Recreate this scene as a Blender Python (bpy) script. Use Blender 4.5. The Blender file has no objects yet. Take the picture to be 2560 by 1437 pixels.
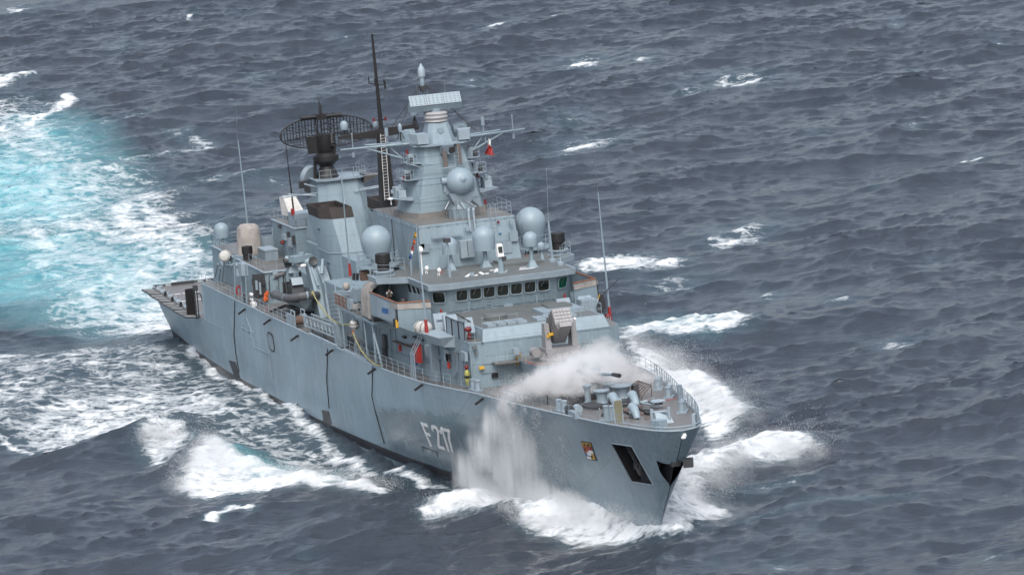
import bpy, bmesh, math, random
import numpy as np
from mathutils import Vector, Matrix

random.seed(7); rng = np.random.default_rng(11)
S = bpy.context.scene
COL = S.collection
rad = math.radians

# ------------------------------------------------------------------ camera
# world = ship axes: x forward from the transom, y to port, z up from the waterline
CAM = np.array([548.218, -133.965, 83.805])
CR = np.array([0.29471786, 0.95239727, -0.07797965])
CU = np.array([-0.11568241, 0.11656334, 0.98642312])
CC = np.array([0.94855625, -0.28169563, 0.1445289])
FPX, PW, PH = 14729.0, 2560, 1437
cd = bpy.data.cameras.new('camera'); cam = bpy.data.objects.new('camera', cd); COL.objects.link(cam)
M = Matrix(((CR[0], CU[0], CC[0], CAM[0]), (CR[1], CU[1], CC[1], CAM[1]), (CR[2], CU[2], CC[2], CAM[2]), (0, 0, 0, 1)))
cam.matrix_world = M
cd.sensor_width = 36; cd.lens = FPX / PW * 36; cd.clip_start = 1; cd.clip_end = 40000
S.camera = cam

# ------------------------------------------------------------------ sky and sun (overcast)
SUN_EL, SUN_AZ = 55, 105
w = bpy.data.worlds.new('World'); S.world = w; w.use_nodes = True
nt = w.node_tree; nt.nodes.clear()
sky = nt.nodes.new('ShaderNodeTexSky'); sky.sky_type = 'NISHITA'; sky.sun_disc = False
sky.sun_elevation = rad(SUN_EL); sky.sun_rotation = rad(SUN_AZ)
sky.air_density = 1.0; sky.dust_density = 4.0; sky.ozone_density = 1.0
hs = nt.nodes.new('ShaderNodeHueSaturation'); hs.inputs['Saturation'].default_value = 0.64
bg = nt.nodes.new('ShaderNodeBackground'); bg.inputs['Strength'].default_value = 0.12
out = nt.nodes.new('ShaderNodeOutputWorld')
nt.links.new(sky.outputs[0], hs.inputs['Color']); nt.links.new(hs.outputs[0], bg.inputs[0]); nt.links.new(bg.outputs[0], out.inputs[0])
sd = bpy.data.lights.new('sun', 'SUN'); sd.energy = 1.0; sd.angle = rad(40); sd.color = (1.0, 1.0, 0.99)
sun = bpy.data.objects.new('sun', sd); COL.objects.link(sun)
_az = rad(SUN_AZ); _el = rad(SUN_EL)
SDIR = Vector((math.sin(_az) * math.cos(_el), math.cos(_az) * math.cos(_el), math.sin(_el)))
sun.rotation_euler = SDIR.to_track_quat('Z', 'Y').to_euler(); sun.location = SDIR * 300 + Vector((70, 0, 0))
S.view_settings.view_transform = 'Standard'; S.view_settings.look = 'None'
S.view_settings.exposure = 0.80; S.view_settings.gamma = 1.0; S.view_settings.use_curve_mapping = False
S.cycles.max_bounces = 24; S.cycles.diffuse_bounces = 24; S.cycles.glossy_bounces = 3; S.cycles.transmission_bounces = 3
S.cycles.volume_bounces = 16; S.cycles.volume_max_steps = 256
S.cycles.use_adaptive_sampling = True; S.cycles.adaptive_threshold = 0.02
S.cycles.use_denoising = True; S.cycles.denoiser = 'OPENIMAGEDENOISE'

# ------------------------------------------------------------------ helpers
def P(px, py, **k):
    """the point of the place seen at this pixel of the photograph, on the plane x=, y= or z= of the ship"""
    d = CR * (px - PW / 2) / FPX + CU * (PH / 2 - py) / FPX - CC
    ax, v = list(k.items())[0]; i = 'xyz'.index(ax)
    return CAM + d * ((v - CAM[i]) / d[i])
def proj(p):
    d = np.asarray(p) - CAM; z = -(d @ CC)
    return PW / 2 + FPX * (d @ CR) / z, PH / 2 - FPX * (d @ CU) / z
def pchip(xs, ys):
    xs = np.array(xs, float); ys = np.array(ys, float); h = np.diff(xs); dl = np.diff(ys) / h
    m = np.zeros(len(xs)); m[0] = dl[0]; m[-1] = dl[-1]
    for i in range(1, len(xs) - 1):
        if dl[i - 1] * dl[i] > 0:
            w1 = 2 * h[i] + h[i - 1]; w2 = h[i] + 2 * h[i - 1]
            m[i] = (w1 + w2) / (w1 / dl[i - 1] + w2 / dl[i])
    def f(x):
        x = np.clip(np.asarray(x, float), xs[0], xs[-1]); i = np.clip(np.searchsorted(xs, x) - 1, 0, len(h) - 1)
        t = (x - xs[i]) / h[i]; t2 = t * t; t3 = t2 * t
        return (2*t3-3*t2+1)*ys[i] + (t3-2*t2+t)*h[i]*m[i] + (-2*t3+3*t2)*ys[i+1] + (t3-t2)*h[i]*m[i+1]
    return f

class MB:
    """collects shapes into one mesh"""
    def __init__(s): s.v = []; s.f = []
    def add(s, vs, fs):
        n = len(s.v); s.v += [tuple(map(float, p)) for p in vs]; s.f += [tuple(n + i for i in q) for q in fs]; return s
    def box(s, c, size, R=None):
        hx, hy, hz = [q / 2 for q in size]
        vs = [Vector((x, y, z)) for z in (-hz, hz) for x, y in ((-hx, -hy), (hx, -hy), (hx, hy), (-hx, hy))]
        if R is not None: vs = [R @ q for q in vs]
        c = Vector([float(q) for q in c])
        return s.add([q + c for q in vs], [(3, 2, 1, 0), (4, 5, 6, 7), (0, 1, 5, 4), (1, 2, 6, 5), (2, 3, 7, 6), (3, 0, 4, 7)])
    def bx(s, x0, x1, y0, y1, z0, z1):
        return s.box(((x0+x1)/2, (y0+y1)/2, (z0+z1)/2), (abs(x1-x0), abs(y1-y0), abs(z1-z0)))
    def prism(s, bot, top):
        n = len(bot)
        # orient outward: make bottom counter-clockwise seen from top
        a = sum(bot[i][0]*bot[(i+1) % n][1] - bot[(i+1) % n][0]*bot[i][1] for i in range(n))
        if a < 0: bot = bot[::-1]; top = top[::-1]
        return s.add(list(bot) + list(top), [tuple(range(n))[::-1], tuple(range(n, 2*n))] + [(i, (i+1) % n, n+(i+1) % n, n+i) for i in range(n)])
    def ext(s, poly, z0, z1):
        return s.prism([(p[0], p[1], z0) for p in poly], [(p[0], p[1], z1) for p in poly])
    def cyl(s, p0, p1, r0, r1=None, n=10, cap=True):
        r1 = r0 if r1 is None else r1
        p0 = Vector([float(q) for q in p0]); p1 = Vector([float(q) for q in p1]); d = (p1 - p0)
        if d.length < 1e-6: return s
        d.normalize(); a = d.orthogonal().normalized(); b = d.cross(a)
        vs = [p + (a*math.cos(2*math.pi*i/n) + b*math.sin(2*math.pi*i/n))*r for p, r in ((p0, r0), (p1, r1)) for i in range(n)]
        fs = [(i, (i+1) % n, n+(i+1) % n, n+i) for i in range(n)]
        if cap: fs += [tuple(range(n))[::-1], tuple(range(n, 2*n))]
        return s.add(vs, fs)
    def tube(s, pts, r, n=6):
        for a, b in zip(pts[:-1], pts[1:]): s.cyl(a, b, r, n=n)
        return s
    def lathe(s, c, prof, n=24, R=None):
        c = Vector([float(q) for q in c]); vs = []
        for r, z in prof:
            for i in range(n):
                q = Vector((r*math.cos(2*math.pi*i/n), r*math.sin(2*math.pi*i/n), z)); vs.append((R @ q if R is not None else q) + c)
        m = len(prof); fs = [(j*n+i, j*n+(i+1) % n, (j+1)*n+(i+1) % n, (j+1)*n+i) for j in range(m-1) for i in range(n)]
        fs += [tuple(range(n))[::-1], tuple(range((m-1)*n, m*n))]
        return s.add(vs, fs)
    def sph(s, c, r, n=14, m=9, R=None):
        rx, ry, rz = (r, r, r) if isinstance(r, (int, float)) else r
        c = Vector([float(q) for q in c]); vs = []
        for j in range(1, m):
            t = math.pi*j/m
            for i in range(n):
                q = Vector((rx*math.sin(t)*math.cos(2*math.pi*i/n), ry*math.sin(t)*math.sin(2*math.pi*i/n), -rz*math.cos(t)))
                vs.append((R @ q if R is not None else q) + c)
        b = Vector((0, 0, -rz)); t_ = Vector((0, 0, rz))
        vs += [(R @ b if R is not None else b) + c, (R @ t_ if R is not None else t_) + c]
        k = len(vs)
        fs = [(j*n+i, j*n+(i+1) % n, (j+1)*n+(i+1) % n, (j+1)*n+i) for j in range(m-2) for i in range(n)]
        fs += [(k-2, (i+1) % n, i) for i in range(n)] + [(k-1, (m-2)*n+i, (m-2)*n+(i+1) % n) for i in range(n)]
        return s.add(vs, fs)
    def slab(s, pts, t, nrm=(0, 0, 1)):
        """flat polygon (any plane) thickened by t along nrm"""
        nrm = np.array(nrm, float); n = len(pts); pts = [np.array(p, float) for p in pts]
        vs = pts + [p + nrm*t for p in pts]
        return s.add(vs, [tuple(range(n))[::-1], tuple(range(n, 2*n))] + [(i, (i+1) % n, n+(i+1) % n, n+i) for i in range(n)])

def mesh_of(name, mb):
    me = bpy.data.meshes.new(name); me.from_pydata(mb.v, [], mb.f); me.update()
    return me
def finish(me, ang=38):
    me.polygons.foreach_set('use_smooth', [True]*len(me.polygons)); me.set_sharp_from_angle(angle=rad(ang)); me.update()
ORG = {}
def origin_of(o): return ORG[o.name]
def obj(name, mb, mat, parent=None, label=None, cat=None, group=None, kind=None, recalc=True, ang=38, at=None):
    """one mesh object; its origin goes to the middle of its underside, unless at= gives it"""
    vs = np.array(mb.v)
    lo, hi = vs.min(0), vs.max(0)
    c = np.array([(lo[0]+hi[0])/2, (lo[1]+hi[1])/2, lo[2]]) if at is None else np.array(at, float)
    me = bpy.data.meshes.new(name); me.from_pydata([tuple(p) for p in vs - c], [], mb.f)
    if recalc:
        bm = bmesh.new(); bm.from_mesh(me); bmesh.ops.recalc_face_normals(bm, faces=bm.faces[:]); bm.to_mesh(me); bm.free()
    finish(me, ang)
    me.materials.append(MAT[mat])
    o = bpy.data.objects.new(name, me); COL.objects.link(o)
    o.location = c; ORG[o.name] = c
    if parent is not None:
        o.parent = parent; o.location = c - ORG[parent.name]
    return tagit(o, label, cat, group, kind)
def tagit(o, label=None, cat=None, group=None, kind=None):
    if label: o['label'] = label
    if cat: o['category'] = cat
    if group: o['group'] = group
    if kind: o['kind'] = kind
    return o
def copy_of(o, parent, loc, rotz=0.0, rot=None):
    """a repeat sharing its mesh; loc is the world place of its origin (parents are never turned)"""
    c = o.copy(); COL.objects.link(c); c.parent = parent
    ORG[c.name] = np.array(loc, float)
    c.location = np.array(loc, float) - (ORG[parent.name] if parent is not None else 0)
    c.rotation_euler = rot if rot is not None else (0, 0, rotz)
    return c
def thing(name, loc, label, cat, group=None):
    o = bpy.data.objects.new(name, None); COL.objects.link(o); o.empty_display_size = 0.5
    o.location = [float(q) for q in loc]; ORG[o.name] = np.array(loc, float)
    return tagit(o, label, cat, group)

# ------------------------------------------------------------------ materials
MAT = {}
def nodes(name):
    m = bpy.data.materials.new(name); m.use_nodes = True; MAT[name] = m
    n = m.node_tree; b = n.nodes['Principled BSDF']
    return m, n, b
def noise(n, scale, detail=4, rough=0.55, vec=None, sc=None, dist=0.0):
    t = n.nodes.new('ShaderNodeTexNoise'); t.inputs['Scale'].default_value = scale; t.inputs['Detail'].default_value = detail
    t.inputs['Roughness'].default_value = rough; t.inputs['Distortion'].default_value = dist
    if vec is None:
        g = n.nodes.new('ShaderNodeNewGeometry'); vec = g.outputs['Position']
    if sc is not None:
        mp = n.nodes.new('ShaderNodeMapping'); mp.inputs['Scale'].default_value = sc; n.links.new(vec, mp.inputs['Vector']); vec = mp.outputs[0]
    n.links.new(vec, t.inputs['Vector']); return t.outputs['Fac']
def ramp(n, fac, stops):
    r = n.nodes.new('ShaderNodeValToRGB'); e = r.color_ramp.elements
    while len(e) < len(stops): e.new(0.5)
    for q, (p, c) in zip(e, stops): q.position = p; q.color = (*c, 1) if len(c) == 3 else c
    n.links.new(fac, r.inputs['Fac']); return r.outputs['Color']
def math_(n, op, a, b=None, c=None, clamp=False):
    m = n.nodes.new('ShaderNodeMath'); m.operation = op; m.use_clamp = clamp
    for i, q in enumerate((a, b, c)):
        if q is None: continue
        if isinstance(q, (int, float)): m.inputs[i].default_value = q
        else: n.links.new(q, m.inputs[i])
    return m.outputs[0]
def mix(n, fac, a, b, blend='MIX'):
    m = n.nodes.new('ShaderNodeMix'); m.data_type = 'RGBA'; m.blend_type = blend
    for s, q in ((m.inputs[0], fac), (m.inputs[6], a), (m.inputs[7], b)):
        if isinstance(q, (int, float)): s.default_value = q
        elif isinstance(q, tuple): s.default_value = (*q, 1)
        else: n.links.new(q, s)
    return m.outputs[2]
def bump(n, b, h, strength, dist):
    u = n.nodes.new('ShaderNodeBump'); u.inputs['Strength'].default_value = strength; u.inputs['Distance'].default_value = dist
    n.links.new(h, u.inputs['Height']); n.links.new(u.outputs[0], b.inputs['Normal']); return u
def plain(name, col, rough=0.55, metal=0.0, vary=0.18, scale=0.8, spec=0.5):
    m, n, b = nodes(name)
    f = noise(n, scale, 5, 0.6); g = noise(n, scale*9, 3, 0.6)
    f = math_(n, 'ADD', math_(n, 'MULTIPLY', f, 0.7), math_(n, 'MULTIPLY', g, 0.3))
    c = ramp(n, f, [(0.3, tuple(q*(1-vary) for q in col)), (0.7, tuple(min(1, q*(1+vary)) for q in col))])
    n.links.new(c, b.inputs['Base Color']); b.inputs['Roughness'].default_value = rough; b.inputs['Metallic'].default_value = metal
    b.inputs['Specular IOR Level'].default_value = spec
    return m
def paint(name, col, streak=0.22, rough=0.42, wet_shade=False, seams=True):
    """ship paint: blotchy repainting, vertical run-off streaks, a little rust, welded plate dents"""
    m, n, b = nodes(name)
    g = n.nodes.new('ShaderNodeNewGeometry')
    big = noise(n, 0.16, 4, 0.6, g.outputs['Position'], (1, 1, 0.7))
    st = noise(n, 1.0, 5, 0.7, g.outputs['Position'], (2.6, 2.6, 0.13))
    fine = noise(n, 5.0, 3, 0.6, g.outputs['Position'])
    f = math_(n, 'ADD', math_(n, 'MULTIPLY', big, 0.45), math_(n, 'ADD', math_(n, 'MULTIPLY', st, 0.4), math_(n, 'MULTIPLY', fine, 0.15)))
    c = ramp(n, f, [(0.34, tuple(q*(1-streak) for q in col)), (0.5, col), (0.66, tuple(q*(1+streak*0.8) for q in col))])
    ru = noise(n, 1.0, 6, 0.75, g.outputs['Position'], (1.4, 1.4, 0.22))
    rf = math_(n, 'MULTIPLY', math_(n, 'SUBTRACT', ru, 0.66, clamp=True), 2.2, clamp=True)
    c = mix(n, rf, c, (0.20, 0.13, 0.085))
    if seams:   # welded plate edges
        sp = n.nodes.new('ShaderNodeSeparateXYZ'); n.links.new(g.outputs['Position'], sp.inputs[0]); ln = None
        for k, (fq, th) in enumerate(((0.37, 0.985), (0.43, 0.983), (0.39, 0.984))):
            q = math_(n, 'GREATER_THAN', math_(n, 'FRACT', math_(n, 'MULTIPLY', math_(n, 'ADD', sp.outputs[k], 200.3), fq)), th); ln = q if ln is None else math_(n, 'MAXIMUM', ln, q)
        c = mix(n, math_(n, 'MULTIPLY', ln, 0.30), c, tuple(q*0.35 for q in col))
    if wet_shade:   # shade under the bow knuckle painted in dark, plus glossy spray-soaked paint, ragged edge
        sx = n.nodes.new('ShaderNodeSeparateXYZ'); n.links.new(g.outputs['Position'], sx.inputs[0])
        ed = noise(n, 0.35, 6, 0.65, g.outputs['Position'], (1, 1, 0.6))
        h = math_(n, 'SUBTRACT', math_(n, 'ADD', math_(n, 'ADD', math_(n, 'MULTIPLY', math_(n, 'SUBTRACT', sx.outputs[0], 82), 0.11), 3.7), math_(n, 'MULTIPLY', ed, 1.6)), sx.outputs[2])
        wet_shade_f = math_(n, 'MULTIPLY', math_(n, 'MULTIPLY', h, 1.4, clamp=True), math_(n, 'MULTIPLY', math_(n, 'MULTIPLY', math_(n, 'SUBTRACT', sx.outputs[0], 79), 0.2, clamp=True), math_(n, 'MULTIPLY', math_(n, 'SUBTRACT', 128, sx.outputs[0]), 0.07, clamp=True)))
        c = mix(n, math_(n, 'MULTIPLY', wet_shade_f, 0.55), c, tuple(q*0.30 for q in col))
        # white salt run-off
        sl = noise(n, 1.0, 6, 0.7, g.outputs['Position'], (0.55, 0.55, 0.28), 0.6)
        sf = math_(n, 'MULTIPLY', math_(n, 'SUBTRACT', sl, 0.53, clamp=True), 3.4, clamp=True)
        c = mix(n, math_(n, 'MULTIPLY', sf, 0.50), c, (0.47, 0.53, 0.58))
        n.links.new(math_(n, 'SUBTRACT', rough, math_(n, 'MULTIPLY', wet_shade_f, 0.20)), b.inputs['Roughness'])
    else: b.inputs['Roughness'].default_value = rough
    n.links.new(c, b.inputs['Base Color'])
    dent = noise(n, 0.9, 2, 0.5, g.outputs['Position'])
    if wet_shade:   # plating sunk between frames, welded seams
        sy = n.nodes.new('ShaderNodeSeparateXYZ'); n.links.new(g.outputs['Position'], sy.inputs[0])
        fr = math_(n, 'SINE', math_(n, 'MULTIPLY', sy.outputs[0], 7.4)); sm = math_(n, 'GREATER_THAN', math_(n, 'FRACT', math_(n, 'MULTIPLY', sy.outputs[2], 0.46)), 0.965)
        sv = math_(n, 'GREATER_THAN', math_(n, 'FRACT', math_(n, 'MULTIPLY', sy.outputs[0], 0.125)), 0.992)
        dent = math_(n, 'ADD', math_(n, 'MULTIPLY', dent, 1.6), math_(n, 'ADD', math_(n, 'MULTIPLY', fr, 0.12), math_(n, 'MULTIPLY', math_(n, 'MAXIMUM', sm, sv), 0.8)))
    bump(n, b, dent, 0.25, 0.03)
    return m
GREY = (0.225, 0.295, 0.335)
paint('hull_paint', (0.245, 0.325, 0.375), 0.30, 0.40, wet_shade=True)
paint('ship_paint', GREY, 0.22, 0.45)
paint('fitting_paint', (0.24, 0.30, 0.345), 0.22, 0.5, seams=False)
paint('dome_paint', (0.25, 0.32, 0.365), 0.09, 0.42, seams=False)
paint('launcher_paint', (0.27, 0.265, 0.27), 0.2, 0.55)
plain('pale_paint', (0.29, 0.355, 0.40), 0.45)
plain('cover_paint', (0.33, 0.325, 0.33), 0.5)
plain('brown_grey', (0.12, 0.10, 0.095), 0.8)
m, n, b = nodes('deck_paint')
f = noise(n, 0.5, 6, 0.65); g_ = noise(n, 7, 3, 0.6)
c = ramp(n, math_(n, 'ADD', math_(n, 'MULTIPLY', f, 0.7), math_(n, 'MULTIPLY', g_, 0.3)), [(0.3, (0.10, 0.095, 0.09)), (0.55, (0.155, 0.148, 0.14)), (0.75, (0.21, 0.20, 0.19))])
n.links.new(c, b.inputs['Base Color']); n.links.new(math_(n, 'ADD', math_(n, 'MULTIPLY', f, 0.5), 0.15), b.inputs['Roughness'])
plain('roof_deck', (0.125, 0.135, 0.132), 0.45)
plain('black_paint', (0.016, 0.015, 0.016), 0.5, vary=0.4)
plain('soot', (0.036, 0.029, 0.027), 0.75, vary=0.35)
plain('boot_black', (0.03, 0.03, 0.034), 0.4, vary=0.4)
plain('dark_metal', (0.045, 0.048, 0.052), 0.5, vary=0.3)
plain('steel', (0.20, 0.21, 0.22), 0.4, 0.6)
plain('white_paint', (0.80, 0.80, 0.79), 0.45, vary=0.08)
plain('raft_white', (0.52, 0.51, 0.48), 0.5, vary=0.22, scale=2.5)
plain('canvas', (0.33, 0.305, 0.28), 0.85, vary=0.3, scale=1.6)
plain('red_paint', (0.32, 0.03, 0.026), 0.5, vary=0.15)
plain('dark_red', (0.16, 0.012, 0.014), 0.4, vary=0.2)
plain('orange', (0.52, 0.11, 0.03), 0.6, vary=0.2, scale=4)
plain('yellow', (0.55, 0.32, 0.035), 0.55, vary=0.15)
plain('lime', (0.36, 0.35, 0.09), 0.6, vary=0.2)
plain('wood', (0.22, 0.10, 0.055), 0.5, vary=0.3, scale=2)
plain('rust', (0.13, 0.085, 0.065), 0.8, vary=0.4, scale=3)
plain('rubber', (0.085, 0.088, 0.095), 0.5, vary=0.25)
plain('rope_yellow', (0.34, 0.31, 0.14), 0.8)
plain('rope_dark', (0.06, 0.06, 0.06), 0.8)
plain('blue', (0.03, 0.12, 0.32), 0.5)
plain('skin', (0.52, 0.32, 0.24), 0.6)
plain('net_cord', (0.12, 0.12, 0.12), 0.9)
plain('net_slat', (0.30, 0.31, 0.31), 0.8, vary=0.35, scale=3)
m, n, b = nodes('glass'); b.inputs['Base Color'].default_value = (0.012, 0.016, 0.014, 1); b.inputs['Roughness'].default_value = 0.06; b.inputs['Specular IOR Level'].default_value = 0.6
m, n, b = nodes('green_glass'); b.inputs['Base Color'].default_value = (0.01, 0.09, 0.055, 1); b.inputs['Roughness'].default_value = 0.06
m, n, b = nodes('wet_steel'); b.inputs['Base Color'].default_value = (0.02, 0.02, 0.022, 1); b.inputs['Roughness'].default_value = 0.3
m, n, b = nodes('spray')   # water drops scatter light forward and back: half diffuse, half translucent
n.nodes.remove(b); df = n.nodes.new('ShaderNodeBsdfDiffuse'); tl = n.nodes.new('ShaderNodeBsdfTranslucent'); mx = n.nodes.new('ShaderNodeMixShader')
for q in (df, tl): q.inputs['Color'].default_value = (0.995, 0.995, 0.995, 1)
mx.inputs[0].default_value = 0.5; n.links.new(df.outputs[0], mx.inputs[1]); n.links.new(tl.outputs[0], mx.inputs[2]); n.links.new(mx.outputs[0], n.nodes['Material Output'].inputs['Surface'])
plain('olive', (0.20, 0.19, 0.13), 0.7)

# ------------------------------------------------------------------ hull form
DX = [0, 25, 80, 95, 103, 110, 125, 138.9]
DZ = [7.92, 7.92, 7.92, 8.16, 8.55, 8.88, 9.0, 9.22]
deckz = pchip(DX, DZ)                                    # sheer of the upper deck
YDK = pchip([0, 0.5, 1.4, 3, 6.9, 13.9, 23.9, 33.9, 43.9, 57, 80, 114, 139], [0, 1.0, 1.65, 2.25, 3.3, 4.65, 6.45, 7.6, 8.12, 8.36, 8.36, 8.25, 7.2])
YWL = pchip([0, 5, 10, 20, 30, 40, 50, 60, 75, 95, 110, 131], [0.05, 0.85, 1.7, 3.4, 5.0, 6.25, 7.1, 7.65, 8.0, 7.9, 7.3, 5.6])
def stem_x(z):
    z = np.asarray(z, float); return np.where(z > 0, 130.6 + 0.9*z, 130.6 + 1.3*z)
def hull_y(x, z):
    """half breadth of the hull at x and height z"""
    x = np.asarray(x, float); z = np.asarray(z, float)
    d = stem_x(z) - x
    w_ = np.clip(z / 8.6, 0, 1.05) ** 1.15
    zk = np.interp(x, [82, 95, 110, 125], [4.2, 5.3, 6.0, 6.6])      # knuckle: below it the bow plating turns in under
    wk = np.where(z < zk, 0.86*z/zk, 0.86 + 0.16*(z - zk)/3.0)
    kx = np.interp(x, [74, 86, 108, 126], [0, 1, 1, 0]); w_ = w_*(1 - kx) + np.clip(wk, 0, 1.05)*kx
    y = (1 - w_) * YWL(np.clip(d, 0, 131)) + w_ * YDK(np.clip(d, 0, 139))
    ka = np.interp(x, [25, 48], [1, 0]); wa = np.clip(z/4.54, 0, 1)**0.85; y = y*(1 - ka) + ((1 - wa)*YWL(np.clip(d, 0, 131)) + wa*YDK(np.clip(138.9 - x, 0, 139)))*ka   # full quarters under the flight deck
    under = np.clip(-z / 4.6, 0, 1)
    return np.where(z < 0, y * np.sqrt(np.clip(1 - under ** 2.2, 0, 1)), y)
def hull_at(px, py, side=-1):
    """where the line of sight through this pixel meets the hull side"""
    d = CR * (px - PW / 2) / FPX + CU * (PH / 2 - py) / FPX - CC
    ts = np.linspace(380, 620, 4001); q = CAM + d * ts[:, None]
    g = side * q[:, 1] - hull_y(q[:, 0], q[:, 2])
    inside = (g < 0) & (q[:, 0] < stem_x(q[:, 2]))
    i = np.argmax(inside); return q[i]

# ------------------------------------------------------------------ the sea: wind waves by inverse FFT, bow wave, wake and breakers
def ocean(N, L, V, hs, wd, seed, kmax=None, spread=2.0):
    r = np.random.default_rng(seed); k1 = 2*np.pi*np.fft.fftfreq(N, L/N); kx, ky = np.meshgrid(k1, k1, indexing='ij')
    k = np.hypot(kx, ky); k[0, 0] = 1e-6; Lp = V*V/9.81
    cs = (kx*wd[0] + ky*wd[1]) / k
    ph = np.exp(-1/(k*Lp)**2) / k**3.75 * np.abs(cs)**spread * np.where(cs < 0, 0.12, 1.0) * np.exp(-(k*0.10)**2)
    ph[0, 0] = 0
    a = (r.normal(size=(N, N)) + 1j*r.normal(size=(N, N))) * np.sqrt(ph)
    h = np.fft.ifft2(a).real; s = hs/4/h.std()
    dx = np.fft.ifft2(1j*a*kx/k).real*s; dy = np.fft.ifft2(1j*a*ky/k).real*s; h = h*s
    g = L/N
    jxx = (np.roll(dx, -1, 0)-np.roll(dx, 1, 0))/(2*g); jyy = (np.roll(dy, -1, 1)-np.roll(dy, 1, 1))/(2*g); jxy = (np.roll(dx, -1, 1)-np.roll(dx, 1, 1))/(2*g)
    return h, dx, dy, jxx, jyy, jxy
WD = np.array([-0.93, -0.37])
def sample(A, L, x, y):
    N = A.shape[0]; u = (x/L*N) % N; v = (y/L*N) % N
    i = np.floor(u).astype(int) % N; j = np.floor(v).astype(int) % N; fu = u-np.floor(u); fv = v-np.floor(v); i2 = (i+1) % N; j2 = (j+1) % N
    return A[i, j]*(1-fu)*(1-fv) + A[i2, j]*fu*(1-fv) + A[i, j2]*(1-fu)*fv + A[i2, j2]*fu*fv

HD = np.array([-CC[0], -CC[1]]); HD /= np.linalg.norm(HD)         # level direction the camera looks along
LD = np.array([HD[1], -HD[0]])                                     # level direction to its right
def grow(a, first, ratio, far):
    o = []; s = first; q = a
    while abs(q - a) < far: s *= ratio; q += s; o.append(q)
    return o
us = np.arange(420, 905, 0.47); us = np.concatenate([np.array(grow(420, -0.5, 1.16, 6000))[::-1], us, grow(us[-1], 0.5, 1.12, 22000)])
vs_ = np.arange(-88, 88, 0.31); vs_ = np.concatenate([np.array(grow(-88, -0.4, 1.16, 16000))[::-1], vs_, grow(vs_[-1], 0.4, 1.16, 16000)])
UU, VV = np.meshgrid(us, vs_, indexing='ij')
X0 = CAM[0] + HD[0]*UU + LD[0]*VV; Y0 = CAM[1] + HD[1]*UU + LD[1]*VV
du = np.gradient(us)[:, None]; dv = np.gradient(vs_)[None, :]
spc = np.maximum(du, dv)
fade = np.clip((6 - spc)/4, 0, 1); fade2 = np.clip((1.4 - spc)/0.8, 0, 1)
h1, a1, b1, j1, j2, j3 = ocean(512, 263.0, 7.4, 1.55, WD, 5, spread=4)
h2, a2, b2, q1, q2, q3 = ocean(512, 71.0, 2.9, 0.28, np.array([-0.98, -0.15]), 8, spread=3)
h3, a3, b3, q1b, q2b, q3b = ocean(256, 23.0, 1.6, 0.10, np.array([-0.85, -0.5]), 9, spread=2)
h0, a0, b0, _j, _k, _l = ocean(256, 640.0, 9.5, 1.1, np.array([-0.8, -0.6]), 21, spread=8)
_pr = np.random.default_rng(71).random((64, 64)); PATCH = 0.45 + 0.95*sample(_pr, 64*17.0, X0*0.6 + Y0*0.3, Y0); fade2 = fade2*PATCH
H = sample(h0, 640, X0, Y0)*np.clip((25 - spc)/15, 0, 1) + sample(h1, 263, X0, Y0)*fade + sample(h2, 71, X0, Y0)*fade2 + sample(h3, 23, X0, Y0)*fade2
DXX = 1.3*sample(a1, 263, X0, Y0)*fade + 1.7*sample(a2, 71, X0, Y0)*fade2 + 1.4*sample(a3, 23, X0, Y0)*fade2
DYY = 1.3*sample(b1, 263, X0, Y0)*fade + 1.7*sample(b2, 71, X0, Y0)*fade2 + 1.4*sample(b3, 23, X0, Y0)*fade2
jx = 1 + 1.15*sample(j1, 263, X0, Y0) + 0.9*sample(q1, 71, X0, Y0); jy = 1 + 1.15*sample(j2, 263, X0, Y0) + 0.9*sample(q2, 71, X0, Y0)
jz = 1.15*sample(j3, 263, X0, Y0) + 0.9*sample(q3, 71, X0, Y0)
JAC = jx*jy - jz*jz
# foam is laid where the photograph shows it, as patches of water surface in the ship's axes
PXX, PYY = proj(np.stack([X0, Y0, np.zeros_like(X0)], -1))
inview = (PXX > -900) & (PXX < 3400) & (PYY > -500) & (PYY < 2100) & (UU > 200)
def poly_field(poly, feather):
    """1 well inside the patch, 0 outside, soft edge of about feather pixels (vertical counts three times)"""
    o = np.zeros_like(X0); k = inview
    pts = np.array(poly, float); lo = pts.min(0) - feather*2; hi = pts.max(0) + feather*2
    k = inview & (PXX > lo[0]) & (PXX < hi[0]) & (PYY > lo[1]) & (PYY < hi[1])
    x = PXX[k]; y = PYY[k]*3; d = np.full(x.shape, 1e9); ins = np.zeros(x.shape, bool)
    for (xa, ya), (xb, yb) in zip(pts, np.roll(pts, -1, 0)):
        ya *= 3; yb *= 3; ex, ey = xb-xa, yb-ya; t = np.clip(((x-xa)*ex + (y-ya)*ey)/(ex*ex+ey*ey+1e-9), 0, 1)
        d = np.minimum(d, np.hypot(x-xa-t*ex, y-ya-t*ey))
        c = ((ya > y) != (yb > y)) & (x < (xb-xa)*(y-ya)/(yb-ya+1e-12) + xa); ins ^= c
    sdist = np.where(ins, d, -d); o[k] = np.clip(sdist/feather*0.5 + 0.5, 0, 1); return o
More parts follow.
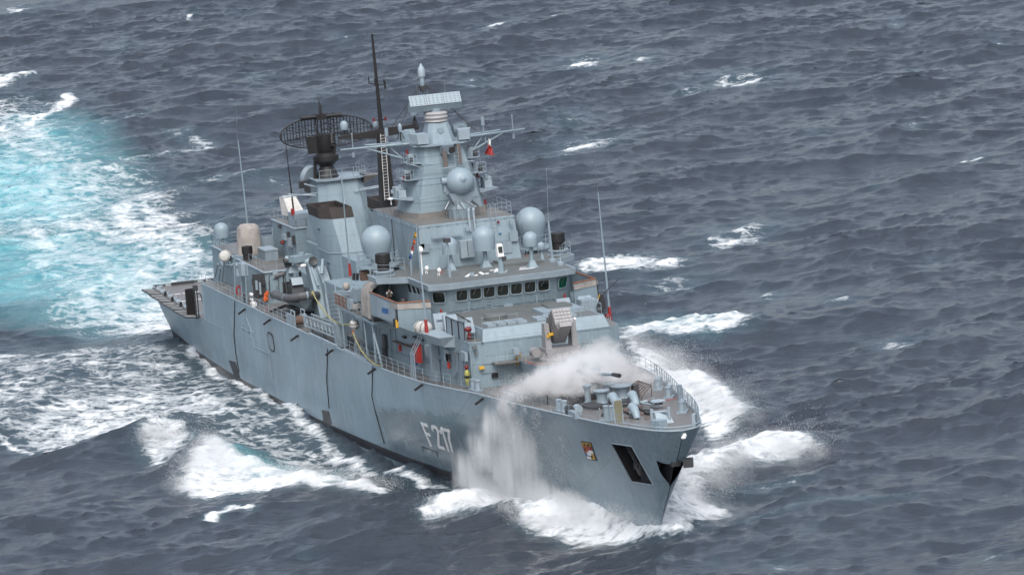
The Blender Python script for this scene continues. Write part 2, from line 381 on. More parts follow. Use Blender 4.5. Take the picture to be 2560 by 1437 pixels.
def line_field(pts, wpx):
    o = np.zeros_like(X0); pts = np.array(pts, float); lo = pts.min(0) - wpx*2.2; hi = pts.max(0) + wpx*2.2
    k = inview & (PXX > lo[0]) & (PXX < hi[0]) & (PYY > lo[1]) & (PYY < hi[1])
    x = PXX[k]; y = PYY[k]*3; d = np.full(x.shape, 1e9)
    for (xa, ya), (xb, yb) in zip(pts[:-1], pts[1:]):
        ya *= 3; yb *= 3; ex, ey = xb-xa, yb-ya; t = np.clip(((x-xa)*ex + (y-ya)*ey)/(ex*ex+ey*ey+1e-9), 0, 1)
        d = np.minimum(d, np.hypot(x-xa-t*ex, y-ya-t*ey))
    o[k] = np.exp(-(d/wpx)**2); return o
def ridge(pts, amp, width):
    """raised crest along a line of level points; amp may vary along it"""
    pts = [P(a, b_, z=0)[:2] if not isinstance(a, float) else (a, b_) for a, b_ in pts]; best = np.full(X0.shape, 1e9); am = np.zeros_like(X0)
    n = len(pts); amps = amp if isinstance(amp, (list, tuple)) else [amp]*n
    for i in range(n-1):
        (xa, ya), (xb, yb) = pts[i], pts[i+1]; ex, ey = xb-xa, yb-ya
        t = np.clip(((X0-xa)*ex + (Y0-ya)*ey)/(ex*ex+ey*ey), 0, 1); d = np.hypot(X0-xa-t*ex, Y0-ya-t*ey)
        k = d < best; best = np.where(k, d, best); am = np.where(k, amps[i]*(1-t) + amps[i+1]*t, am)
    return am*np.exp(-(best/width)**2)
FO = np.zeros_like(X0)
def foam(f, a):
    global FO
    FO = np.maximum(FO, f*a)
# stern wake
foam(poly_field([(560, 560), (480, 470), (400, 415), (300, 385), (200, 310), (165, 250), (0, 225), (-700, 150), (-700, 700), (0, 640), (90, 700), (50, 790), (130, 828), (330, 850), (430, 850), (560, 930), (700, 760)], 130), 0.76)
foam(poly_field([(0, 440), (250, 430), (420, 470), (520, 600), (500, 760), (350, 800), (150, 800), (60, 730), (0, 690)], 120), 0.80)
foam(line_field([(0, 205), (90, 185)], 22), 0.8); foam(line_field([(60, 320), (130, 280), (185, 243)], 30), 0.95)
foam(line_field([(330, 395), (440, 375), (530, 345), (430, 330)], 34), 0.72); foam(line_field([(200, 340), (300, 310), (420, 280)], 18), 0.62)
foam(line_field([(440, 480), (560, 440), (700, 445)], 40), 0.55); foam(line_field([(520, 540), (640, 500), (700, 520)], 40), 0.5)
def tracks(sx, sy, seed): return vnoise2(X0/sx*2, Y0/sy*2, 1.0, seed)
def vnoise2(x, y, s, seed):
    r = np.random.default_rng(seed).random((256, 256)); return sample(r, 256.0*s, x, y)
wk_ = 0.5*tracks(16, 3.0, 61) + 0.3*tracks(7, 1.6, 62) + 0.2*tracks(24, 9, 63)
FO *= np.clip(0.62 + 0.78*wk_, 0, 1.25)
# lacy water along the starboard side
foam(poly_field([(0, 860), (200, 845), (430, 845), (520, 900), (640, 975), (760, 1060), (880, 1130), (1020, 1200), (860, 1190), (600, 1135), (480, 1090), (340, 1080), (200, 1120), (80, 1140), (0, 1085), (-300, 1100), (-300, 850)], 70), 0.66)
foam(poly_field([(120, 1000), (330, 960), (520, 965), (640, 1030), (560, 1090), (420, 1060), (250, 1100), (80, 1130), (20, 1080)], 50), 0.80)
foam(line_field([(20, 1085), (100, 1142), (220, 1112), (330, 1080), (430, 1060)], 26), 0.86)
foam(line_field([(0, 990), (60, 1000), (120, 985)], 40), 0.8); foam(line_field([(0, 900), (160, 905), (380, 880)], 40), 0.66)
foam(line_field([(470, 868), (560, 935), (640, 985), (720, 1030), (830, 1108), (930, 1150), (1130, 1215)], 34), 0.88)
foam(line_field([(640, 1000), (760, 1080), (900, 1150)], 60), 0.62)
# breakers
BRK = [(440, 1240), (470, 1180), (510, 1105), (545, 1100), (590, 1150), (700, 1165), (860, 1178), (960, 1208), (1060, 1226), (900, 1226), (760, 1216), (640, 1232), (520, 1248)]
foam(poly_field(BRK, 30), 1.0)
foam(poly_field([(350, 1110), (360, 1065), (400, 1050), (450, 1080), (520, 1105), (430, 1150), (370, 1165)], 40), 0.86)
foam(line_field([(540, 1300), (590, 1268), (635, 1275)], 22), 1.0)
# bow
foam(poly_field([(1040, 1288), (1120, 1230), (1200, 1215), (1300, 1200), (1500, 1230), (1660, 1280), (1700, 1335), (1560, 1350), (1420, 1338), (1290, 1322), (1280, 1290), (1150, 1292), (1060, 1305)], 34), 1.0)
foam(poly_field([(1640, 1320), (1670, 1200), (1740, 1140), (1850, 1095), (1960, 1100), (2055, 1135), (1980, 1162), (1860, 1180), (1790, 1220), (1760, 1265), (1830, 1290), (1700, 1340)], 40), 0.98)
foam(line_field([(1700, 1335), (1850, 1310), (2050, 1270), (2300, 1235)], 26), 0.5)
foam(line_field([(1760, 1260), (1860, 1230), (2000, 1200)], 50), 0.5)
foam(poly_field([(1560, 850), (1660, 890), (1760, 950), (1890, 1035), (1840, 1062), (1770, 1110), (1730, 1060), (1600, 950)], 36), 1.0)
foam(poly_field([(1530, 800), (1600, 786), (1700, 775), (1905, 798), (1900, 830), (1790, 848), (1690, 866), (1600, 850), (1540, 880)], 40), 0.90)
foam(poly_field([(1420, 665), (1500, 640), (1640, 632), (1745, 648), (1690, 680), (1560, 695), (1440, 700)], 36), 0.88)
foam(poly_field([(1540, 880), (1650, 880), (1740, 930), (1700, 960), (1600, 940)], 40), 0.75)
# whitecaps on the open water
for x, y, l, s, a in ((1835, 592, 95, -0.16, 1.0), (1845, 203, 85, 0.02, 0.9), (1455, 160, 60, -0.05, .95), (1605, 152, 35, -0.05, .8), (1455, 372, 100, -0.12, .9), (1385, 407, 40, 0, .85), (1735, 225, 45, -.02, .7),
        (1232, 68, 38, -0.35, 1.0), (1380, 45, 12, 0, .8), (2420, 400, 42, -0.12, .95), (2235, 855, 85, 0.05, .72), (2090, 752, 60, 0, .66), (1920, 728, 35, 0, .8), (1680, 716, 80, -0.1, .75), (2505, 104, 18, 0.2, .8), (2240, 62, 18, 0, .7),
        (1960, 1408, 45, -0.05, .7), (2470, 1394, 35, -.1, .66), (1430, 302, 60, -0.1, .62), (482, 36, 14, -.5, 1.0), (595, 30, 30, 0, .8), (45, 28, 45, -.1, .8), (810, 250, 30, -.2, .95), (575, 265, 22, 0, .7), (1560, 1010, 0, 0, 0),
        (1800, 1400, 20, 0, .5), (160, 640, 60, 0, .6), (1100, 500, 0, 0, 0), (1310, 470, 35, -.2, .6), (1590, 540, 24, 0, .5), (2300, 330, 24, 0, .5), (2180, 480, 18, 0, .5), (1190, 210, 40, -.1, .6), (1010, 470, 22, 0, .5), (640, 200, 40, -.1, .5), (300, 120, 40, -.1, .55), (860, 90, 30, 0, .5), (2030, 330, 24, -.1, .5), (2050, 1330, 30, -.1, .4), (760, 1390, 24, 0, .4), (2330, 650, 30, -.1, .5), (2280, 180, 24, 0, .5), (1640, 1410, 16, 0, .4)):
    if a:   # a torn patch along the crest with a thinner trail up-wind of it
        l2 = max(14, l); xx = (PXX-x)/l2; yy = (PYY - y - s*(PXX-x))
        cst = 0.80 + 0.5*np.clip((0.95-JAC)/0.5, 0, 1)
        foam(cst*np.where(inview, np.exp(-(xx*xx*1.1)**1.3 - (yy/(6 + l2*.12))**2), 0), min(1.02, a*1.12))
        foam(np.where(inview, np.exp(-((PXX-x-l2*.2)/(l2*1.3))**2 - ((yy+l2*.16)/(7 + l2*.16))**2), 0), min(.70, a*.74))
FO = np.maximum(FO, np.clip((0.16 - JAC)*1.6, 0, 0.66)*(spc < 1.0))
# heights: bow wave and breakers stand up, troughs beside them
H += ridge([(455, 1215), (515, 1128), (600, 1160), (760, 1190), (960, 1215), (1100, 1240)], [0.7, 1.5, 0.8, 0.6, 0.5, 0.4], 2.4)
H += ridge([(345, 1110), (420, 1075), (520, 1110)], [0.3, 0.6, 0.5], 2.4)
H -= ridge([(640, 1080), (800, 1140), (1000, 1210)], [0.3, 0.9, 0.7], 4.0)
H += ridge([(1060, 1270), (1180, 1265), (1290, 1290), (1420, 1300), (1560, 1300), (1650, 1315)], [0.3, 0.9, 0.9, 1.0, 1.3, 1.5], 2.3)
H += ridge([(1660, 1300), (1760, 1200), (1900, 1130), (2040, 1130)], [1.4, 1.3, 1.2, 0.6], 2.6)
H += ridge([(1600, 900), (1760, 980), (1880, 1045)], [0.8, 1.4, 0.9], 2.8)
H += ridge([(1550, 830), (1700, 800), (1890, 815)], [0.8, 0.8, 0.5], 2.8)
wlx = np.array([131.2, 129, 126, 122, 117, 112, 107, 103]); WL_S = [(float(x), -float(hull_y(x, .4)) - .3) for x in wlx]; WL_P = [(float(x), float(hull_y(x, .4)) + .3) for x in wlx]
H += ridge(WL_S, [.6, .6, .6, .6, .6, .6, .5, .2], 1.3); H += ridge(WL_P, [.6, .7, .9, .8, .7, .6, .5, .3], 1.5)
foam(ridge(WL_S, 1.0, 2.0), 1.0); foam(ridge(WL_P, 1.0, 2.6), 1.0)
# foam heaps are lumpy
LUMP = (vnoise2(X0, Y0, 1.3, 1)-.5)*0.5 + (vnoise2(X0, Y0, 0.6, 2)-.5)*0.6 + (vnoise2(X0, Y0, 0.35, 3)-.5)*0.35
H += LUMP*np.clip(FO-0.55, 0, 0.6)*1.1*(spc < 1.0)
# aerated, turquoise water
AE = np.maximum(poly_field([(-400, 360), (100, 350), (260, 420), (300, 520), (180, 580), (0, 570), (-400, 620)], 160)*1.0, 0.8*poly_field([(-300, 540), (250, 560), (480, 640), (470, 760), (250, 800), (-300, 760)], 160))
AE = np.maximum(AE, 0.7*poly_field([(0, 300), (160, 290), (320, 400), (200, 430), (0, 420)], 100))
AE = np.maximum(AE, 0.55*poly_field([(520, 1110), (700, 1140), (860, 1155), (900, 1200), (700, 1200), (560, 1190)], 50))
AE = np.maximum(AE, 0.4*poly_field([(1550, 790), (1700, 775), (1880, 800), (1780, 845), (1600, 850)], 60))
AE = np.maximum(AE, 0.10*FO)
PX_ = np.stack([X0 + DXX, Y0 + DYY, H], -1)
nu, nv = X0.shape
idx = np.arange(nu*nv).reshape(nu, nv)
quads = np.stack([idx[:-1, :-1], idx[:-1, 1:], idx[1:, 1:], idx[1:, :-1]], -1).reshape(-1, 4)
me = bpy.data.meshes.new('sea')
me.vertices.add(nu*nv); me.vertices.foreach_set('co', PX_.reshape(-1).astype(np.float32))
me.loops.add(quads.size); me.loops.foreach_set('vertex_index', quads.reshape(-1).astype(np.int32))
me.polygons.add(len(quads)); me.polygons.foreach_set('loop_start', (np.arange(len(quads))*4).astype(np.int32))
me.polygons.foreach_set('use_smooth', np.ones(len(quads), bool)); me.update(calc_edges=True)
for nm, arr in (('foam', FO), ('aerated', AE)):
    at_ = me.attributes.new(nm, 'FLOAT', 'POINT'); at_.data.foreach_set('value', arr.reshape(-1).astype(np.float32))
sea = bpy.data.objects.new('sea', me); COL.objects.link(sea); sea['kind'] = 'structure'
sea['label'] = 'rough slate blue sea with whitecaps and a turquoise wake'

m, n, b = nodes('sea_water')
ge = n.nodes.new('ShaderNodeNewGeometry'); pos = ge.outputs['Position']
def rotmap(ang, sc):
    mp = n.nodes.new('ShaderNodeMapping'); mp.inputs['Rotation'].default_value = (0, 0, ang); mp.inputs['Scale'].default_value = sc
    n.links.new(pos, mp.inputs['Vector']); return mp.outputs[0]
af = n.nodes.new('ShaderNodeAttribute'); af.attribute_name = 'foam'; ff = af.outputs['Fac']
aa = n.nodes.new('ShaderNodeAttribute'); aa.attribute_name = 'aerated'; fa = aa.outputs['Fac']
va = rotmap(0.3, (0.50, 0.30, 0.5))
n1 = noise(n, 1.0, 9, 0.66, va, dist=0.8)
vb = rotmap(0.3, (2.0, 1.2, 1.0))
n2 = noise(n, 1.0, 6, 0.7, vb, dist=0.4)
vo = n.nodes.new('ShaderNodeTexVoronoi'); vo.feature = 'DISTANCE_TO_EDGE'; vo.inputs['Scale'].default_value = 0.9
wv = n.nodes.new('ShaderNodeVectorMath'); wv.operation = 'ADD'
nz = n.nodes.new('ShaderNodeTexNoise'); nz.inputs['Scale'].default_value = 0.7; nz.inputs['Detail'].default_value = 5; n.links.new(pos, nz.inputs['Vector'])
sc_ = n.nodes.new('ShaderNodeVectorMath'); sc_.operation = 'SCALE'; sc_.inputs['Scale'].default_value = 2.2; n.links.new(nz.outputs['Color'], sc_.inputs[0])
n.links.new(rotmap(0.3, (0.85, 0.5, 1)), wv.inputs[0]); n.links.new(sc_.outputs[0], wv.inputs[1]); n.links.new(wv.outputs[0], vo.inputs['Vector'])
lace = math_(n, 'SUBTRACT', 1.0, math_(n, 'MULTIPLY', vo.outputs['Distance'], 3.2, clamp=True))
pat = math_(n, 'ADD', math_(n, 'MULTIPLY', n1, 0.62), math_(n, 'ADD', math_(n, 'MULTIPLY', n2, 0.30), math_(n, 'MULTIPLY', lace, 0.14)))
soft = math_(n, 'SUBTRACT', 4.4, math_(n, 'MULTIPLY', fa, 3.0))
cover = math_(n, 'MULTIPLY', math_(n, 'SUBTRACT', math_(n, 'ADD', math_(n, 'MULTIPLY', ff, 0.62), pat), 0.92), soft, clamp=True)
thin = math_(n, 'MULTIPLY', math_(n, 'SUBTRACT', math_(n, 'ADD', math_(n, 'MULTIPLY', ff, 0.55), pat), 0.74), 1.6, clamp=True)
deep = ramp(n, noise(n, 0.05, 3, 0.5, pos), [(0.3, (0.032, 0.041, 0.054)), (0.7, (0.044, 0.054, 0.068))])
teal = ramp(n, n1, [(0.3, (0.06, 0.30, 0.36)), (0.7, (0.28, 0.62, 0.67))])
base = mix(n, math_(n, 'MULTIPLY', fa, 0.85), deep, teal)
base = mix(n, math_(n, 'MULTIPLY', thin, 0.42), base, (0.24, 0.31, 0.36))
fw = ramp(n, math_(n, 'ADD', math_(n, 'MULTIPLY', n2, 0.6), math_(n, 'MULTIPLY', n1, 0.4)), [(0.3, (0.62, 0.68, 0.72)), (0.6, (0.86, 0.88, 0.89))])
base = mix(n, cover, base, fw)
n.links.new(base, b.inputs['Base Color'])
n.links.new(math_(n, 'ADD', 0.13, math_(n, 'MULTIPLY', math_(n, 'ADD', cover, math_(n, 'MULTIPLY', thin, 0.4)), 0.7, clamp=True)), b.inputs['Roughness'])
b.inputs['IOR'].default_value = 1.33
n.links.new(math_(n, 'SUBTRACT', 0.5, math_(n, 'MULTIPLY', cover, 0.4)), b.inputs['Specular IOR Level'])
gust = noise(n, 0.035, 3, 0.5, pos)
r1 = noise(n, 1.0, 6, 0.62, rotmap(0.38, (1.3, 0.62, 1)), dist=0.5); r2 = noise(n, 1.0, 4, 0.6, rotmap(0.1, (5.5, 3.2, 1)))
r1 = math_(n, 'MULTIPLY', math_(n, 'POWER', r1, 3.0), 2.6)
hh = math_(n, 'ADD', math_(n, 'MULTIPLY', r1, 0.8), math_(n, 'ADD', math_(n, 'MULTIPLY', r2, 0.16), math_(n, 'MULTIPLY', math_(n, 'MULTIPLY', cover, n2), 1.6)))
hh = math_(n, 'MULTIPLY', hh, math_(n, 'ADD', 0.35, math_(n, 'MULTIPLY', gust, 1.3)))
bump(n, b, hh, 0.5, 0.22)
me.materials.append(m)

# ------------------------------------------------------------------ the frigate
ship = thing('frigate', (69, 0, -4.5), 'grey naval frigate with white number F 217 driving through rough sea', 'warship')
hb = bmesh.new()
def grid(rows, flip=False):
    vr = [[hb.verts.new(p) for p in r] for r in rows]
    for r0, r1_ in zip(vr[:-1], vr[1:]):
        for i in range(len(r0)-1):
            q = (r0[i], r0[i+1], r1_[i+1], r1_[i]); q = q[::-1] if flip else q
            try: hb.faces.new(q)
            except ValueError: pass
ss = np.concatenate([np.linspace(0, 0.7, 60), 0.7 + 0.3*np.sin(np.linspace(0, np.pi/2, 71)[1:])])
FD = 4.54
def lower(sgn):
    rows = []
    for z in (-4.6, -4.2, -3.4, -2.2, -1.0, -0.25, 0.35, 1.0, 1.7, 2.4, 3.1, 3.8, FD):
        xt = 0.0 + max(0, (FD - z))*0.16; xs_ = float(stem_x(z)); x = xt + (xs_ - xt)*ss
        y = hull_y(x, z); y[-1] = 0.02
        rows.append([(a, sgn*c, z) for a, c in zip(x, y)])
    return rows
def upper(sgn):
    rows = []
    for t in np.linspace(0, 1, 9):
        r = []
        for s_ in ss:
            x = 25.0 + (138.88 - 25)*s_
            for _ in range(6):
                z = FD - 0.02 + (float(deckz(x)) - FD + 0.02)*t; x = 25.0 + (float(stem_x(z)) - 25.0)*s_
            y = float(hull_y(x, z)) + 0.004
            if s_ == ss[-1]: y = 0.02
            r.append((x, sgn*y, z))
        rows.append(r)
    return rows
for sgn in (-1, 1):
    grid(lower(sgn), flip=(sgn > 0)); grid(upper(sgn), flip=(sgn > 0))
# transom and the step bulkhead
tr = [[(r[0][0], s_*r[0][1], r[0][2]) for s_ in (-1, 1)] for r in [[q[0] for q in [row]] and row for row in lower(1)]]
grid([[(r[0][0], -r[0][1], r[0][2]) for r in lower(1)], [(r[0][0], r[0][1], r[0][2]) for r in lower(1)]])
bmesh.ops.remove_doubles(hb, verts=hb.verts[:], dist=0.015)
def cut(region_pts, inner, depth_dir=None, side=-1, centre=None, radius=5.0):
    """open the hull plating inside a convex ring of points on the hull; planes stand square to the plating"""
    pts = [Vector([float(q) for q in p]) for p in region_pts]; c = sum(pts, Vector())/len(pts)
    nrm = (pts[1]-pts[0]).cross(pts[2]-pts[0]).normalized()
    pl = []
    for a, b_ in zip(pts, pts[1:] + pts[:1]):
        pn = (b_-a).cross(nrm).normalized()
        if pn.dot(c-a) > 0: pn = -pn
        near = [f for f in hb.faces if (f.calc_center_median()-c).length < radius and f.calc_center_median().y*side > -0.6]
        ge_ = list({v for f in near for v in f.verts}) + list({e for f in near for e in f.edges}) + near
        bmesh.ops.bisect_plane(hb, geom=ge_, plane_co=a, plane_no=pn, dist=1e-4); pl.append((a, pn))
    kill = []
    for f in hb.faces:
        m_ = f.calc_center_median()
        if (m_-c).length < radius and m_.y*side > -0.6 and abs((m_-c).dot(nrm)) < 1.6 and all((m_-a).dot(pn) < 0 for a, pn in pl): kill.append(f)
    bmesh.ops.delete(hb, geom=kill, context='FACES')
POCK = [hull_at(1528, 1106), hull_at(1581, 1114), hull_at(1636, 1212), hull_at(1580, 1203)]
cut(POCK, 0.9)
for s_ in (-1, 1):
    mth = [(138.0 - 2.0, 0, 6.2), (131.6, 0, 6.35), (131.6, 0, 6.0), (133.9, 0, 4.25)]
    z_t = 6.30
    qa, qb = hull_at(1641, 1150), hull_at(1650, 1178)
    pts3 = [(float(stem_x(6.25)) + .1, 0.0, 6.25), (qa[0], -s_*qa[1], qa[2]), (qb[0], -s_*qb[1], qb[2]), (float(stem_x(4.35)) + .1, 0.0, 4.35)]
    cut(pts3, 0.8, side=s_, radius=5.5)
me = bpy.data.meshes.new('hull'); bmesh.ops.recalc_face_normals(hb, faces=hb.faces[:]); hb.to_mesh(me); hb.free()
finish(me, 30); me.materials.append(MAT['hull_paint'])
me.transform(Matrix.Translation((-69, 0, 4.5)))
hull = bpy.data.objects.new('hull', me); COL.objects.link(hull); hull.parent = ship; ORG['hull'] = ORG['frigate']; hull['label'] = 'grey steel hull with flared bow, streaked and splashed with spray, shade painted in under the knuckle'
def on_hull(x, z, off=0.0, side=-1):
    return np.array([x, side*(float(hull_y(x, z)) + off), z])
# decks
dk = MB(); xs_ = np.concatenate([np.linspace(25, 120, 60), np.linspace(121, 138.6, 30)])
rw = [[(x, s_*(float(hull_y(x, float(deckz(x)))) - 0.03), float(deckz(x)) - 0.04) for s_ in (-1, -0.5, 0, 0.5, 1)] for x in xs_]
dv_ = [p for r in rw for p in r]
for q in range(len(rw)):
    for j, k in ((1, .5), (2, 0), (3, .5)): dv_[q*5+j] = (rw[q][j][0], (-1 if j == 1 else 1)*k*abs(rw[q][0][1]), rw[q][j][2])
dk.add(dv_, [(i*5+j, (i+1)*5+j, (i+1)*5+j+1, i*5+j+1) for i in range(len(rw)-1) for j in range(4)])
main_deck = obj('main_deck', dk, 'deck_paint', ship, 'grey brown non-slip upper deck')
fd = MB(); xf = np.linspace(0, 25.05, 14)
fd.add([(x, s_*float(hull_y(x, FD-0.01))*1.0, FD+0.02) for x in xf for s_ in (-1, 1)], [(2*i, 2*i+2, 2*i+3, 2*i+1) for i in range(13)])
flight = obj('flight_deck', fd, 'deck_paint', ship, 'grey brown flight deck with white markings')
st = MB(); st.add([(25.02, -8.36, FD), (25.02, 8.36, FD), (25.02, 8.36, 7.9), (25.02, -8.36, 7.9)], [(0, 1, 2, 3)])
obj('step_bulkhead', st, 'ship_paint', ship)
gw = MB()
for s_ in (-1, 1):
    e = [(float(x), s_*(float(hull_y(x, float(deckz(x)))) - 0.02), float(deckz(x)) + 0.03) for x in np.concatenate([np.linspace(25, 134, 80), np.linspace(134.5, 138.8, 24)])] + [(138.86, 0, float(deckz(138.8)) + 0.03)]
    gw.tube(e, 0.075, 5)
obj('gunwale', gw, 'pale_paint', ship)

# ------------------------------------------------------------------ small builders for the ship's parts
def railing(pts, h=1.05, rails=3, step=1.45, parent=None, mat='pale_paint', name='railing', r=0.022, label=None):
    pts = [np.array(p, float) for p in pts]; mb = MB()
    for k in range(1, rails+1):
        mb.tube([p + np.array([0, 0, h*k/rails]) for p in pts], r*0.8, 4)
    for a, b_ in zip(pts[:-1], pts[1:]):
        n_ = max(1, int(round(np.linalg.norm(b_-a)/step)))
        for i in range(n_): q = a + (b_-a)*i/n_; mb.cyl(q, q + np.array([0, 0, h]), r, n=5)
    mb.cyl(pts[-1], pts[-1] + np.array([0, 0, h]), r, n=5)
    return obj(name, mb, mat, parent or ship, label)
def ladder(p0, p1, wd_, n_, parent=None, r=0.03, mat='pale_paint', name='ladder', label=None):
    p0 = np.array(p0, float); p1 = np.array(p1, float); wd_ = np.array(wd_, float)/2; mb = MB()
    for s_ in (-1, 1): mb.cyl(p0 + s_*wd_, p1 + s_*wd_, r, n=5)
    for i in range(n_): q = p0 + (p1-p0)*(i+.5)/n_; mb.cyl(q-wd_, q+wd_, r*0.75, n=4)
    return obj(name, mb, mat, parent or ship, label)
def box_part(name, c, size, mat='fitting_paint', parent=None, R=None, label=None):
    return obj(name, MB().box(c, size, R), mat, parent or ship, label)
def mirror(poly): return [(x, -y) + tuple(q) for x, y, *q in poly]
def bolts(p0, p1, step=0.9, parent=None, r=0.028, mat='fitting_paint', name='cable_run'):
    p0 = np.array(p0, float); p1 = np.array(p1, float); mb = MB(); mb.cyl(p0, p1, r*0.5, n=4)
    n_ = max(2, int(np.linalg.norm(p1-p0)/step))
    for i in range(n_+1): mb.box(p0 + (p1-p0)*i/n_, (0.09, 0.09, 0.11))
    return obj(name, mb, mat, parent or ship)
RZ = lambda a: Matrix.Rotation(a, 3, 'Z'); RY = lambda a: Matrix.Rotation(a, 3, 'Y'); RX = lambda a: Matrix.Rotation(a, 3, 'X')
def both(poly): return poly + [(x, -y) for x, y in poly[::-1]]

# ------------------------------------------------------------------ hull fittings
# anchor pocket: frame, inner walls, anchor
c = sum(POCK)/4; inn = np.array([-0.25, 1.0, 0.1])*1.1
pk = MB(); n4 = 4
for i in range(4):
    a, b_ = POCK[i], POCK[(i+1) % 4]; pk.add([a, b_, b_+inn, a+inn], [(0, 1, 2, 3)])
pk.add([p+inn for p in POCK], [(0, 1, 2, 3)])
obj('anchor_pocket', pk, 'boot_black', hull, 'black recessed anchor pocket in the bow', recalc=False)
fr = MB(); out_ = np.array([0.02, -0.05, -0.02])
fr.tube([p+out_ for p in POCK + POCK[:1]], 0.07, 6); obj('pocket_rim', fr, 'fitting_paint', hull)
an = MB(); a0 = POCK[0]*0.55 + POCK[1]*0.45 + inn*0.35; a1_ = (POCK[2] + POCK[3])/2*0.62 + (POCK[0] + POCK[1])/2*0.38 + inn*0.25
an.cyl(a0, a1_, 0.10, n=8); an.cyl(a0 + np.array([.35, 0.05, 0]), a1_ + np.array([.2, 0, 0.25]), 0.07, n=8)
an.box(a1_, (1.3, 0.35, 0.34), RY(0.5)); an.prism([(a1_[0]-.75, a1_[1]-.15, a1_[2]-.2), (a1_[0]-.45, a1_[1]-.15, a1_[2]-.2), (a1_[0]-.45, a1_[1]+.15, a1_[2]-.2), (a1_[0]-.75, a1_[1]+.15, a1_[2]-.2)], [(a1_[0]-.7, a1_[1]-.05, a1_[2]+.75), (a1_[0]-.6, a1_[1]-.05, a1_[2]+.75), (a1_[0]-.6, a1_[1]+.05, a1_[2]+.75), (a1_[0]-.7, a1_[1]+.05, a1_[2]+.75)])
an.prism([(a1_[0]+.4, a1_[1]-.15, a1_[2]-.5), (a1_[0]+.7, a1_[1]-.15, a1_[2]-.5), (a1_[0]+.7, a1_[1]+.15, a1_[2]-.5), (a1_[0]+.4, a1_[1]+.15, a1_[2]-.5)], [(a1_[0]+.55, a1_[1]-.05, a1_[2]+.45), (a1_[0]+.65, a1_[1]-.05, a1_[2]+.45), (a1_[0]+.65, a1_[1]+.05, a1_[2]+.45), (a1_[0]+.55, a1_[1]+.05, a1_[2]+.45)])
obj('anchor', an, 'dark_metal', hull, 'dark stockless anchor housed in the starboard pocket')
# bow recess with the roller fairlead
bw = MB()
mz = [hull_at(1636, 1149), hull_at(1646, 1178)]
xr = 132.0
bw.prism([(xr-0.9, -1.1, 4.0), (134.0, -0.06, 4.0), (134.0, 0.06, 4.0), (xr-0.9, 1.1, 4.0)], [(xr-1.2, -1.35, 6.6), (136.0, -0.10, 6.6), (136.0, 0.10, 6.6), (xr-1.2, 1.35, 6.6)])
obj('bow_recess', bw, 'boot_black', hull, 'black opening for the bow anchor under the stem')
rl = MB(); rl.box((137.0, 0.75, 6.45), (0.9, 0.75, 0.62), RZ(-0.35)); rl.box((135.2, 0, 6.35), (2.4, 0.7, 0.4)); rl.cyl((134.0, -0.95, 6.05), (134.0, 0.95, 6.05), 0.22, n=10); rl.box((133.6, -0.95, 5.75), (0.16, 0.12, 0.9)); rl.box((133.6, 0.95, 5.75), (0.16, 0.12, 0.9))
obj('bow_roller', rl, 'dark_metal', hull)
bl = MB(); q = P(1711, 1088, x=138.62); bl.sph(q, (0.2, 0.17, 0.2)); bl.sph(q + np.array([0.06, -0.1, -0.14]), (0.16, 0.2, 0.14)); obj('bow_fairlead', bl, 'white_paint', hull, 'white fairlead on the stem head')
# pennant number F 217: raised white figures, as strokes on the plating
NB = {k: hull_at(*v) for k, v in dict(tl=(1053.5, 1056), bl=(1077, 1112), tr=(1124, 1074), br=(1139, 1131)).items()}
def num_pt(u, v):
    a = NB['bl']*(1-u) + NB['br']*u; b_ = NB['tl']*(1-u) + NB['tr']*u; p = a*(1-v) + b_*v
    return p[0], p[2]
def strokes(name, lines, wdt, label):
    mb = MB()
    for ln in lines:
        for (u0, v0), (u1, v1) in zip(ln[:-1], ln[1:]):
            x0, z0 = num_pt(u0, v0); x1, z1 = num_pt(u1, v1); d = np.array([x1-x0, z1-z0]); L = np.hypot(*d); d /= L; nn = np.array([-d[1], d[0]])*wdt/2
            e = d*wdt*0.4
            cs = [(x0-e[0]+nn[0], z0-e[1]+nn[1]), (x0-e[0]-nn[0], z0-e[1]-nn[1]), (x1+e[0]-nn[0], z1+e[1]-nn[1]), (x1+e[0]+nn[0], z1+e[1]+nn[1])]
            mb.add([on_hull(x, z, 0.012) for x, z in cs] + [on_hull(x, z, 0.075) for x, z in cs], [(0, 1, 2, 3), (4, 5, 6, 7), (0, 1, 5, 4), (1, 2, 6, 5), (2, 3, 7, 6), (3, 0, 4, 7)])
    return obj(name, mb, 'white_paint', hull, label)
strokes('hull_letter', [[(0.02, 0), (0.02, 0.97)], [(0.02, 0.95), (0.20, 0.95)], [(0.02, 0.52), (0.16, 0.52)]], 0.27, 'white raised letter F on the bow')
strokes('hull_digit', [[(0.37, 0.80), (0.40, 0.93), (0.47, 0.97), (0.54, 0.93), (0.565, 0.80), (0.54, 0.64), (0.38, 0.06)], [(0.375, 0.05), (0.57, 0.05)]], 0.27, 'white raised digit 2 on the bow')
strokes('hull_digit', [[(0.655, 0.78), (0.75, 0.97), (0.75, 0.02)]], 0.27, 'white raised digit 1 on the bow')
strokes('hull_digit', [[(0.81, 0.95), (0.98, 0.95), (0.91, 0.55), (0.90, 0.02)]], 0.27, 'white raised digit 7 on the bow')
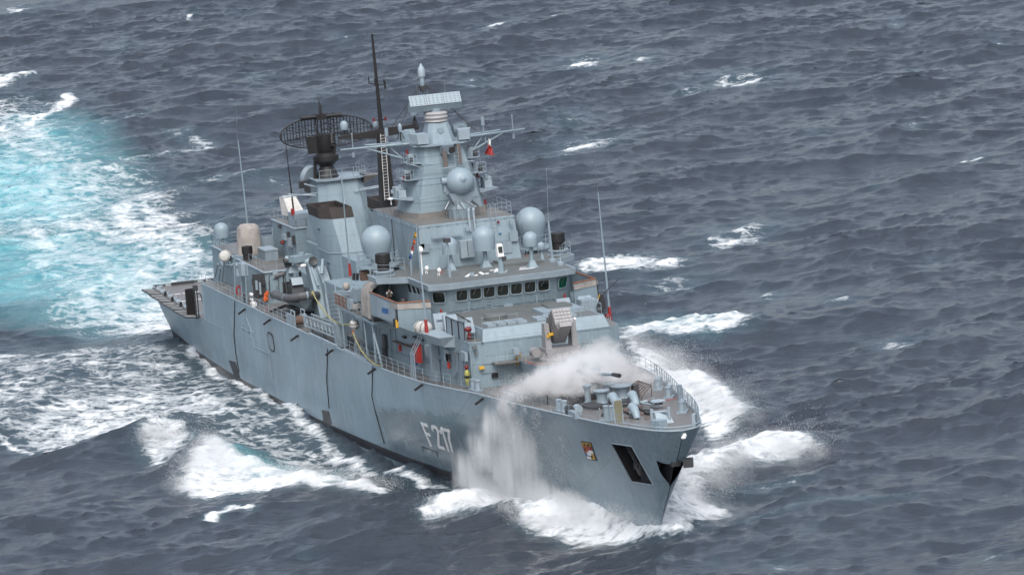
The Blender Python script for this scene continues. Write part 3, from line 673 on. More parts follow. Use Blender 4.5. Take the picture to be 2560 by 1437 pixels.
# ship's crest: gold framed plate with quartered arms
cr = [hull_at(1455, 1104), hull_at(1478, 1107), hull_at(1492, 1149), hull_at(1470, 1146)]
def crest_patch(name, u0, u1, v0, v1, mat, off, th=0.03):
    def q(u, v): p = (cr[0]*(1-u) + cr[1]*u)*(1-v) + (cr[3]*(1-u) + cr[2]*u)*v; return p
    pts = [q(u0, v0), q(u1, v0), q(u1, v1), q(u0, v1)]; nrm = np.array([0.28, -0.93, -0.25])
    return obj(name, MB().slab([p + nrm*off for p in pts], th, nrm), mat, hull)
crest_patch('crest_plate', -0.06, 1.06, -0.04, 1.04, 'dark_metal', 0.03).__setitem__('label', "framed coat of arms plate on the starboard bow")
crest_patch('crest_field', 0.02, 0.98, 0.0, 0.2, 'yellow', 0.065); crest_patch('crest_field', 0.04, 0.42, 0.22, 0.58, 'orange', 0.065); crest_patch('crest_field', 0.46, 0.96, 0.22, 0.42, 'red_paint', 0.065)
crest_patch('crest_field', 0.46, 0.96, 0.44, 0.62, 'white_paint', 0.065); crest_patch('crest_field', 0.04, 0.48, 0.60, 0.80, 'blue', 0.065); crest_patch('crest_field', 0.28, 0.7, 0.56, 0.74, 'white_paint', 0.1)
crest_patch('crest_field', 0.52, 0.96, 0.66, 0.96, 'yellow', 0.065); crest_patch('crest_field', 0.06, 0.5, 0.82, 0.98, 'white_paint', 0.065)
for u, v in ((.2, .4), (.7, .8), (.3, .1), (.6, .12), (.8, .1)): crest_patch('crest_charge', u-.07, u+.07, v-.06, v+.06, 'black_paint', 0.1)
# fender strakes and pipes down the side, water inlets, boot topping scuff
for pts in ([(588, 753), (587, 800), (586, 835), (590, 880), (599, 930)], [(820, 872), (819, 920), (818, 950), (824, 1020)], [(933, 915), (931, 990), (940, 1030), (962, 1108)], [(615, 785), (633, 838), (638, 866), (675, 885), (683, 946)]):
    mb = MB(); q = [hull_at(*p) + np.array([0, -0.05, 0]) for p in pts]; q = [q[i] for i in range(len(q))]
    mb.tube(q, 0.05, 6); obj('side_strake', mb, 'dark_metal' if pts[0][0] != 615 else 'fitting_paint', hull)
mb = MB(); mb.tube([hull_at(605, 818) + np.array([0, -.05, 0]), hull_at(637, 833) + np.array([0, -.05, 0])], 0.05)
for a, b_, c_, d_ in ((608, 810, 609, 826), (622, 817, 623, 834)): mb.tube([hull_at(a, b_) + np.array([0, -.05, 0]), hull_at(c_, d_) + np.array([0, -.05, 0])], 0.05)
obj('side_pipe', mb, 'fitting_paint', hull)
for quad_ in ([(573, 900), (590, 905), (602, 948), (592, 952)], [(806, 1024), (823, 1028), (850, 1112), (836, 1112), (816, 1094)]):
    mb = MB(); q = [hull_at(*p) for p in quad_]; mb.slab([p + np.array([0, -0.02, 0]) for p in q], 0.05, (0, -1, 0)); obj('water_inlet_plate', mb, 'boot_black', hull, 'dark grating plate low on the hull side')
mb = MB()
for i in range(24):
    t = 2*math.pi*i/24; t2 = 2*math.pi*(i+1)/24
    def ov(t, k): return 48.95 + 1.12*k*math.copysign(abs(math.cos(t))**0.55, math.cos(t)), 5.52 + 0.88*k*math.copysign(abs(math.sin(t))**0.55, math.sin(t))
    (x0, z0), (x1, z1) = ov(t, 1.0), ov(t2, 1.0); (x2, z2), (x3, z3) = ov(t, .82), ov(t2, .82)
    mb.add([on_hull(x0, z0, .02), on_hull(x1, z1, .02), on_hull(x3, z3, .06), on_hull(x2, z2, .06)], [(0, 1, 2, 3)])
rim_ = obj('pilot_door_rim', mb, 'boot_black', hull, 'dark rim of the oval boarding door')
mb = MB(); mb.add([on_hull(*ov(2*math.pi*i/24, .83), .03) for i in range(24)], [tuple(range(24))]); obj('pilot_door', mb, 'fitting_paint', hull, 'oval boarding door in the ship side')
# black scupper chutes along the deck edge
sc0 = None
for px_, py_ in ((615, 772), (678, 798), (747, 838), (834, 874), (940, 921), (1058, 961), (1210, 996)):
    q = hull_at(px_, py_ + 4)
    if sc0 is None:
        sc0 = obj('scupper_chute', MB().box((0, 0, 0), (0.22, .8, 0.15), RX(0.5)).box((0, .28, .13), (0.16, .4, .1)), 'black_paint', hull, at=(0, 0, 0)); sc0.location = q + np.array([0, -0.4, -0.05]) - ORG['hull']
    else: copy_of(sc0, hull, q + np.array([0, -0.4, -0.05]))
bt = MB()
for s_ in (-1, 1):
    xs2 = np.linspace(0.8, 129, 90); zt = 0.42
    r0 = [(x, s_*(float(hull_y(x, zt)) + 0.006), zt) for x in xs2]; r1_ = [(x, s_*(float(hull_y(x, -0.3)) + 0.006), -0.3) for x in xs2]; r2_ = [(x, s_*(float(hull_y(x, -1.6)) + 0.006), -1.6) for x in xs2]
    nn = len(xs2); bt.add(r0 + r1_ + r2_, [(k*nn+i, k*nn+i+1, (k+1)*nn+i+1, (k+1)*nn+i) for k in range(2) for i in range(nn-1)])
obj('boot_topping', bt, 'boot_black', hull, 'black waterline band')
mb = MB(); q0 = hull_at(1057, 1116); q1_ = hull_at(1093, 1130)
mb.tube([q0 + np.array([0, -.04, 0]), q1_ + np.array([0, -.04, 0])], 0.03, 5)
for p_ in (q0, q1_): mb.tube([p_ + np.array([0, -.04, 0]), p_ + np.array([0.1, -.04, -0.35])], 0.04, 5)
obj('side_pipe', mb, 'dark_metal', hull)

# ------------------------------------------------------------------ flight deck: markings and safety nets
mk = None
def stripe(pts, z, mat='white_paint', name='deck_marking', parent=None, th=0.006):
    return obj(name, MB().slab([tuple(p[:2]) + (z,) for p in pts], th), mat, parent or main_deck)
def stripe_px(pxs, z, mat='white_paint', parent=None, name='deck_marking'):
    return stripe([P(a, b_, z=z) for a, b_ in pxs], z + 0.004, mat, name, parent)
for y0, y1 in ((-6.6, -6.0), (-5.8, -4.2), (-3.9, -2.3), (-2.0, -0.4), (-0.1, 1.5), (1.8, 3.4), (3.7, 5.3), (5.6, 6.6)): stripe([(6.4, y0), (6.75, y0), (6.75, y1), (6.4, y1)], FD + 0.024, parent=flight)
stripe([(11.4, -7.6), (11.7, -7.6), (11.7, 7.6), (11.4, 7.6)], FD + 0.024, parent=flight)
stripe([(0.6, -0.15), (24, -0.15), (24, 0.15), (0.6, 0.15)], FD + 0.028, parent=flight)
nets = []
for s_ in (-1, 1):
    for i in range(11):
        x0 = 1.4 + i*1.95; x1 = x0 + 1.8; ya = float(hull_y(x0, FD-0.02)); yb = float(hull_y(x1, FD-0.02)); dz_ = 0.05
        mb = MB(); A, B_ = np.array([x0, s_*(ya+.02), FD-.05]), np.array([x1, s_*(yb+.02), FD-.05]); ov_ = np.array([0, s_*1.25, 0.12 + 0.05*math.sin(i*2.1)]); C_, D_ = B_ + ov_, A + ov_
        mb.tube([A, B_, C_, D_, A], 0.075, 5); mb.tube([A + (B_-A)*.5, D_ + (C_-D_)*.5], 0.035, 4)
        npn = obj('net_frame', mb, 'dark_metal', flight)
        cn = MB()
        for k in range(1, 8): cn.cyl(A + (B_-A)*k/8, D_ + (C_-D_)*k/8, 0.045 if k % 2 else 0.02, n=4)
        for k in range(1, 6): cn.cyl(A + (D_-A)*k/6, B_ + (C_-B_)*k/6, 0.016, n=3)
        obj('net', cn, 'net_slat', flight)
        if i % 1 == 0:
            st_ = MB(); st_.box(A + np.array([.4, -s_*.25, .14]), (0.9, 0.3, 0.2), RZ(0.2*s_)); st_.tube([A + np.array([.1, -s_*.1, .05]), A + np.array([.5, -s_*.55, .35]), A + np.array([1.0, -s_*.3, .1])], 0.035, 4)
            obj('net_strut', st_, 'pale_paint', flight)
mb = MB(); mb.tube([(0.05, -7.1, FD+.15), (0.05, 7.1, FD+.15)], 0.05, 5)
for y in np.linspace(-6.8, 6.8, 18): mb.box((0.1, y, FD+.1), (0.14, 0.2, 0.2))
mb.box((0.35, -4.2, FD+.16), (0.5, 2.2, 0.22)); mb.box((0.35, 0.5, FD+.16), (0.5, 2.0, 0.22))
obj('deck_edge_coaming', mb, 'dark_metal', flight)
for k, (px_, py_) in enumerate(((413, 732), (431, 745), (452, 758), (477, 772))):
    q = P(px_, py_, z=FD + 0.3); box_part('deck_light', (q[0], q[1], FD+.2), (0.22, 0.22, 0.42), 'black_paint', flight)
# folded net panel standing at the step
mb = MB(); a = np.array([20.6, -8.35, FD]); mb.box((21.0, -8.5, FD+1.25), (0.12, 0.95, 2.5), RZ(0.15)); obj('folded_net', mb, 'black_paint', flight, 'black net panel folded upright at the deck step')
mb = MB(); mb.cyl((22.4, -8.4, FD-.2), (22.4, -8.4, FD+2.9), 0.07); mb.cyl((22.9, -8.3, FD), (22.9, -8.3, FD+2.5), 0.06); mb.box((22.4, -8.3, FD+2.7), (0.4, 0.4, 0.5)); mb.tube([(22.9, -8.3, FD+2.3), (23.5, -8.1, FD+2.2), (23.8, -8.0, FD+1.2)], 0.06); obj('net_post', mb, 'dark_metal', flight)

# ------------------------------------------------------------------ forward superstructure
DK2 = 12.33
house = [(58, -5.2), (72, -5.2), (74, -6.4), (100, -6.45), (105.0, -6.25), (105.64, -5.35)]
fp = both(house)
bot = [(x, y, 7.7) for x, y in fp]; top = [(x, y, DK2 if x > 73 else 11.7) for x, y in fp]
mb = MB(); f2 = both([(73.5, -6.4), (100, -6.45), (105.0, -6.25), (105.64, -5.35)]); mb.ext(f2, 7.7, DK2)
mb.ext(both([(57.5, -5.2), (73.4, -5.2)]), 7.7, 11.65)
deckhouse = obj('deckhouse', mb, 'ship_paint', ship, 'grey deckhouse under the bridge')
obj('deckhouse_deck', MB().ext(both([(73.4, -6.36), (100, -6.41), (104.9, -6.2), (105.5, -5.3)]), DK2, DK2 + 0.025), 'deck_paint', ship)
bolts((105.05, -6.3, DK2 - .06), (105.7, -5.37, DK2 - .06), parent=deckhouse); bolts((105.70, -5.35, DK2 - .06), (105.70, 5.35, DK2 - .06), parent=deckhouse); bolts((96, -6.5, DK2 - .06), (105.0, -6.3, DK2 - .06), parent=deckhouse)
# doubling plates / panel seams on the front
for y0, y1, z0, z1 in ((-5.2, -3.9, 8.7, 10.4), (-2.6, -1.2, 8.8, 10.3), (2.8, 5.0, 8.8, 11.2), (-5.2, 5.2, 11.15, 12.1)): obj('wall_panel', MB().bx(105.63, 105.66, y0, y1, z0, z1), 'ship_paint', deckhouse)
# vertical-launch block with sloped coaming and hatches
VT = 13.22
vls = obj('missile_launch_block', MB().prism([(x, y, DK2) for x, y in both([(95.0, -5.2), (104.0, -5.2), (105.62, -5.3)])], [(x, y, VT) for x, y in both([(95.0, -4.9), (103.6, -5.05), (105.1, -5.05)])]), 'ship_paint', ship, 'raised block with rows of square missile hatches')
obj('launch_deck', MB().ext(both([(95.0, -4.8), (104.6, -4.85)]), VT, VT + 0.02), 'roof_deck', vls)
hm = None
for i, y in enumerate((-4.05, -3.2, -2.35, -1.5, 0.1, 0.95, 1.8, 2.65)):
    for j, x in enumerate((104.0, 103.1)):
        mb = MB(); mb.ext([(x-.37, y-.37), (x+.37, y-.37), (x+.37, y+.37), (x-.37, y+.37)], VT + 0.02, VT + 0.20); mb.box((x+.3, y, VT+.24), (0.1, 0.5, 0.1))
        if hm is None: hm = obj('missile_hatch', mb, 'pale_paint', vls)
        else: copy_of(hm, vls, (x, y, VT + .02) if False else np.array([x, y, VT + 0.02]) + (ORG[hm.name] - np.array([104.0, -4.05, VT + 0.02])))
mb = MB(); mb.lathe((100.6, -2.6, VT), [(0.95, 0), (0.95, 0.42), (0.8, 0.5)], 20); obj('round_hatch', mb, 'roof_deck', vls, 'round olive grey hatch cover')
mb = MB(); mb.ext([(99.2, 0.9), (102.2, 0.9), (102.2, 4.4), (99.2, 4.4)], VT, VT + 0.3); obj('exhaust_grating', mb, 'fitting_paint', vls)
mb = MB(); mb.ext([(98.7, 1.9), (100.6, 1.9), (100.6, 3.9), (98.7, 3.9)], VT + .31, VT + 0.45); obj('exhaust_cover', mb, 'roof_deck', vls)
for x, y in ((96.4, -6.0), (97.9, -5.6), (96.6, 4.4), (96.7, 6.2)):
    mb = MB(); z = DK2; mb.prism([(x-.2, y-.62, z), (x+.55, y-.62, z), (x+.55, y+.62, z), (x-.2, y+.62, z)], [(x-.35, y-.55, z+1.25), (x-.1, y-.55, z+1.25), (x-.1, y+.55, z+1.25), (x-.35, y+.55, z+1.25)])
    mb.box((x+.3, y, z+.8), (0.12, 0.8, .06)); obj('deck_locker', mb, 'fitting_paint', ship, 'slope fronted pale grey deck locker')
box_part('deck_box', (97.3, 6.15, DK2+.55), (1.5, 1.35, 1.1), 'fitting_paint', label='square grey box on the port deck edge')
railing([(104.7, -4.95, VT), (104.7, -2.0, VT)], 0.9, 2); railing([(104.75, 1.5, VT), (104.75, 5.0, VT), (98, 5.0, VT)], 0.9, 2)
# wind shield of framed panels at the starboard corner
mb = MB(); fr = MB()
for a, b_ in (((99.3, -6.35), (100.9, -6.38)), ((101.0, -6.38), (102.6, -6.33)), ((102.7, -6.33), (104.0, -6.25))):
    mb = MB(); mb.slab([(a[0], a[1], DK2+.05), (b_[0], b_[1], DK2+.05), (b_[0], b_[1], DK2+1.35), (a[0], a[1], DK2+1.35)], 0.05, (0, 1, 0)); obj('wind_panel', mb, 'fitting_paint', ship)
    fr.tube([(a[0], a[1]-.02, DK2), (a[0], a[1]-.02, DK2+1.42), (b_[0], b_[1]-.02, DK2+1.42), (b_[0], b_[1]-.02, DK2)], 0.04, 5)
obj('wind_panel_frame', fr, 'black_paint', ship)
railing([(104.1, -6.2, DK2), (105.2, -5.8, DK2)], 1.1, 3)
# heavy machine guns under covers, one each side, with a red lamp below
for s_, x, y in ((-1, 103.4, -5.6), (1, 98.5, 7.0)):
    g = thing('machine_gun', (x, y, DK2), 'black machine gun on a pivot %s' % ('beside the starboard wind panels' if s_ < 0 else 'by the port life raft'), 'machine gun', 'deck machine guns')
    obj('pivot_post', MB().cyl((x, y, DK2), (x, y, DK2+1.0), 0.09).cyl((x, y, DK2), (x, y, DK2+.12), 0.3), 'dark_metal', g)
    if s_ < 0:
        obj('gun_shield', MB().prism([(x-.1, y-.5, DK2+.5), (x+.1, y-.5, DK2+.5), (x+.1, y+.4, DK2+.5), (x-.1, y+.4, DK2+.5)], [(x-.3, y-.3, DK2+1.7), (x-.2, y-.3, DK2+1.7), (x-.2, y+.3, DK2+1.7), (x-.3, y+.3, DK2+1.7)]), 'pale_paint', g)
        obj('barrel', MB().cyl((x-.1, y+.1, DK2+1.35), (x+.3, y-1.2, DK2+2.25), 0.045, 0.03), 'black_paint', g)
    else:
        obj('gun_cover', MB().prism([(x-.3, y-.45, DK2+.3), (x+.3, y-.45, DK2+.3), (x+.3, y+.3, DK2+.3), (x-.3, y+.3, DK2+.3)], [(x-.12, y, DK2+1.5), (x+.12, y, DK2+1.5), (x+.12, y+.2, DK2+1.5), (x-.12, y+.2, DK2+1.5)]), 'black_paint', g)
        obj('barrel', MB().cyl((x, y+.2, DK2+1.5), (x+.4, y+1.6, DK2+2.7), 0.045, 0.03), 'black_paint', g)
mb = MB(); mb.sph((104.4, -6.05, DK2+.95), (0.2, 0.3, 0.22)); mb.box((104.4, -6.0, DK2+.5), (.15, .2, .7)); obj('gun_cap', mb, 'dark_red', ship, 'dark red cover at the starboard deck corner')
mb = MB(); q = P(1520, 790, x=98.4); mb.sph(q, (0.22, 0.32, 0.24)); mb.box(q - np.array([0, 0, .4]), (0.2, .25, .5)); obj('gun_cap', mb, 'dark_red', ship, 'dark red cover at the port deck corner')
mb = MB(); q0 = P(1517, 800, x=98.6); q1_ = P(1527, 825, x=98.6)
for k in range(3): mb.tube([q0 + np.array([0, k*.16, .3]), q0 + np.array([0, k*.16, -.9])], 0.03, 5)
for k in range(4): mb.tube([q0 + np.array([0, -.05, .1-k*.28]), q0 + np.array([0, .4, .1-k*.28])], 0.025, 4)
obj('ladder', mb, 'pale_paint', ship)

# ------------------------------------------------------------------ bridge
RF = 15.66
bfp = [(80, -5.9), (92.9, -5.95), (93.9, -4.45)]
mb = MB(); mb.prism([(x - .2, y, DK2) for x, y in both([(80, -5.9), (92.9, -6.2), (94.0, -4.5)])], [(x, y, 13.75) for x, y in both([(80, -5.9), (93.1, -6.15), (94.15, -4.45)])])
mb.prism([(x, y, 13.75) for x, y in both([(80, -5.9), (93.1, -6.15), (94.15, -4.45)])], [(x, y, RF-.25) for x, y in both([(80, -5.8), (93.5, -6.0), (94.6, -4.35)])])
bridge = obj('bridge', mb, 'ship_paint', ship, 'grey wheelhouse with a row of square windows')
roof = both([(78.5, -5.2), (84.0, -5.2), (84.3, -8.55), (87.0, -8.6), (88.7, -6.35), (94.55, -6.33), (95.05, -4.6)])
mb = MB(); mb.prism([(x - .1*(x > 94) , y*0.985, RF-.5) for x, y in roof], [(x, y, RF) for x, y in roof]); broof = obj('bridge_roof', mb, 'pale_paint', ship, 'flat wheelhouse roof with overhanging pale edge')
inn_ = both([(78.6, -5.1), (84.1, -5.1), (84.4, -8.4), (86.9, -8.42), (88.6, -6.15), (94.4, -6.15), (94.8, -4.55)])
obj('roof_deck', MB().ext(inn_, RF, RF + .02), 'roof_deck', ship)
# windows: frame, pane, wiper
def bridge_window(c, yaw, wdt, hgt, mat='glass', wiper=True):
    R = RZ(yaw) @ RY(0.20); c = np.array(c)
    def T(u, v, o): return np.array(R @ Vector((o, u, v))) + c
    mb = MB(); N_ = 20
    def rr(i, k): t = 2*math.pi*i/N_; return (wdt/2*k*math.copysign(abs(math.cos(t))**0.4, math.cos(t)), hgt/2*k*math.copysign(abs(math.sin(t))**0.4, math.sin(t)))
    w_ = obj('bridge_window', MB().add([T(*rr(i, 1.16), 0.0) for i in range(N_)] + [T(*rr(i, 1.16), 0.05) for i in range(N_)] + [T(*rr(i, 1.0), 0.05) for i in range(N_)] + [T(*rr(i, 1.0), -0.02) for i in range(N_)],
        [(k*N_+i, k*N_+(i+1) % N_, (k+1)*N_+(i+1) % N_, (k+1)*N_+i) for k in range(3) for i in range(N_)]), 'pale_paint', ship)
    obj('pane', MB().add([T(*rr(i, 1.02), 0.012) for i in range(N_)], [tuple(range(N_))]), mat, w_)
    if wiper: obj('wiper', MB().cyl(T(0.16, hgt*.78, .1), T(-0.22, -hgt*0.02, .09), 0.022, n=4).box(T(-.12, hgt*.2, .1), (.03, .05, .5), R @ RX(-0.42)).box(T(0.16, hgt*.8, .06), (.12, .14, .16)), 'steel', w_)
    return w_
yw = [(-3.48 + 1.16*i) for i in range(7)]
for i, y in enumerate(yw): bridge_window((94.40, y, 14.53), 0, 0.93, 0.90)
bridge_window((93.90, -5.27, 14.50), -0.56, 1.0, 0.9, wiper=False); bridge_window((93.90, 5.27, 14.50), 0.56, 1.0, 0.9, 'green_glass')
for x, wd_ in ((92.1, .9), (90.9, .9), (89.6, 1.0), (88.2, 1.0)):
    for s_ in (-1, 1): bridge_window((x, s_*6.02, 14.5), s_*math.pi/2, wd_, 1.15, 'glass', False)
mb = MB(); mb.tube([(94.75, -4.3, 15.0), (94.75, 4.3, 15.0)], 0.03, 5); obj('wiper_rail', mb, 'fitting_paint', bridge)
bolts((94.08, -4.4, 13.3), (94.08, 4.4, 13.3), parent=bridge); bolts((93.95, -4.4, 12.95), (93.95, 4.4, 12.95), 1.2, parent=bridge)
for c_, sz in (((94.05, 0.45, 12.95), (.25, .8, .7)), ((94.05, -3.2, 12.9), (.15, .5, .5)), ((94.05, -1.0, 12.75), (.12, 1.1, .8)), ((94.1, 2.9, 13.6), (.1, .1, 1.4))): box_part('wall_box', c_, sz, 'fitting_paint', bridge)
ladder((94.1, -1.2, DK2), (94.2, -1.2, 13.9), (0, .45, 0), 6, bridge); ladder((94.15, -2.9, DK2), (94.2, -2.9, 14.0), (0, .1, 0), 3, bridge)
for s_ in (-1, 1):
    mb = MB(); q = P(1412, 745, x=94.2); q[1] *= s_; mb.cyl(q - np.array([0, 0, .25]), q + np.array([0, 0, .25]), 0.1); mb.cyl(q + np.array([0, 0, .25]), q + np.array([0, 0, .38]), .05)
    e_ = obj('fire_extinguisher', mb, 'red_paint', None, 'red fire extinguisher on the bridge front, %s of the window row' % ('starboard' if s_ < 0 else 'port'), 'extinguisher', 'red fire extinguishers')
# bridge wings
for s_ in (-1, 1):
    op = [(84.6, -8.45), (92.6, -8.5), (94.05, -6.1)]
    mb = MB()
    def W(x, y, z): return (x, -s_*y, z)
    # outer shell: bulwark outside, underside sloping in to the deckhouse
    o_t = [W(84.5, -8.5, 14.18), W(92.7, -8.52, 14.22), W(94.15, -6.1, 14.3)]; o_m = [W(84.5, -8.5, 12.35), W(92.9, -8.52, 12.35), W(94.2, -6.1, 12.35)]
    o_b = [W(84.5, -6.42, 11.35), W(93.6, -6.45, 11.35), W(94.3, -6.0, 11.9)]; i_t = [W(84.5, -8.38, 14.18), W(92.62, -8.4, 14.22), W(94.0, -6.1, 14.3)]; i_b = [W(84.5, -8.38, 12.5), W(92.6, -8.4, 12.5), W(94.0, -6.1, 12.5)]
    rows = [o_b, o_m, o_t, i_t, i_b]; mb.add([p for r in rows for p in r], [(k*3+i, k*3+i+1, (k+1)*3+i+1, (k+1)*3+i) for k in range(4) for i in range(2)])
    mb.add([W(84.5, -6, 12.5), W(94, -6, 12.5), W(94, -6.1, 12.5), W(92.6, -8.4, 12.5), W(84.5, -8.38, 12.5)], [(0, 1, 2, 3, 4)])
    mb.add([W(84.5, -6.42, 11.35), W(84.5, -8.5, 12.35), W(84.5, -8.5, 14.18), W(84.5, -8.38, 14.18), W(84.5, -8.38, 12.5), W(84.5, -6, 12.5)], [(0, 1, 2, 3, 4, 5)])
    wing = obj('bridge_wing', mb, 'ship_paint', ship, 'grey bridge wing bulwark with sloping underside')
    obj('cap_rail', MB().tube([W(84.5, -8.45, 14.2), W(92.66, -8.46, 14.25), W(94.1, -6.1, 14.33)], 0.09, 6), 'wood', wing, 'varnished wooden cap rail')
    obj('spray_dodger', MB().slab([W(90.9, -8.56, 13.75), W(92.75, -8.58, 13.78), W(92.75, -8.56, 14.15), W(90.9, -8.54, 14.1)], .03, (0, s_, 0)).slab([W(92.78, -8.5, 13.75), W(94.25, -6.1, 13.8), W(94.2, -6.1, 14.2), W(92.75, -8.5, 14.15)], .03, (1, 0, 0)), 'canvas', wing)
    obj('side_lamp_screen', MB().box(W(92.3, -8.62, 12.6), (0.7, .25, 0.62)), 'black_paint', wing); obj('lamp_stripe', MB().box(W(92.72, -8.57, 13.3), (0.14, .1, 0.95)), 'black_paint', wing)
    obj('screen_edge', MB().box(W(92.72, -8.6, 12.6), (0.06, .3, 0.66)), 'yellow', wing)
obj('name_shield', MB().slab([P(956, 768, y=-8.52), P(972, 772, y=-8.52), P(972, 785, y=-8.52), P(956, 781, y=-8.52)], .05, (0, -1, 0)), 'blue', ship, 'blue plate on the starboard bridge wing')
obj('wing_panel', MB().slab([P(944, 745, y=-8.53), P(989, 766, y=-8.53), P(988, 806, y=-8.53), P(945, 790, y=-8.53)], .03, (0, -1, 0)), 'pale_paint', ship)

# ------------------------------------------------------------------ bridge roof outfit
mb = MB(); mb.prism([(x, y, RF) for x, y in both([(72, -4.35), (86.1, -4.3)])], [(x, y, 19.3) for x, y in both([(72, -4.2), (85.4, -4.12)])])
tower = obj('mast_house', mb, 'ship_paint', ship, 'grey block carrying the foremast')
obj('mast_house_deck', MB().ext(both([(72, -4.15), (85.35, -4.08)]), 19.3, 19.33), 'deck_paint', ship)
bolts((85.5, -4.1, 19.15), (85.5, 4.1, 19.15), .8, tower); bolts((74, -4.28, 19.1), (85.4, -4.2, 19.1), .8, tower); bolts((85.9, -4.2, 17.4), (85.9, 4.2, 17.4), 2.2, tower)
obj('wall_seam', MB().bx(78.0, 78.06, -4.36, -4.3, 15.9, 19.1), 'dark_metal', tower)
for (px_, py_, wx, wz) in ((1055, 614, .35, .5), (1168, 572, .3, .3), (1278, 556, .3, .3), (1284, 591, .7, .8), (1268, 618, .75, .95), (1118, 590, 2.6, .16), (1060, 620, .8, .7)):
    q = P(px_, py_, x=85.95); box_part('wall_box', q, (.22, wx, wz), 'fitting_paint', tower)
q0 = P(1146, 602, x=86.0); q1_ = P(1184, 640, x=86.0); box_part('ventilation_locker', ((86.2), (q0[1]+q1_[1])/2, (q0[2]+q1_[2])/2), (.6, abs(q1_[1]-q0[1]), abs(q1_[2]-q0[2])), 'pale_paint', tower, label='double door locker on the mast house front')
box_part('locker_seam', ((86.51), (q0[1]+q1_[1])/2, (q0[2]+q1_[2])/2), (.03, .04, abs(q1_[2]-q0[2])*.9), 'dark_metal', tower)
box_part('wall_stencil', P(1250, 584, x=85.75), (.04, .2, .12), 'blue', tower); box_part('alarm_bell', P(1246, 555, x=85.7), (.12, .16, .2), 'dark_red', tower)
q = P(1232, 542, x=85.6); obj('ladder', MB().cyl((85.75, 2.1, RF), (85.5, 2.1, 20.4), .03, n=5).cyl((85.75, 2.55, RF), (85.5, 2.55, 20.4), .03, n=5), 'pale_paint', tower)
ladder((85.85, 2.32, RF), (85.55, 2.32, 19.3), (0, .45, 0), 11, tower, 0.022)
for y in (0.2, 0.62): obj('vent_pipe', MB().tube([(85.75, y, 18.4), (85.6, y, 20.0), (85.2, y+.15, 20.2)], .1, 8), 'pale_paint', tower)
railing([(85.2, 2.0, 19.33), (85.2, 4.0, 19.33), (77, 4.1, 19.33)], 1.05, 3); railing([(85.3, -.9, 19.33), (85.3, -.2, 19.33)], 1.0, 2)
box_part('signal_lamp', P(1213, 505, x=84.8), (.16, .16, .35), 'dark_red')
def radome(px_, py_, foot, r, zr=1.0, ped=0.16, mat='dome_paint', cone=0.82, label=None, zb=RF):
    """domed antenna cover on a pillar; foot on the deck at foot, centre of the sphere seen at px,py"""
    x, y = foot; c = P(px_, py_, x=x); zc = c[2]
    prof = [(0.02, r*1.0)] + [(r*math.cos(t), r*math.sin(t)) for t in np.linspace(1.35, 0, 9)] + [(r*1.0, -r*.45*zr), (r*cone, -r*.95*zr), (r*.3, -r*1.02*zr)]
    d_ = obj('radome', MB().lathe((x, y, zc), prof[::-1], 28), mat, ship, label)
    obj('pedestal', MB().cyl((x, y, zb), (x, y, zc - r*.9*zr), ped*1.25, ped, 10).prism([(x-ped*2.4, y-ped*2.4, zb), (x+ped*2.4, y-ped*2.4, zb), (x+ped*2.4, y+ped*2.4, zb), (x-ped*2.4, y+ped*2.4, zb)], [(x-ped, y-ped, zb+.6), (x+ped, y-ped, zb+.6), (x+ped, y+ped, zb+.6), (x-ped, y+ped, zb+.6)]).box((x, y, zb+.04), (ped*5.4, ped*5.4, .08)), 'ship_paint', d_)
    return d_
f_ = P(1215, 668, z=RF); radome(1214, 592, f_[:2], 0.93, 1.2, .17, cone=.95, label='large domed radome on a pillar near the roof middle')
f_ = P(1331, 668, z=RF); radome(1327, 597, f_[:2], 0.61, 1.0, .16, cone=.92, label='medium domed radome on a tapered pillar to port')
f_ = P(1355, 650, z=RF); radome(1354, 614, f_[:2], 0.32, 1.0, .07, cone=.92, label='smallest domed radome, beside the medium one')
f_ = P(1129, 676, z=RF); radome(1123, 612, f_[:2], 0.64, 1.25, .15, cone=1.0, label='domed radome on a tapered pillar before the mast house')
for s_ in (-1, 1):
    x, y, z = 81.42, s_*6.71, 17.94; r = 1.29
    prof = [(0.72, -1.42), (0.98, -1.38), (1.2, -.55), (r, -.1)] + [(r*math.cos(t), r*math.sin(t)) for t in np.linspace(.15, 1.5, 9)] + [(0.02, r)]
    d_ = obj('satellite_dome', MB().lathe((x, y, z), prof, 32), 'dome_paint', ship, 'big round satellite dome beside the foremast')
    obj('dome_base', MB().cyl((x, y, DK2), (x, y, 16.55), .7, .62, 16).lathe((x, y, 15.7), [(1.0, 0), (1.75, .12), (1.75, .2), (0.6, .2)], 24), 'ship_paint', d_)
    ring = [(x + 1.7*math.cos(t), y + 1.7*math.sin(t), 15.9) for t in np.linspace(0, 2*math.pi, 15)]
    railing(ring, 1.1, 3, 0.9, d_, r=0.025)
    # drum shaped warfare antenna on the wing roof
    q = (86.0, s_*7.55, RF)
    e_ = obj('drum_antenna', MB().lathe((q[0], q[1], RF+.42), [(.52, 0), (.52, .02), (.5, .62), (.62, .66), (.62, 1.35), (.55, 1.42), (.3, 1.45)], 18), 'black_paint', ship, 'black drum antenna on the wing roof')
    obj('drum_mount', MB().lathe((q[0], q[1], RF), [(.95, 0), (.95, .06), (.6, .08), (.6, .3), (.85, .34), (.85, .42)], 18), 'pale_paint', e_)
    railing([(84.4, s_*5.3, RF), (84.4, s_*8.3, RF), (86.8, s_*8.35, RF), (87.6, s_*7.4, RF)], 1.05, 3, 1.0)
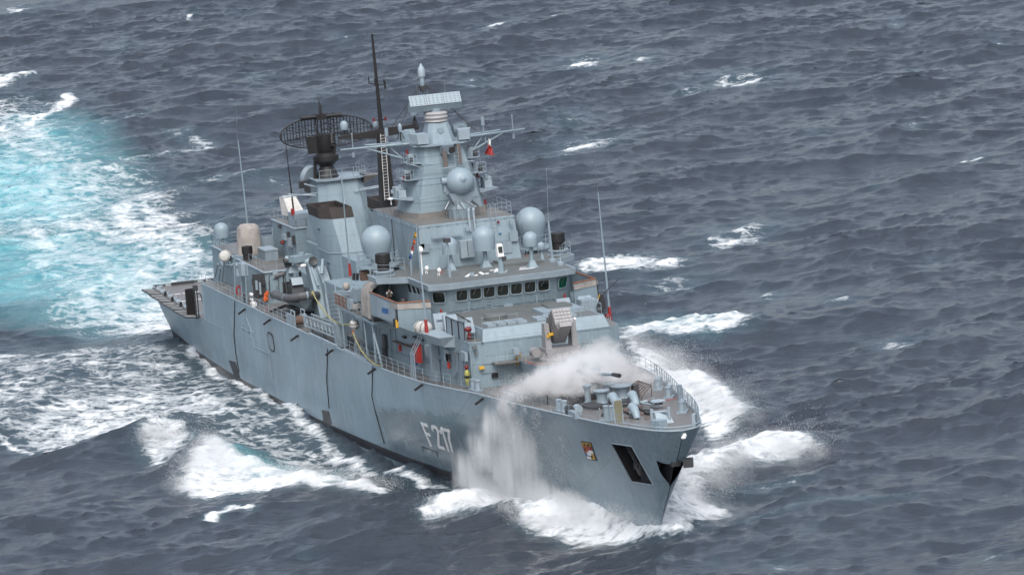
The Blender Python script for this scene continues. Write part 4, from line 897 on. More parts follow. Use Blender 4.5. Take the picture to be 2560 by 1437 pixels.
# inclinometer tripod, optical director, lights, markings on the roof
f_ = P(1125, 693, z=RF); x, y = f_[:2]; t = obj('tripod_sensor', MB().box(P(1117, 601, x=x), (.4, .55, .35)), 'dark_metal', ship, 'dark box sensor on a thin tripod'); zc = P(1117, 601, x=x)[2]
obj('tripod', MB().cyl((x, y, RF), (x, y, zc), .06).cyl((x-1.3, y-1.0, RF), (x, y, zc-.1), .025, n=5).cyl((x-1.1, y+1.0, RF), (x, y, zc-.1), .025, n=5).cyl((x, y, RF), (x, y, RF+.8), .13), 'fitting_paint', t)
f_ = P(1254, 682, z=RF); x, y = f_[:2]; zc = P(1250, 624, x=x)[2]
e_ = obj('optical_director', MB().prism([(x-.3, y-.26, zc-.55), (x+.25, y-.26, zc-.55), (x+.25, y+.26, zc-.55), (x-.3, y+.26, zc-.55)], [(x-.3, y-.24, zc+.45), (x+.05, y-.24, zc+.45), (x+.05, y+.24, zc+.45), (x-.3, y+.24, zc+.45)]), 'white_paint', ship, 'white optical camera head on a grey column')
obj('director_window', MB().box((x+.16, y, zc+.02), (.12, .34, .5), RY(-.2)), 'glass', e_); obj('director_column', MB().cyl((x, y, RF), (x, y, zc-.9), .24, n=12).cyl((x, y, zc-.9), (x, y, zc-.5), .14).box((x, y, RF+.04), (.7, .7, .08)), 'ship_paint', e_); obj('director_gear', MB().box((x+.1, y+.25, zc-.75), (.3, .35, .35)), 'dark_metal', e_)
for poly in ([(1161, 692), (1171, 692), (1178, 683), (1174, 683)], [(1185, 690), (1194, 689), (1195, 686), (1187, 687)], [(1195, 681), (1202, 679), (1213, 685), (1206, 687)], [(1209, 686), (1221, 685), (1223, 682), (1213, 683)], [(1224, 677), (1236, 676), (1237, 674), (1225, 675)], [(1234, 681), (1246, 680), (1247, 671), (1239, 671)], [(1263, 679), (1268, 677), (1269, 675), (1264, 676)], [(1297, 675), (1330, 671), (1339, 669), (1338, 668), (1298, 673)], [(1299, 671), (1318, 668), (1318, 667), (1300, 669)]):
    stripe_px(poly, RF + .02, parent=broof)
for poly in ([(1096, 683), (1106, 682), (1107, 676), (1104, 675), (1104, 680), (1096, 681)], [(1313, 640), (1322, 640), (1322, 639), (1314, 638)], [(1311, 650), (1322, 652), (1322, 651), (1313, 648)]): stripe_px(poly, RF + .02, 'red_paint', broof)
obj('roof_hatch', MB().ext([tuple(P(a, b_, z=RF)[:2]) for a, b_ in ((1233, 656), (1262, 666), (1360, 656), (1340, 645))], RF + .02, RF + .16), 'roof_deck', ship)
for px_, py_ in ((1068, 684), (1099, 689)):
    q = P(px_, py_, z=RF); mb = MB(); mb.sph((q[0], q[1], RF+.45), (.2, .17, .2)); mb.cyl((q[0], q[1], RF), (q[0], q[1], RF+.4), .05); mb.cyl((q[0], q[1]-.15, RF), (q[0], q[1]-.1, RF+.3), .03); obj('searchlight', mb, 'white_paint', ship, 'small white searchlight on the roof edge')
box_part('roof_box', P(1180, 686, z=RF + .12), (.3, .3, .3), 'fitting_paint')
for px_, py_ in ((1382, 655), (1402, 663)):
    q = P(px_, py_, z=RF); obj('aerial_base', MB().lathe((q[0], q[1], RF), [(.32, 0), (.32, .25), (.12, .3), (.12, .5)], 12), 'fitting_paint', ship)
q = P(1382, 655, z=RF); mb = MB(); mb.cyl((q[0], q[1], RF), P(1371, 555, x=q[0]), .11, .08, 8); mb.cyl(P(1371, 555, x=q[0]), P(1366, 420, x=q[0]), .02, .012, 5); obj('whip_aerial', mb, 'ship_paint', ship)
q = P(1402, 663, z=RF); obj('roof_post', MB().cyl((q[0], q[1], RF), P(1400, 617, x=q[0]), .03), 'pale_paint', ship)
railing([P(1056, 668, z=RF + .02) , P(1110, 660, z=RF + .02), P(1235, 642, z=RF + .02), P(1300, 636, z=RF + .02)], 1.05, 3, 1.6)
railing([(84.2, -4.6, RF), (88.4, -5.9, RF)], 1.05, 3, 1.2)
for px_, py_, w_ in ((1051, 622, .3),):
    q = P(px_, py_, x=88.0); mb = MB(); mb.cyl(q, q + np.array([.3, -.1, 0]), .22, n=14); mb.cyl(q + np.array([.3, -.1, 0]), q + np.array([.34, -.1, 0]), .16, n=14); mb.cyl((q[0], q[1], RF), q, .05); obj('signal_searchlight', mb, 'white_paint', ship, 'white signal lamp at the mast house corner')
q = P(1067, 640, z=RF + .8); obj('lamp_post', MB().cyl((q[0], q[1], RF), (q[0], q[1], RF+1.6), .04).cyl((q[0], q[1], RF+1.5), (q[0], q[1], RF+2.0), .1), 'white_paint', ship)

# ------------------------------------------------------------------ foremast
mb = MB()
def octo(x0, x1, y_, c_): return both([(x0, -(y_-c_)), (x0+c_, -y_), (x1-c_, -y_), (x1, -(y_-c_))])
FB = both([(75.5, -2.8), (77.0, -3.65), (79.2, -3.65), (81.3, -2.8)]); FT = both([(77.3, -1.5), (78.0, -2.2), (79.2, -2.2), (80.4, -1.55)])
def mring(z, g_=1.012): t = (z-19.33)/5.82; return [(78.6 + (a[0] + (b_[0]-a[0])*t - 78.6)*g_, (a[1] + (b_[1]-a[1])*t)*g_, z) for a, b_ in zip(FB, FT)]
mb.prism(mring(19.33, 1.0), mring(25.15, 1.0))
fmast = obj('foremast', mb, 'ship_paint', ship, 'tapering grey plated foremast tower')
mb = MB(); mb.prism([(78.6 + (x-78.6)*1.06, y*1.06, 19.33) for x, y in FB], [(78.6 + (x-78.6)*1.03, y*1.03, 19.75) for x, y in FB]); obj('mast_skirt', mb, 'deck_paint', fmast)
for z in (20.6, 22.0, 22.5, 23.6, 24.3): r_ = mring(z); obj('mast_seam', MB().tube(r_ + r_[:1], .014, 4), 'fitting_paint', fmast)
mb = MB(); mb.ext(octo(76.7, 81.0, 2.5, .9), 25.15, 25.28); obj('mast_platform', mb, 'fitting_paint', fmast)
# access plates, red obstruction lamps and small gear on the mast faces
for (a, b_, w_, h_) in ((1112, 392, .5, 1.9), (1148, 386, .45, 1.7)):
    q = P(a, b_, x=81.3); obj('mast_ladder_slot', MB().box(q, (.06, w_*.75, h_), RY(-.12)), 'brown_grey', fmast)
q = P(1128, 402, x=81.35); ladder(q + np.array([.25, .45, -1.0]), q + np.array([0.0, .45, 1.1]), (0, .35, 0), 7, fmast, .02)
q = P(1125, 377, x=81.2); obj('fog_horn', MB().lathe(q, [(.1, -.5), (.14, -.1), (.3, .12), (.26, .1), (.08, -.1)], 14, RY(math.pi/2)), 'ship_paint', fmast, 'round horn on the mast front')
q = P(1117, 370, x=81.0); obj('mast_light_box', MB().prism([(q[0]-.4, q[1]-.5, q[2]-.5), (q[0]+.1, q[1]-.2, q[2]-.6), (q[0]+.1, q[1]+.3, q[2]-.6), (q[0]-.4, q[1]+.5, q[2]-.5)], [(q[0]-.4, q[1]-.6, q[2]+.3), (q[0]+.5, q[1]-.5, q[2]+.3), (q[0]+.5, q[1]+.5, q[2]+.3), (q[0]-.4, q[1]+.6, q[2]+.3)]), 'fitting_paint', fmast)
obj('lens', MB().box((q[0]+.3, q[1]+.35, q[2]-.15), (.3, .5, .45)), 'black_paint', fmast)
for a, b_ in ((1018, 380), (1009, 445), (1172, 371), (1193, 434), (1213, 503)):
    x_ = 79.0; q = P(a, b_, x=x_); mb = MB(); mb.cyl(q - np.array([0, 0, .2]), q + np.array([0, 0, .2]), .12, .08, 8); mb.box(q - np.array([0, 0, .27]), (.3, .3, .1)); mb.tube([q - np.array([0, 0, .3]), np.array([q[0], q[1]*0.85, q[2]-.35])], .05, 5); obj('red_mast_lamp', mb, 'dark_red', fmast)
for a, b_, c_, d_, x_ in ((1092, 424, 1138, 416, 81.6), (1027, 407, 1090, 412, 81.2), (1024, 411, 1050, 418, 80.6), (1155, 405, 1184, 402, 81.0), (1048, 499, 1098, 490, 81.9)):
    obj('mast_bracket', MB().tube([P(a, b_, x=x_), P(c_, d_, x=x_)], .05, 5), 'fitting_paint', fmast)
for s_ in (-1, 1):
    for z, yy, w_ in ((22.45, 2.85, 1.5), (23.75, 2.5, 1.2)):
        pl_ = obj('mast_gallery', MB().bx(78.0, 80.4, s_*(yy-.5), s_*(yy+w_*.45), z, z+.06), 'fitting_paint', fmast); railing([(78.0, s_*(yy+w_*.45), z+.06), (80.4, s_*(yy+w_*.45), z+.06), (80.4, s_*(yy-.1), z+.06)], .8, 2, .8, fmast)
        box_part('mast_gear', (79.2, s_*(yy+.1), z+.4), (.5, .5, .7), 'pale_paint', fmast); box_part('mast_gear', (80.0, s_*(yy+.3), z+.3), (.3, .3, .5), 'dark_metal', fmast)
    # optical / jammer boxes half way up each side
    q = np.array([79.6, s_*3.75, 21.35]); w_ = obj('jammer', MB().box(q, (.8, .65, .62)).box(q + np.array([-.6, s_*.1, .1]), (.9, .7, .9)).cyl(q + np.array([-.2, 0, .4]), q + np.array([-.2, 0, .75]), .16).box(q + np.array([-.9, s_*.45, .15]), (.25, .3, .3)), 'pale_paint', fmast, 'jammer unit on a mast bracket')
    obj('jammer_shelf', MB().prism([(78.2, s_*2.9, 20.75), (80.3, s_*2.9, 20.75), (80.3, s_*3.1, 20.75), (78.2, s_*3.1, 20.75)], [(78.2, s_*2.9, 21.02), (80.3, s_*2.9, 21.02), (80.3, s_*4.5, 21.02), (78.2, s_*4.5, 21.02)]), 'fitting_paint', fmast)
    # yardarm
    A = np.array([78.9, s_*2.1, 25.35]); B_ = np.array([77.4, s_*8.05, 25.3])
    y_ = obj('yardarm', MB().cyl(A, B_, .13, .07, 8).cyl(np.array([77.9, s_*2.0, 25.35]), np.array([77.4, s_*5.9, 25.45]), .09, .07, 8).tube([np.array([78.6, s_*2.4, 23.9]), np.array([77.9, s_*6.0, 25.25])], .08, 6).tube([np.array([78.3, s_*4.3, 24.6]), np.array([78.2, s_*4.3, 25.35])], .07, 6).tube([np.array([78.5, s_*3.0, 24.1]), np.array([78.2, s_*4.2, 25.3])], .06, 6), 'ship_paint', fmast, 'grey braced yardarm')
    obj('yard_aerial', MB().cyl((78.2, s_*4.2, 25.0), (78.2, s_*4.2, 26.7), .06).cyl((78.2, s_*4.2, 26.1), (78.2, s_*4.2, 26.8), .16, n=10), 'fitting_paint', fmast); obj('yard_aerial', MB().cyl((77.5, s_*7.0, 24.9), (77.5, s_*7.0, 26.5), .045).sph((77.5, s_*7.0, 26.55), .08, 8, 6).cyl((77.5, s_*7.0, 24.6), (77.5, s_*7.0, 25.0), .12), 'fitting_paint', fmast)
    obj('ecm_box', MB().prism([(79.6, s_*1.5, 25.4), (80.7, s_*1.3, 25.4), (80.7, s_*2.25, 25.4), (79.6, s_*2.6, 25.4)], [(79.6, s_*1.45, 26.25), (80.7, s_*1.3, 26.25), (80.7, s_*2.3, 26.25), (79.6, s_*2.7, 26.25)]), 'pale_paint', fmast, 'box shaped warfare antenna at the mast head')
    obj('ecm_box', MB().box((77.6, s_*2.5, 25.85), (.8, .7, .9)).lathe((77.6, s_*2.1, 26.0), [(.02, -.5), (.42, -.45), (.42, .4), (.02, .45)], 14, RX(math.pi/2)), 'ship_paint', fmast)
    # signal halyards
    mb = MB()
    for k, t in enumerate((.35, .5, .65, .8, .95)):
        a = A + (B_-A)*t; e = np.array([84.0 - k*.3, s_*(4.9 + k*.35), 16.0]); mb.cyl(a, e, .010, n=3)
    obj('signal_halyard', mb, 'rope_dark', fmast)
# flag: red over white triangle hanging from the port halyard
fl = MB(); q = P(1222, 352, x=79.2); q2 = P(1212, 385, x=79.2); q3 = P(1232, 388, x=79.4); q4 = P(1226, 366, x=79.3)
def cloth(pts, th=0.02, nseg=7):
    mb = MB(); (a, b_, c_, d_) = [np.array(p) for p in pts]; vs = []
    for i in range(nseg+1):
        for j in range(nseg+1):
            u, v = i/nseg, j/nseg; p = (a*(1-u) + b_*u)*(1-v) + (d_*(1-u) + c_*u)*v; p = p + np.array([.16*math.sin(u*6 + v*4), .05*math.sin(v*7), 0])*(0.3 + v); vs.append(p)
    m_ = nseg+1; fs = [(i*m_+j, i*m_+j+1, (i+1)*m_+j+1, (i+1)*m_+j) for i in range(nseg) for j in range(nseg)]
    n0 = len(vs); vs2 = [p + np.array([th, 0, 0]) for p in vs]; fs2 = [tuple(n0+k for k in f[::-1]) for f in fs]
    edge = [(i*m_, (i+1)*m_, n0+(i+1)*m_, n0+i*m_) for i in range(nseg)] + [(i*m_+nseg, (i+1)*m_+nseg, n0+(i+1)*m_+nseg, n0+i*m_+nseg) for i in range(nseg)] + [(j, j+1, n0+j+1, n0+j) for j in range(nseg)] + [(nseg*m_+j, nseg*m_+j+1, n0+nseg*m_+j+1, n0+nseg*m_+j) for j in range(nseg)]
    return mb.add(vs + vs2, fs + fs2 + edge)
top_ = P(1223, 347, x=79.2)
flag = thing('signal_flag', top_, 'red and white signal flag hanging under the port yardarm', 'flag')
obj('red_panel', cloth([P(1219, 363, x=79.2), P(1226, 363, x=79.2), P(1236, 390, x=79.2), P(1212, 386, x=79.2)]), 'red_paint', flag); obj('white_panel', cloth([P(1221, 347, x=79.2), P(1224, 347, x=79.2), P(1228, 366, x=79.2), P(1220, 364, x=79.2)]), 'white_paint', flag)
q = P(1222, 347, x=79.2); obj('halyard', MB().cyl(q, P(1219, 335, x=78.4), .012, n=3).cyl(P(1226, 390, x=79.2), P(1240, 500, x=82.5), .012, n=3), 'rope_dark', flag)
fl2 = thing('signal_flag', P(1030, 640, x=85.5), 'orange, white and blue signal flags hanging by the starboard whip', 'flag')
for k, (a, b_, mt) in enumerate(((1038, 588, 'yellow'), (1035, 606, 'orange'), (1031, 622, 'red_paint'), (1029, 632, 'white_paint'), (1026, 640, 'blue'))):
    q = P(a, b_, x=85.5); obj('flag_panel', cloth([q + np.array([0, -.09, .22]), q + np.array([0, .1, .24]), q + np.array([0, .08, -.2]), q + np.array([0, -.12, -.22])], nseg=3), mt, fl2)
obj('halyard', MB().cyl(P(1040, 580, x=85.5), P(1022, 655, x=85.5), .012, n=3), 'rope_dark', fl2)
# 3-D search radar on top: pedestal, canvas boot, panel antenna
obj('radar_pedestal', MB().prism([(x, y, 25.28) for x, y in octo(77.6, 80.2, 1.25, .4)], [(x, y, 26.9) for x, y in octo(78.0, 79.7, .85, .3)]).lathe((79.9, 0, 26.3), [(.25, 0), (.25, .12)], 14, RY(math.pi/2)), 'ship_paint', fmast)
obj('radar_boot', MB().lathe((78.85, 0, 26.9), [(.75, 0), (.98, .1), (.92, .25), (1.02, .42), (.95, .6), (1.0, .75), (.8, .9)], 20), 'cover_paint', fmast, 'wrinkled canvas boot under the radar')
cen = np.array([78.9, -0.03, 28.55]); yaw = -math.radians(20) + 0.02
ra = thing  # the antenna is a part of the ship
Rr = RZ(-0.06)
def RT(p): return np.array(Rr @ Vector(p)) + cen
sr = obj('search_radar', MB().box(cen, (.5, 4.45, .28), Rr).prism([RT(p) for p in ((-.45, -2.2, -.62), (.3, -2.2, -.62), (.3, 2.2, -.62), (-.45, 2.2, -.62))], [RT(p) for p in ((-.5, -2.2, -.15), (.55, -2.2, -.15), (.55, 2.2, -.15), (-.5, 2.2, -.15))]), 'ship_paint', ship, 'long panel radar antenna at the mast head')
for k in range(3):
    y0 = -2.2 + k*1.47
    pn = obj('antenna_panel', MB().prism([RT(p) for p in ((.36, y0, -.1), (.56, y0, -.1), (.56, y0+1.44, -.1), (.36, y0+1.44, -.1))], [RT(p) for p in ((-.12, y0, .72), (0.08, y0, .72), (0.08, y0+1.44, .72), (-.12, y0+1.44, .72))]), 'dome_paint', sr)
    dt = MB()
    for a in range(4):
        for b_ in range(4):
            v = b_*.19; dt.box(RT((.575 - .48*(v+.12)/.82, y0 + .2 + a*.36, v + .02)), (.05, .08, .05), Rr)
    obj('panel_stud', dt, 'dark_metal', sr)
obj('turntable', MB().cyl((78.85, 0, 27.7), (78.85, 0, 28.1), .5, n=14), 'ship_paint', sr)
# pole mast with pointed sensor above
q0 = P(1055, 300, x=78.0)
x_, y_ = 77.9, -0.55
zt = P(1052, 163, x=x_); 
mb = MB(); yb = P(1056, 262, x=x_)[1]
ct = P(1052, 163, x=x_); cb = P(1053, 192, x=x_); c2 = P(1054, 205, x=x_); pb = P(1056, 300, x=x_)
obj('mast_head_sensor', MB().lathe((ct[0], ct[1], cb[2]), [(.2, -.5), (.2, -.02), (.3, 0), (.3, .62), (.27, .66), (.03, 1.12)], 16), 'pale_paint', ship, 'pointed grey sensor on the topmost pole')
obj('top_pole', MB().cyl((ct[0], ct[1], 25.3), (ct[0], ct[1], cb[2]), .09).cyl((ct[0], ct[1], cb[2]-.8), (ct[0], ct[1], cb[2]-.35), .2, n=10), 'ship_paint', ship); obj('pole_fitting', MB().box((ct[0]+.1, ct[1], cb[2]-1.0), (.4, .45, .5)), 'dark_metal', ship)
tp = np.array([ct[0], ct[1], cb[2]-.45]); mb = MB()
for a, b_, x__ in ((980, 318, 76.0), (998, 318, 77), (1085, 240, 77.5), (1110, 240, 77.5), (1186, 325, 78.0), (1192, 326, 79)): mb.cyl(tp, P(a, b_, x=x__), .026, n=4)
obj('stay_wire', mb, 'rope_dark', ship)
for a, b_, d_ in ((1040, 198, 250), (1111, 208, 330)): obj('rod_aerial', MB().cyl(P(a, b_, x=78.5), P(a + 5, d_ + 0.0, x=78.5), .025, n=5), 'steel', ship)
for a, b_, r_ in ((1036, 290, .33), (1129, 392, .0),):
    if r_:
        q = P(a, b_, x=76.5); e_ = obj('radome', MB().lathe(q, [(r_*.8, 0), (r_, .05), (r_, .5), (r_*.85, .68), (r_*.4, .78), (.01, .8)], 16), 'dome_paint', ship, 'small drum radome beside the mast head'); obj('pedestal', MB().cyl(q - np.array([0, 0, .9]), q, .05).cyl(q - np.array([.2, .2, .9]), q, .04).cyl(q - np.array([-.2, -.2, .9]), q, .04), 'black_paint', e_)
# tracking radar ball on the mast front
tc = P(1150, 454, x=83.2); x, y, z = tc; r = 1.17
ball = obj('tracking_radar', MB().sph(tc, (r, r, r), 28, 18).lathe(tc, [(.45, r*.88), (.2, r*1.04), (.02, r*1.15)], 16, RZ(-.02) @ RY(1.28)), 'dome_paint', ship, 'grey ball shaped tracking radar with a pointed nose')
obj('tracker_yoke', MB().box((x-.55, y, z-.55), (.7, 2.5, .8)).cyl((x-.2, y-1.55, z+.15), (x-.2, y-1.0, z+.15), .3, n=12).box((x-.4, y-1.28, z-.3), (.5, .22, 1.0)).box((x-.4, y+1.28, z-.3), (.5, .22, 1.0)).prism([(x-.9, y-.65, z-1.9), (x+.3, y-.65, z-1.9), (x+.3, y+.65, z-1.9), (x-.9, y+.65, z-1.9)], [(x-.9, y-1.1, z-.9), (x+.4, y-1.1, z-.9), (x+.4, y+1.1, z-.9), (x-.9, y+1.1, z-.9)]), 'fitting_paint', ball)
obj('tracker_pedestal', MB().lathe((x-.3, y, 19.33), [(1.1, 0), (1.1, .7), (.95, .75), (.7, 1.2), (.55, z-19.33-1.6)], 18), 'ship_paint', ball)
mb = MB(); ringp = [(x-.3 + 1.5*math.cos(t), y + 1.5*math.sin(t), 20.1) for t in np.linspace(-1.9, 1.9, 13)]; mb.tube(ringp, .03, 4)
for k, t in enumerate(np.linspace(-1.7, 1.7, 9)):
    mb.cyl((x-.3 + .8*math.cos(t), y + .8*math.sin(t), 20.9 - .3*(k % 2)), (x-.3 + 1.5*math.cos(t+.3), y + 1.5*math.sin(t+.3), 20.1), .05, n=5); mb.cyl((x-.3 + 1.45*math.cos(t), y + 1.45*math.sin(t), 19.33), (x-.3 + 1.45*math.cos(t), y + 1.45*math.sin(t), 20.1), .03, n=4)
obj('tracker_piping', mb, 'steel', ball)

# ------------------------------------------------------------------ black lattice-free HF mast with its yard
bx_ = 62.0
base = P(974, 560, x=bx_); topq = P(930, 85, x=bx_); mid = P(954, 330, x=bx_)
mb = MB(); mb.prism([(bx_-.8, base[1]-.8, 11.6), (bx_+.6, base[1]-.8, 11.6), (bx_+.6, base[1]+.8, 11.6), (bx_-.8, base[1]+.8, 11.6)], [(bx_-.4, mid[1]-.38, mid[2]), (bx_+.35, mid[1]-.38, mid[2]), (bx_+.35, mid[1]+.38, mid[2]), (bx_-.4, mid[1]+.38, mid[2])])
mb.cyl((bx_, mid[1], mid[2]-.3), topq, .2, .1, 8)
hf = obj('black_mast', mb, 'black_paint', ship, 'tall black pole mast behind the foremast')
l0 = P(968, 500, x=bx_+.7); l1 = P(957, 335, x=bx_+.42); ladder(l0, l1, (0, .42, 0), 22, hf, .022, 'white_paint')
ya, yb_ = P(848, 346, x=bx_-1.0), P(1045, 322, x=bx_+1.0)
mb = MB()
for k in (0, 1): mb.cyl(ya + np.array([0, 0, .0 + .1*k]), yb_ + np.array([0, 0, .1 + .32*k]), .1, .08, 6)
mb.prism([tuple(ya + np.array([-.25, 0, -.05])), tuple(ya + np.array([.25, 0, -.05])), tuple(mid + np.array([.3, 0, -.55])), tuple(mid + np.array([-.3, 0, -.55]))], [tuple(ya + np.array([-.25, 0, .12])), tuple(ya + np.array([.25, 0, .12])), tuple(mid + np.array([.3, 0, .3])), tuple(mid + np.array([-.3, 0, .3]))])
mb.prism([tuple(yb_ + np.array([-.25, 0, -.05])), tuple(yb_ + np.array([.25, 0, -.05])), tuple(mid + np.array([.3, 0, -.45])), tuple(mid + np.array([-.3, 0, -.45]))], [tuple(yb_ + np.array([-.25, 0, .25])), tuple(yb_ + np.array([.25, 0, .25])), tuple(mid + np.array([.3, 0, .4])), tuple(mid + np.array([-.3, 0, .4]))])
for t in np.linspace(.05, .95, 9): q = ya + (yb_-ya)*t; mb.cyl(q, q + np.array([0, 0, .55]), .03, n=4)
mb.cyl(ya + np.array([0, 0, .6]), yb_ + np.array([0, 0, .6]), .025, n=4)
obj('mast_yard', mb, 'black_paint', hf)
q = P(941, 212, x=bx_); mb = MB(); mb.tube([q + np.array([0, -.65, .75]), q + np.array([0, -.65, .2]), q, q + np.array([0, .7, -.1]), q + np.array([0, .75, .25])], .05, 6); mb.cyl(q + np.array([0, .72, .3]), q + np.array([0, .78, -.45]), .09); mb.cyl(q - np.array([0, 0, .1]), q + np.array([0, 0, .55]), .16, n=8); obj('mast_spreader', mb, 'black_paint', hf)
obj('spreader_aerial', MB().cyl(q + np.array([0, .7, .3]), q + np.array([0, .62, 1.8]), .018, n=4).cyl(q + np.array([0, .78, -.5]), q + np.array([0, .8, -1.6]), .015, n=4).sph(q + np.array([0, .79, -.5]), .08, 8, 6), 'steel', hf)
q = P(950, 300, x=bx_); obj('mast_lamp_arm', MB().tube([q + np.array([0, -.5, 0]), q + np.array([0, .5, 0])], .05), 'black_paint', hf)
for s_ in (-.55, .5): obj('red_mast_lamp', MB().cyl(q + np.array([0, s_, -.1]), q + np.array([0, s_, .22]), .1, n=8), 'dark_red', hf)
q = P(960, 525, x=bx_+.3); obj('mast_sponson', MB().prism([(q[0]-.5, q[1]-.9, q[2]-.1), (q[0]+.6, q[1]-.3, q[2]-.3), (q[0]+.6, q[1]+.5, q[2]-.3), (q[0]-.5, q[1]+.5, q[2]-.3)], [(q[0]-.5, q[1]-1.2, q[2]+.15), (q[0]+.6, q[1]-1.0, q[2]+.15), (q[0]+.6, q[1]+.6, q[2]+.15), (q[0]-.5, q[1]+.6, q[2]+.15)]), 'black_paint', hf)
q = P(977, 498, x=bx_+.8); obj('mushroom_aerial', MB().cyl(q - np.array([0, 0, .5]), q, .05).lathe(q, [(.3, 0), (.28, .06), (.02, .16)], 14), 'white_paint', hf)
for a, b_, x__, r_ in ((860, 315, 61.0, .34), (938, 312, 60.5, .2), (1000, 322, 79, .17)):
    q = P(a, b_, x=x__); e_ = obj('radome', MB().lathe(q, [(r_*.9, -.35*r_/.34), (r_, -.25*r_/.34), (r_, .15), (r_*.8, .32), (r_*.4, .42), (.01, .44)], 16), 'dome_paint', ship, 'small drum radome above the black yard')
    obj('pedestal', MB().cyl(q - np.array([0, 0, 1.0]), q - np.array([0, 0, .3]), .05).cyl(q - np.array([0, .3, .9]), q - np.array([0, .1, .3]), .035, n=5).cyl(q - np.array([0, -.3, .9]), q - np.array([0, -.1, .3]), .035, n=5), 'black_paint', e_)

# ------------------------------------------------------------------ amidships and aft
# engine casing between the funnels, funnels, aft mast
mb = MB(); mb.ext(both([(43.5, -4.0), (57.5, -4.4), (57.5, 0)]), 7.7, 10.9); mb.ext([(44, -3.0), (60.5, -3.0), (60.5, 3.0), (44, 3.0)], 10.9, 13.4); mb.ext([(54.8, 0.2), (61.0, 0.2), (61.0, 4.0), (54.8, 4.0)], 13.4, 15.75)
casing = obj('engine_casing', mb, 'ship_paint', ship, 'grey engine casing between funnels')
obj('casing_deck', MB().ext([(54.9, 0.3), (60.9, 0.3), (60.9, 3.9), (54.9, 3.9)], 15.75, 15.78), 'deck_paint', casing)
railing([(55, 3.7, 15.78), (58, 3.7, 15.78)], 1.0, 3, .7, casing)
for s_ in (-1, 1):
    ft = [(49.6, -4.15), (53.4, -4.2), (54.5, -3.4), (54.7, -1.45), (49.6, -1.45)]; fb = [(51.5, -3.3), (55.6, -3.4), (57.0, -2.6), (57.2, -0.9), (51.5, -0.9)]
    zt_, zm, zb_ = 17.45, 16.55, 10.85
    def lv(t): return [(a[0] + (b_[0]-a[0])*t, -s_*(a[1] + (b_[1]-a[1])*t)) for a, b_ in zip(fb, ft)]
    tm = (zm-zb_)/(zt_-zb_)
    zfront = lambda x: 0.0
    fn = obj('funnel', MB().prism([(x, y, zb_) for x, y in lv(0)], [(x, y, zm) for x, y in lv(tm)]), 'ship_paint', ship, 'grey raked funnel with sooty brown black top')
    a = lv(tm); b_ = lv(1.0); cx = sum(p[0] for p in b_)/5; cy = sum(p[1] for p in b_)/5
    ins = [(cx + (x-cx)*.9, cy + (y-cy)*.9) for x, y in b_]
    mb = MB(); n5 = 5; mb.add([(x + .0, y, zm) for x, y in [(cx + (x-cx)*1.012, cy + (y-cy)*1.012) for x, y in a]] + [(x, y, zt_) for x, y in [(cx + (x-cx)*1.012, cy + (y-cy)*1.012) for x, y in b_]] + [(x, y, zt_) for x, y in ins] + [(x, y, zt_-.9) for x, y in ins],
        [(k*5+i, k*5+(i+1) % 5, (k+1)*5+(i+1) % 5, (k+1)*5+i) for k in range(3) for i in range(5)] + [(15, 16, 17, 18, 19)])
    obj('funnel_cap', mb, 'soot', fn, 'sooty brown black funnel cap')
    up = MB()
    for k in range(2): up.cyl((cx-1.2 + 2.2*k, cy, zt_-.9), (cx-1.4 + 2.2*k, cy, zt_-.1), .75, n=16, cap=False)
    obj('uptake', up, 'soot', fn)
    o_ = -s_
    p_ = lv(.42); q_ = [(x, y) for x, y in p_]; obj('jackstay', MB().tube([(q_[0][0], q_[0][1]*1.02, 13.6), (q_[1][0], q_[1][1]*1.02, 13.6), (q_[2][0]+.05, q_[2][1], 13.6), (q_[3][0]+.05, q_[3][1], 13.6)], .035, 5), 'pale_paint', fn)
    for t, k in ((.7, 0), (.25, 0)): p_ = lv(t); obj('funnel_step', MB().box(((p_[0][0]*.4+p_[1][0]*.6), p_[0][1]*1.02, zb_ + (zt_-zb_)*t), (.5, .12, .1)), 'dark_metal', fn)
am = obj('aft_mast', MB().prism([(x, y, 13.4) for x, y in octo(42.0, 48.3, 2.65, .9)], [(x, y, 18.9) for x, y in octo(43.0, 47.0, 2.05, .7)]), 'ship_paint', ship, 'tapering grey aft mast')
obj('mast_platform', MB().ext(octo(42.6, 47.4, 2.3, .7), 18.9, 19.0), 'fitting_paint', am); railing([(47.2, -2.1, 19.0), (47.2, 2.1, 19.0), (44, 2.2, 19.0)], .9, 2, 1.0, am)
obj('platform_wing', MB().prism([(45.5, 2.0, 18.4), (47.0, 2.0, 18.4), (47.0, 2.2, 18.4), (45.5, 2.2, 18.4)], [(45.2, 2.0, 19.0), (47.2, 2.0, 19.0), (47.2, 3.4, 19.0), (45.2, 3.4, 19.0)]), 'deck_paint', am)
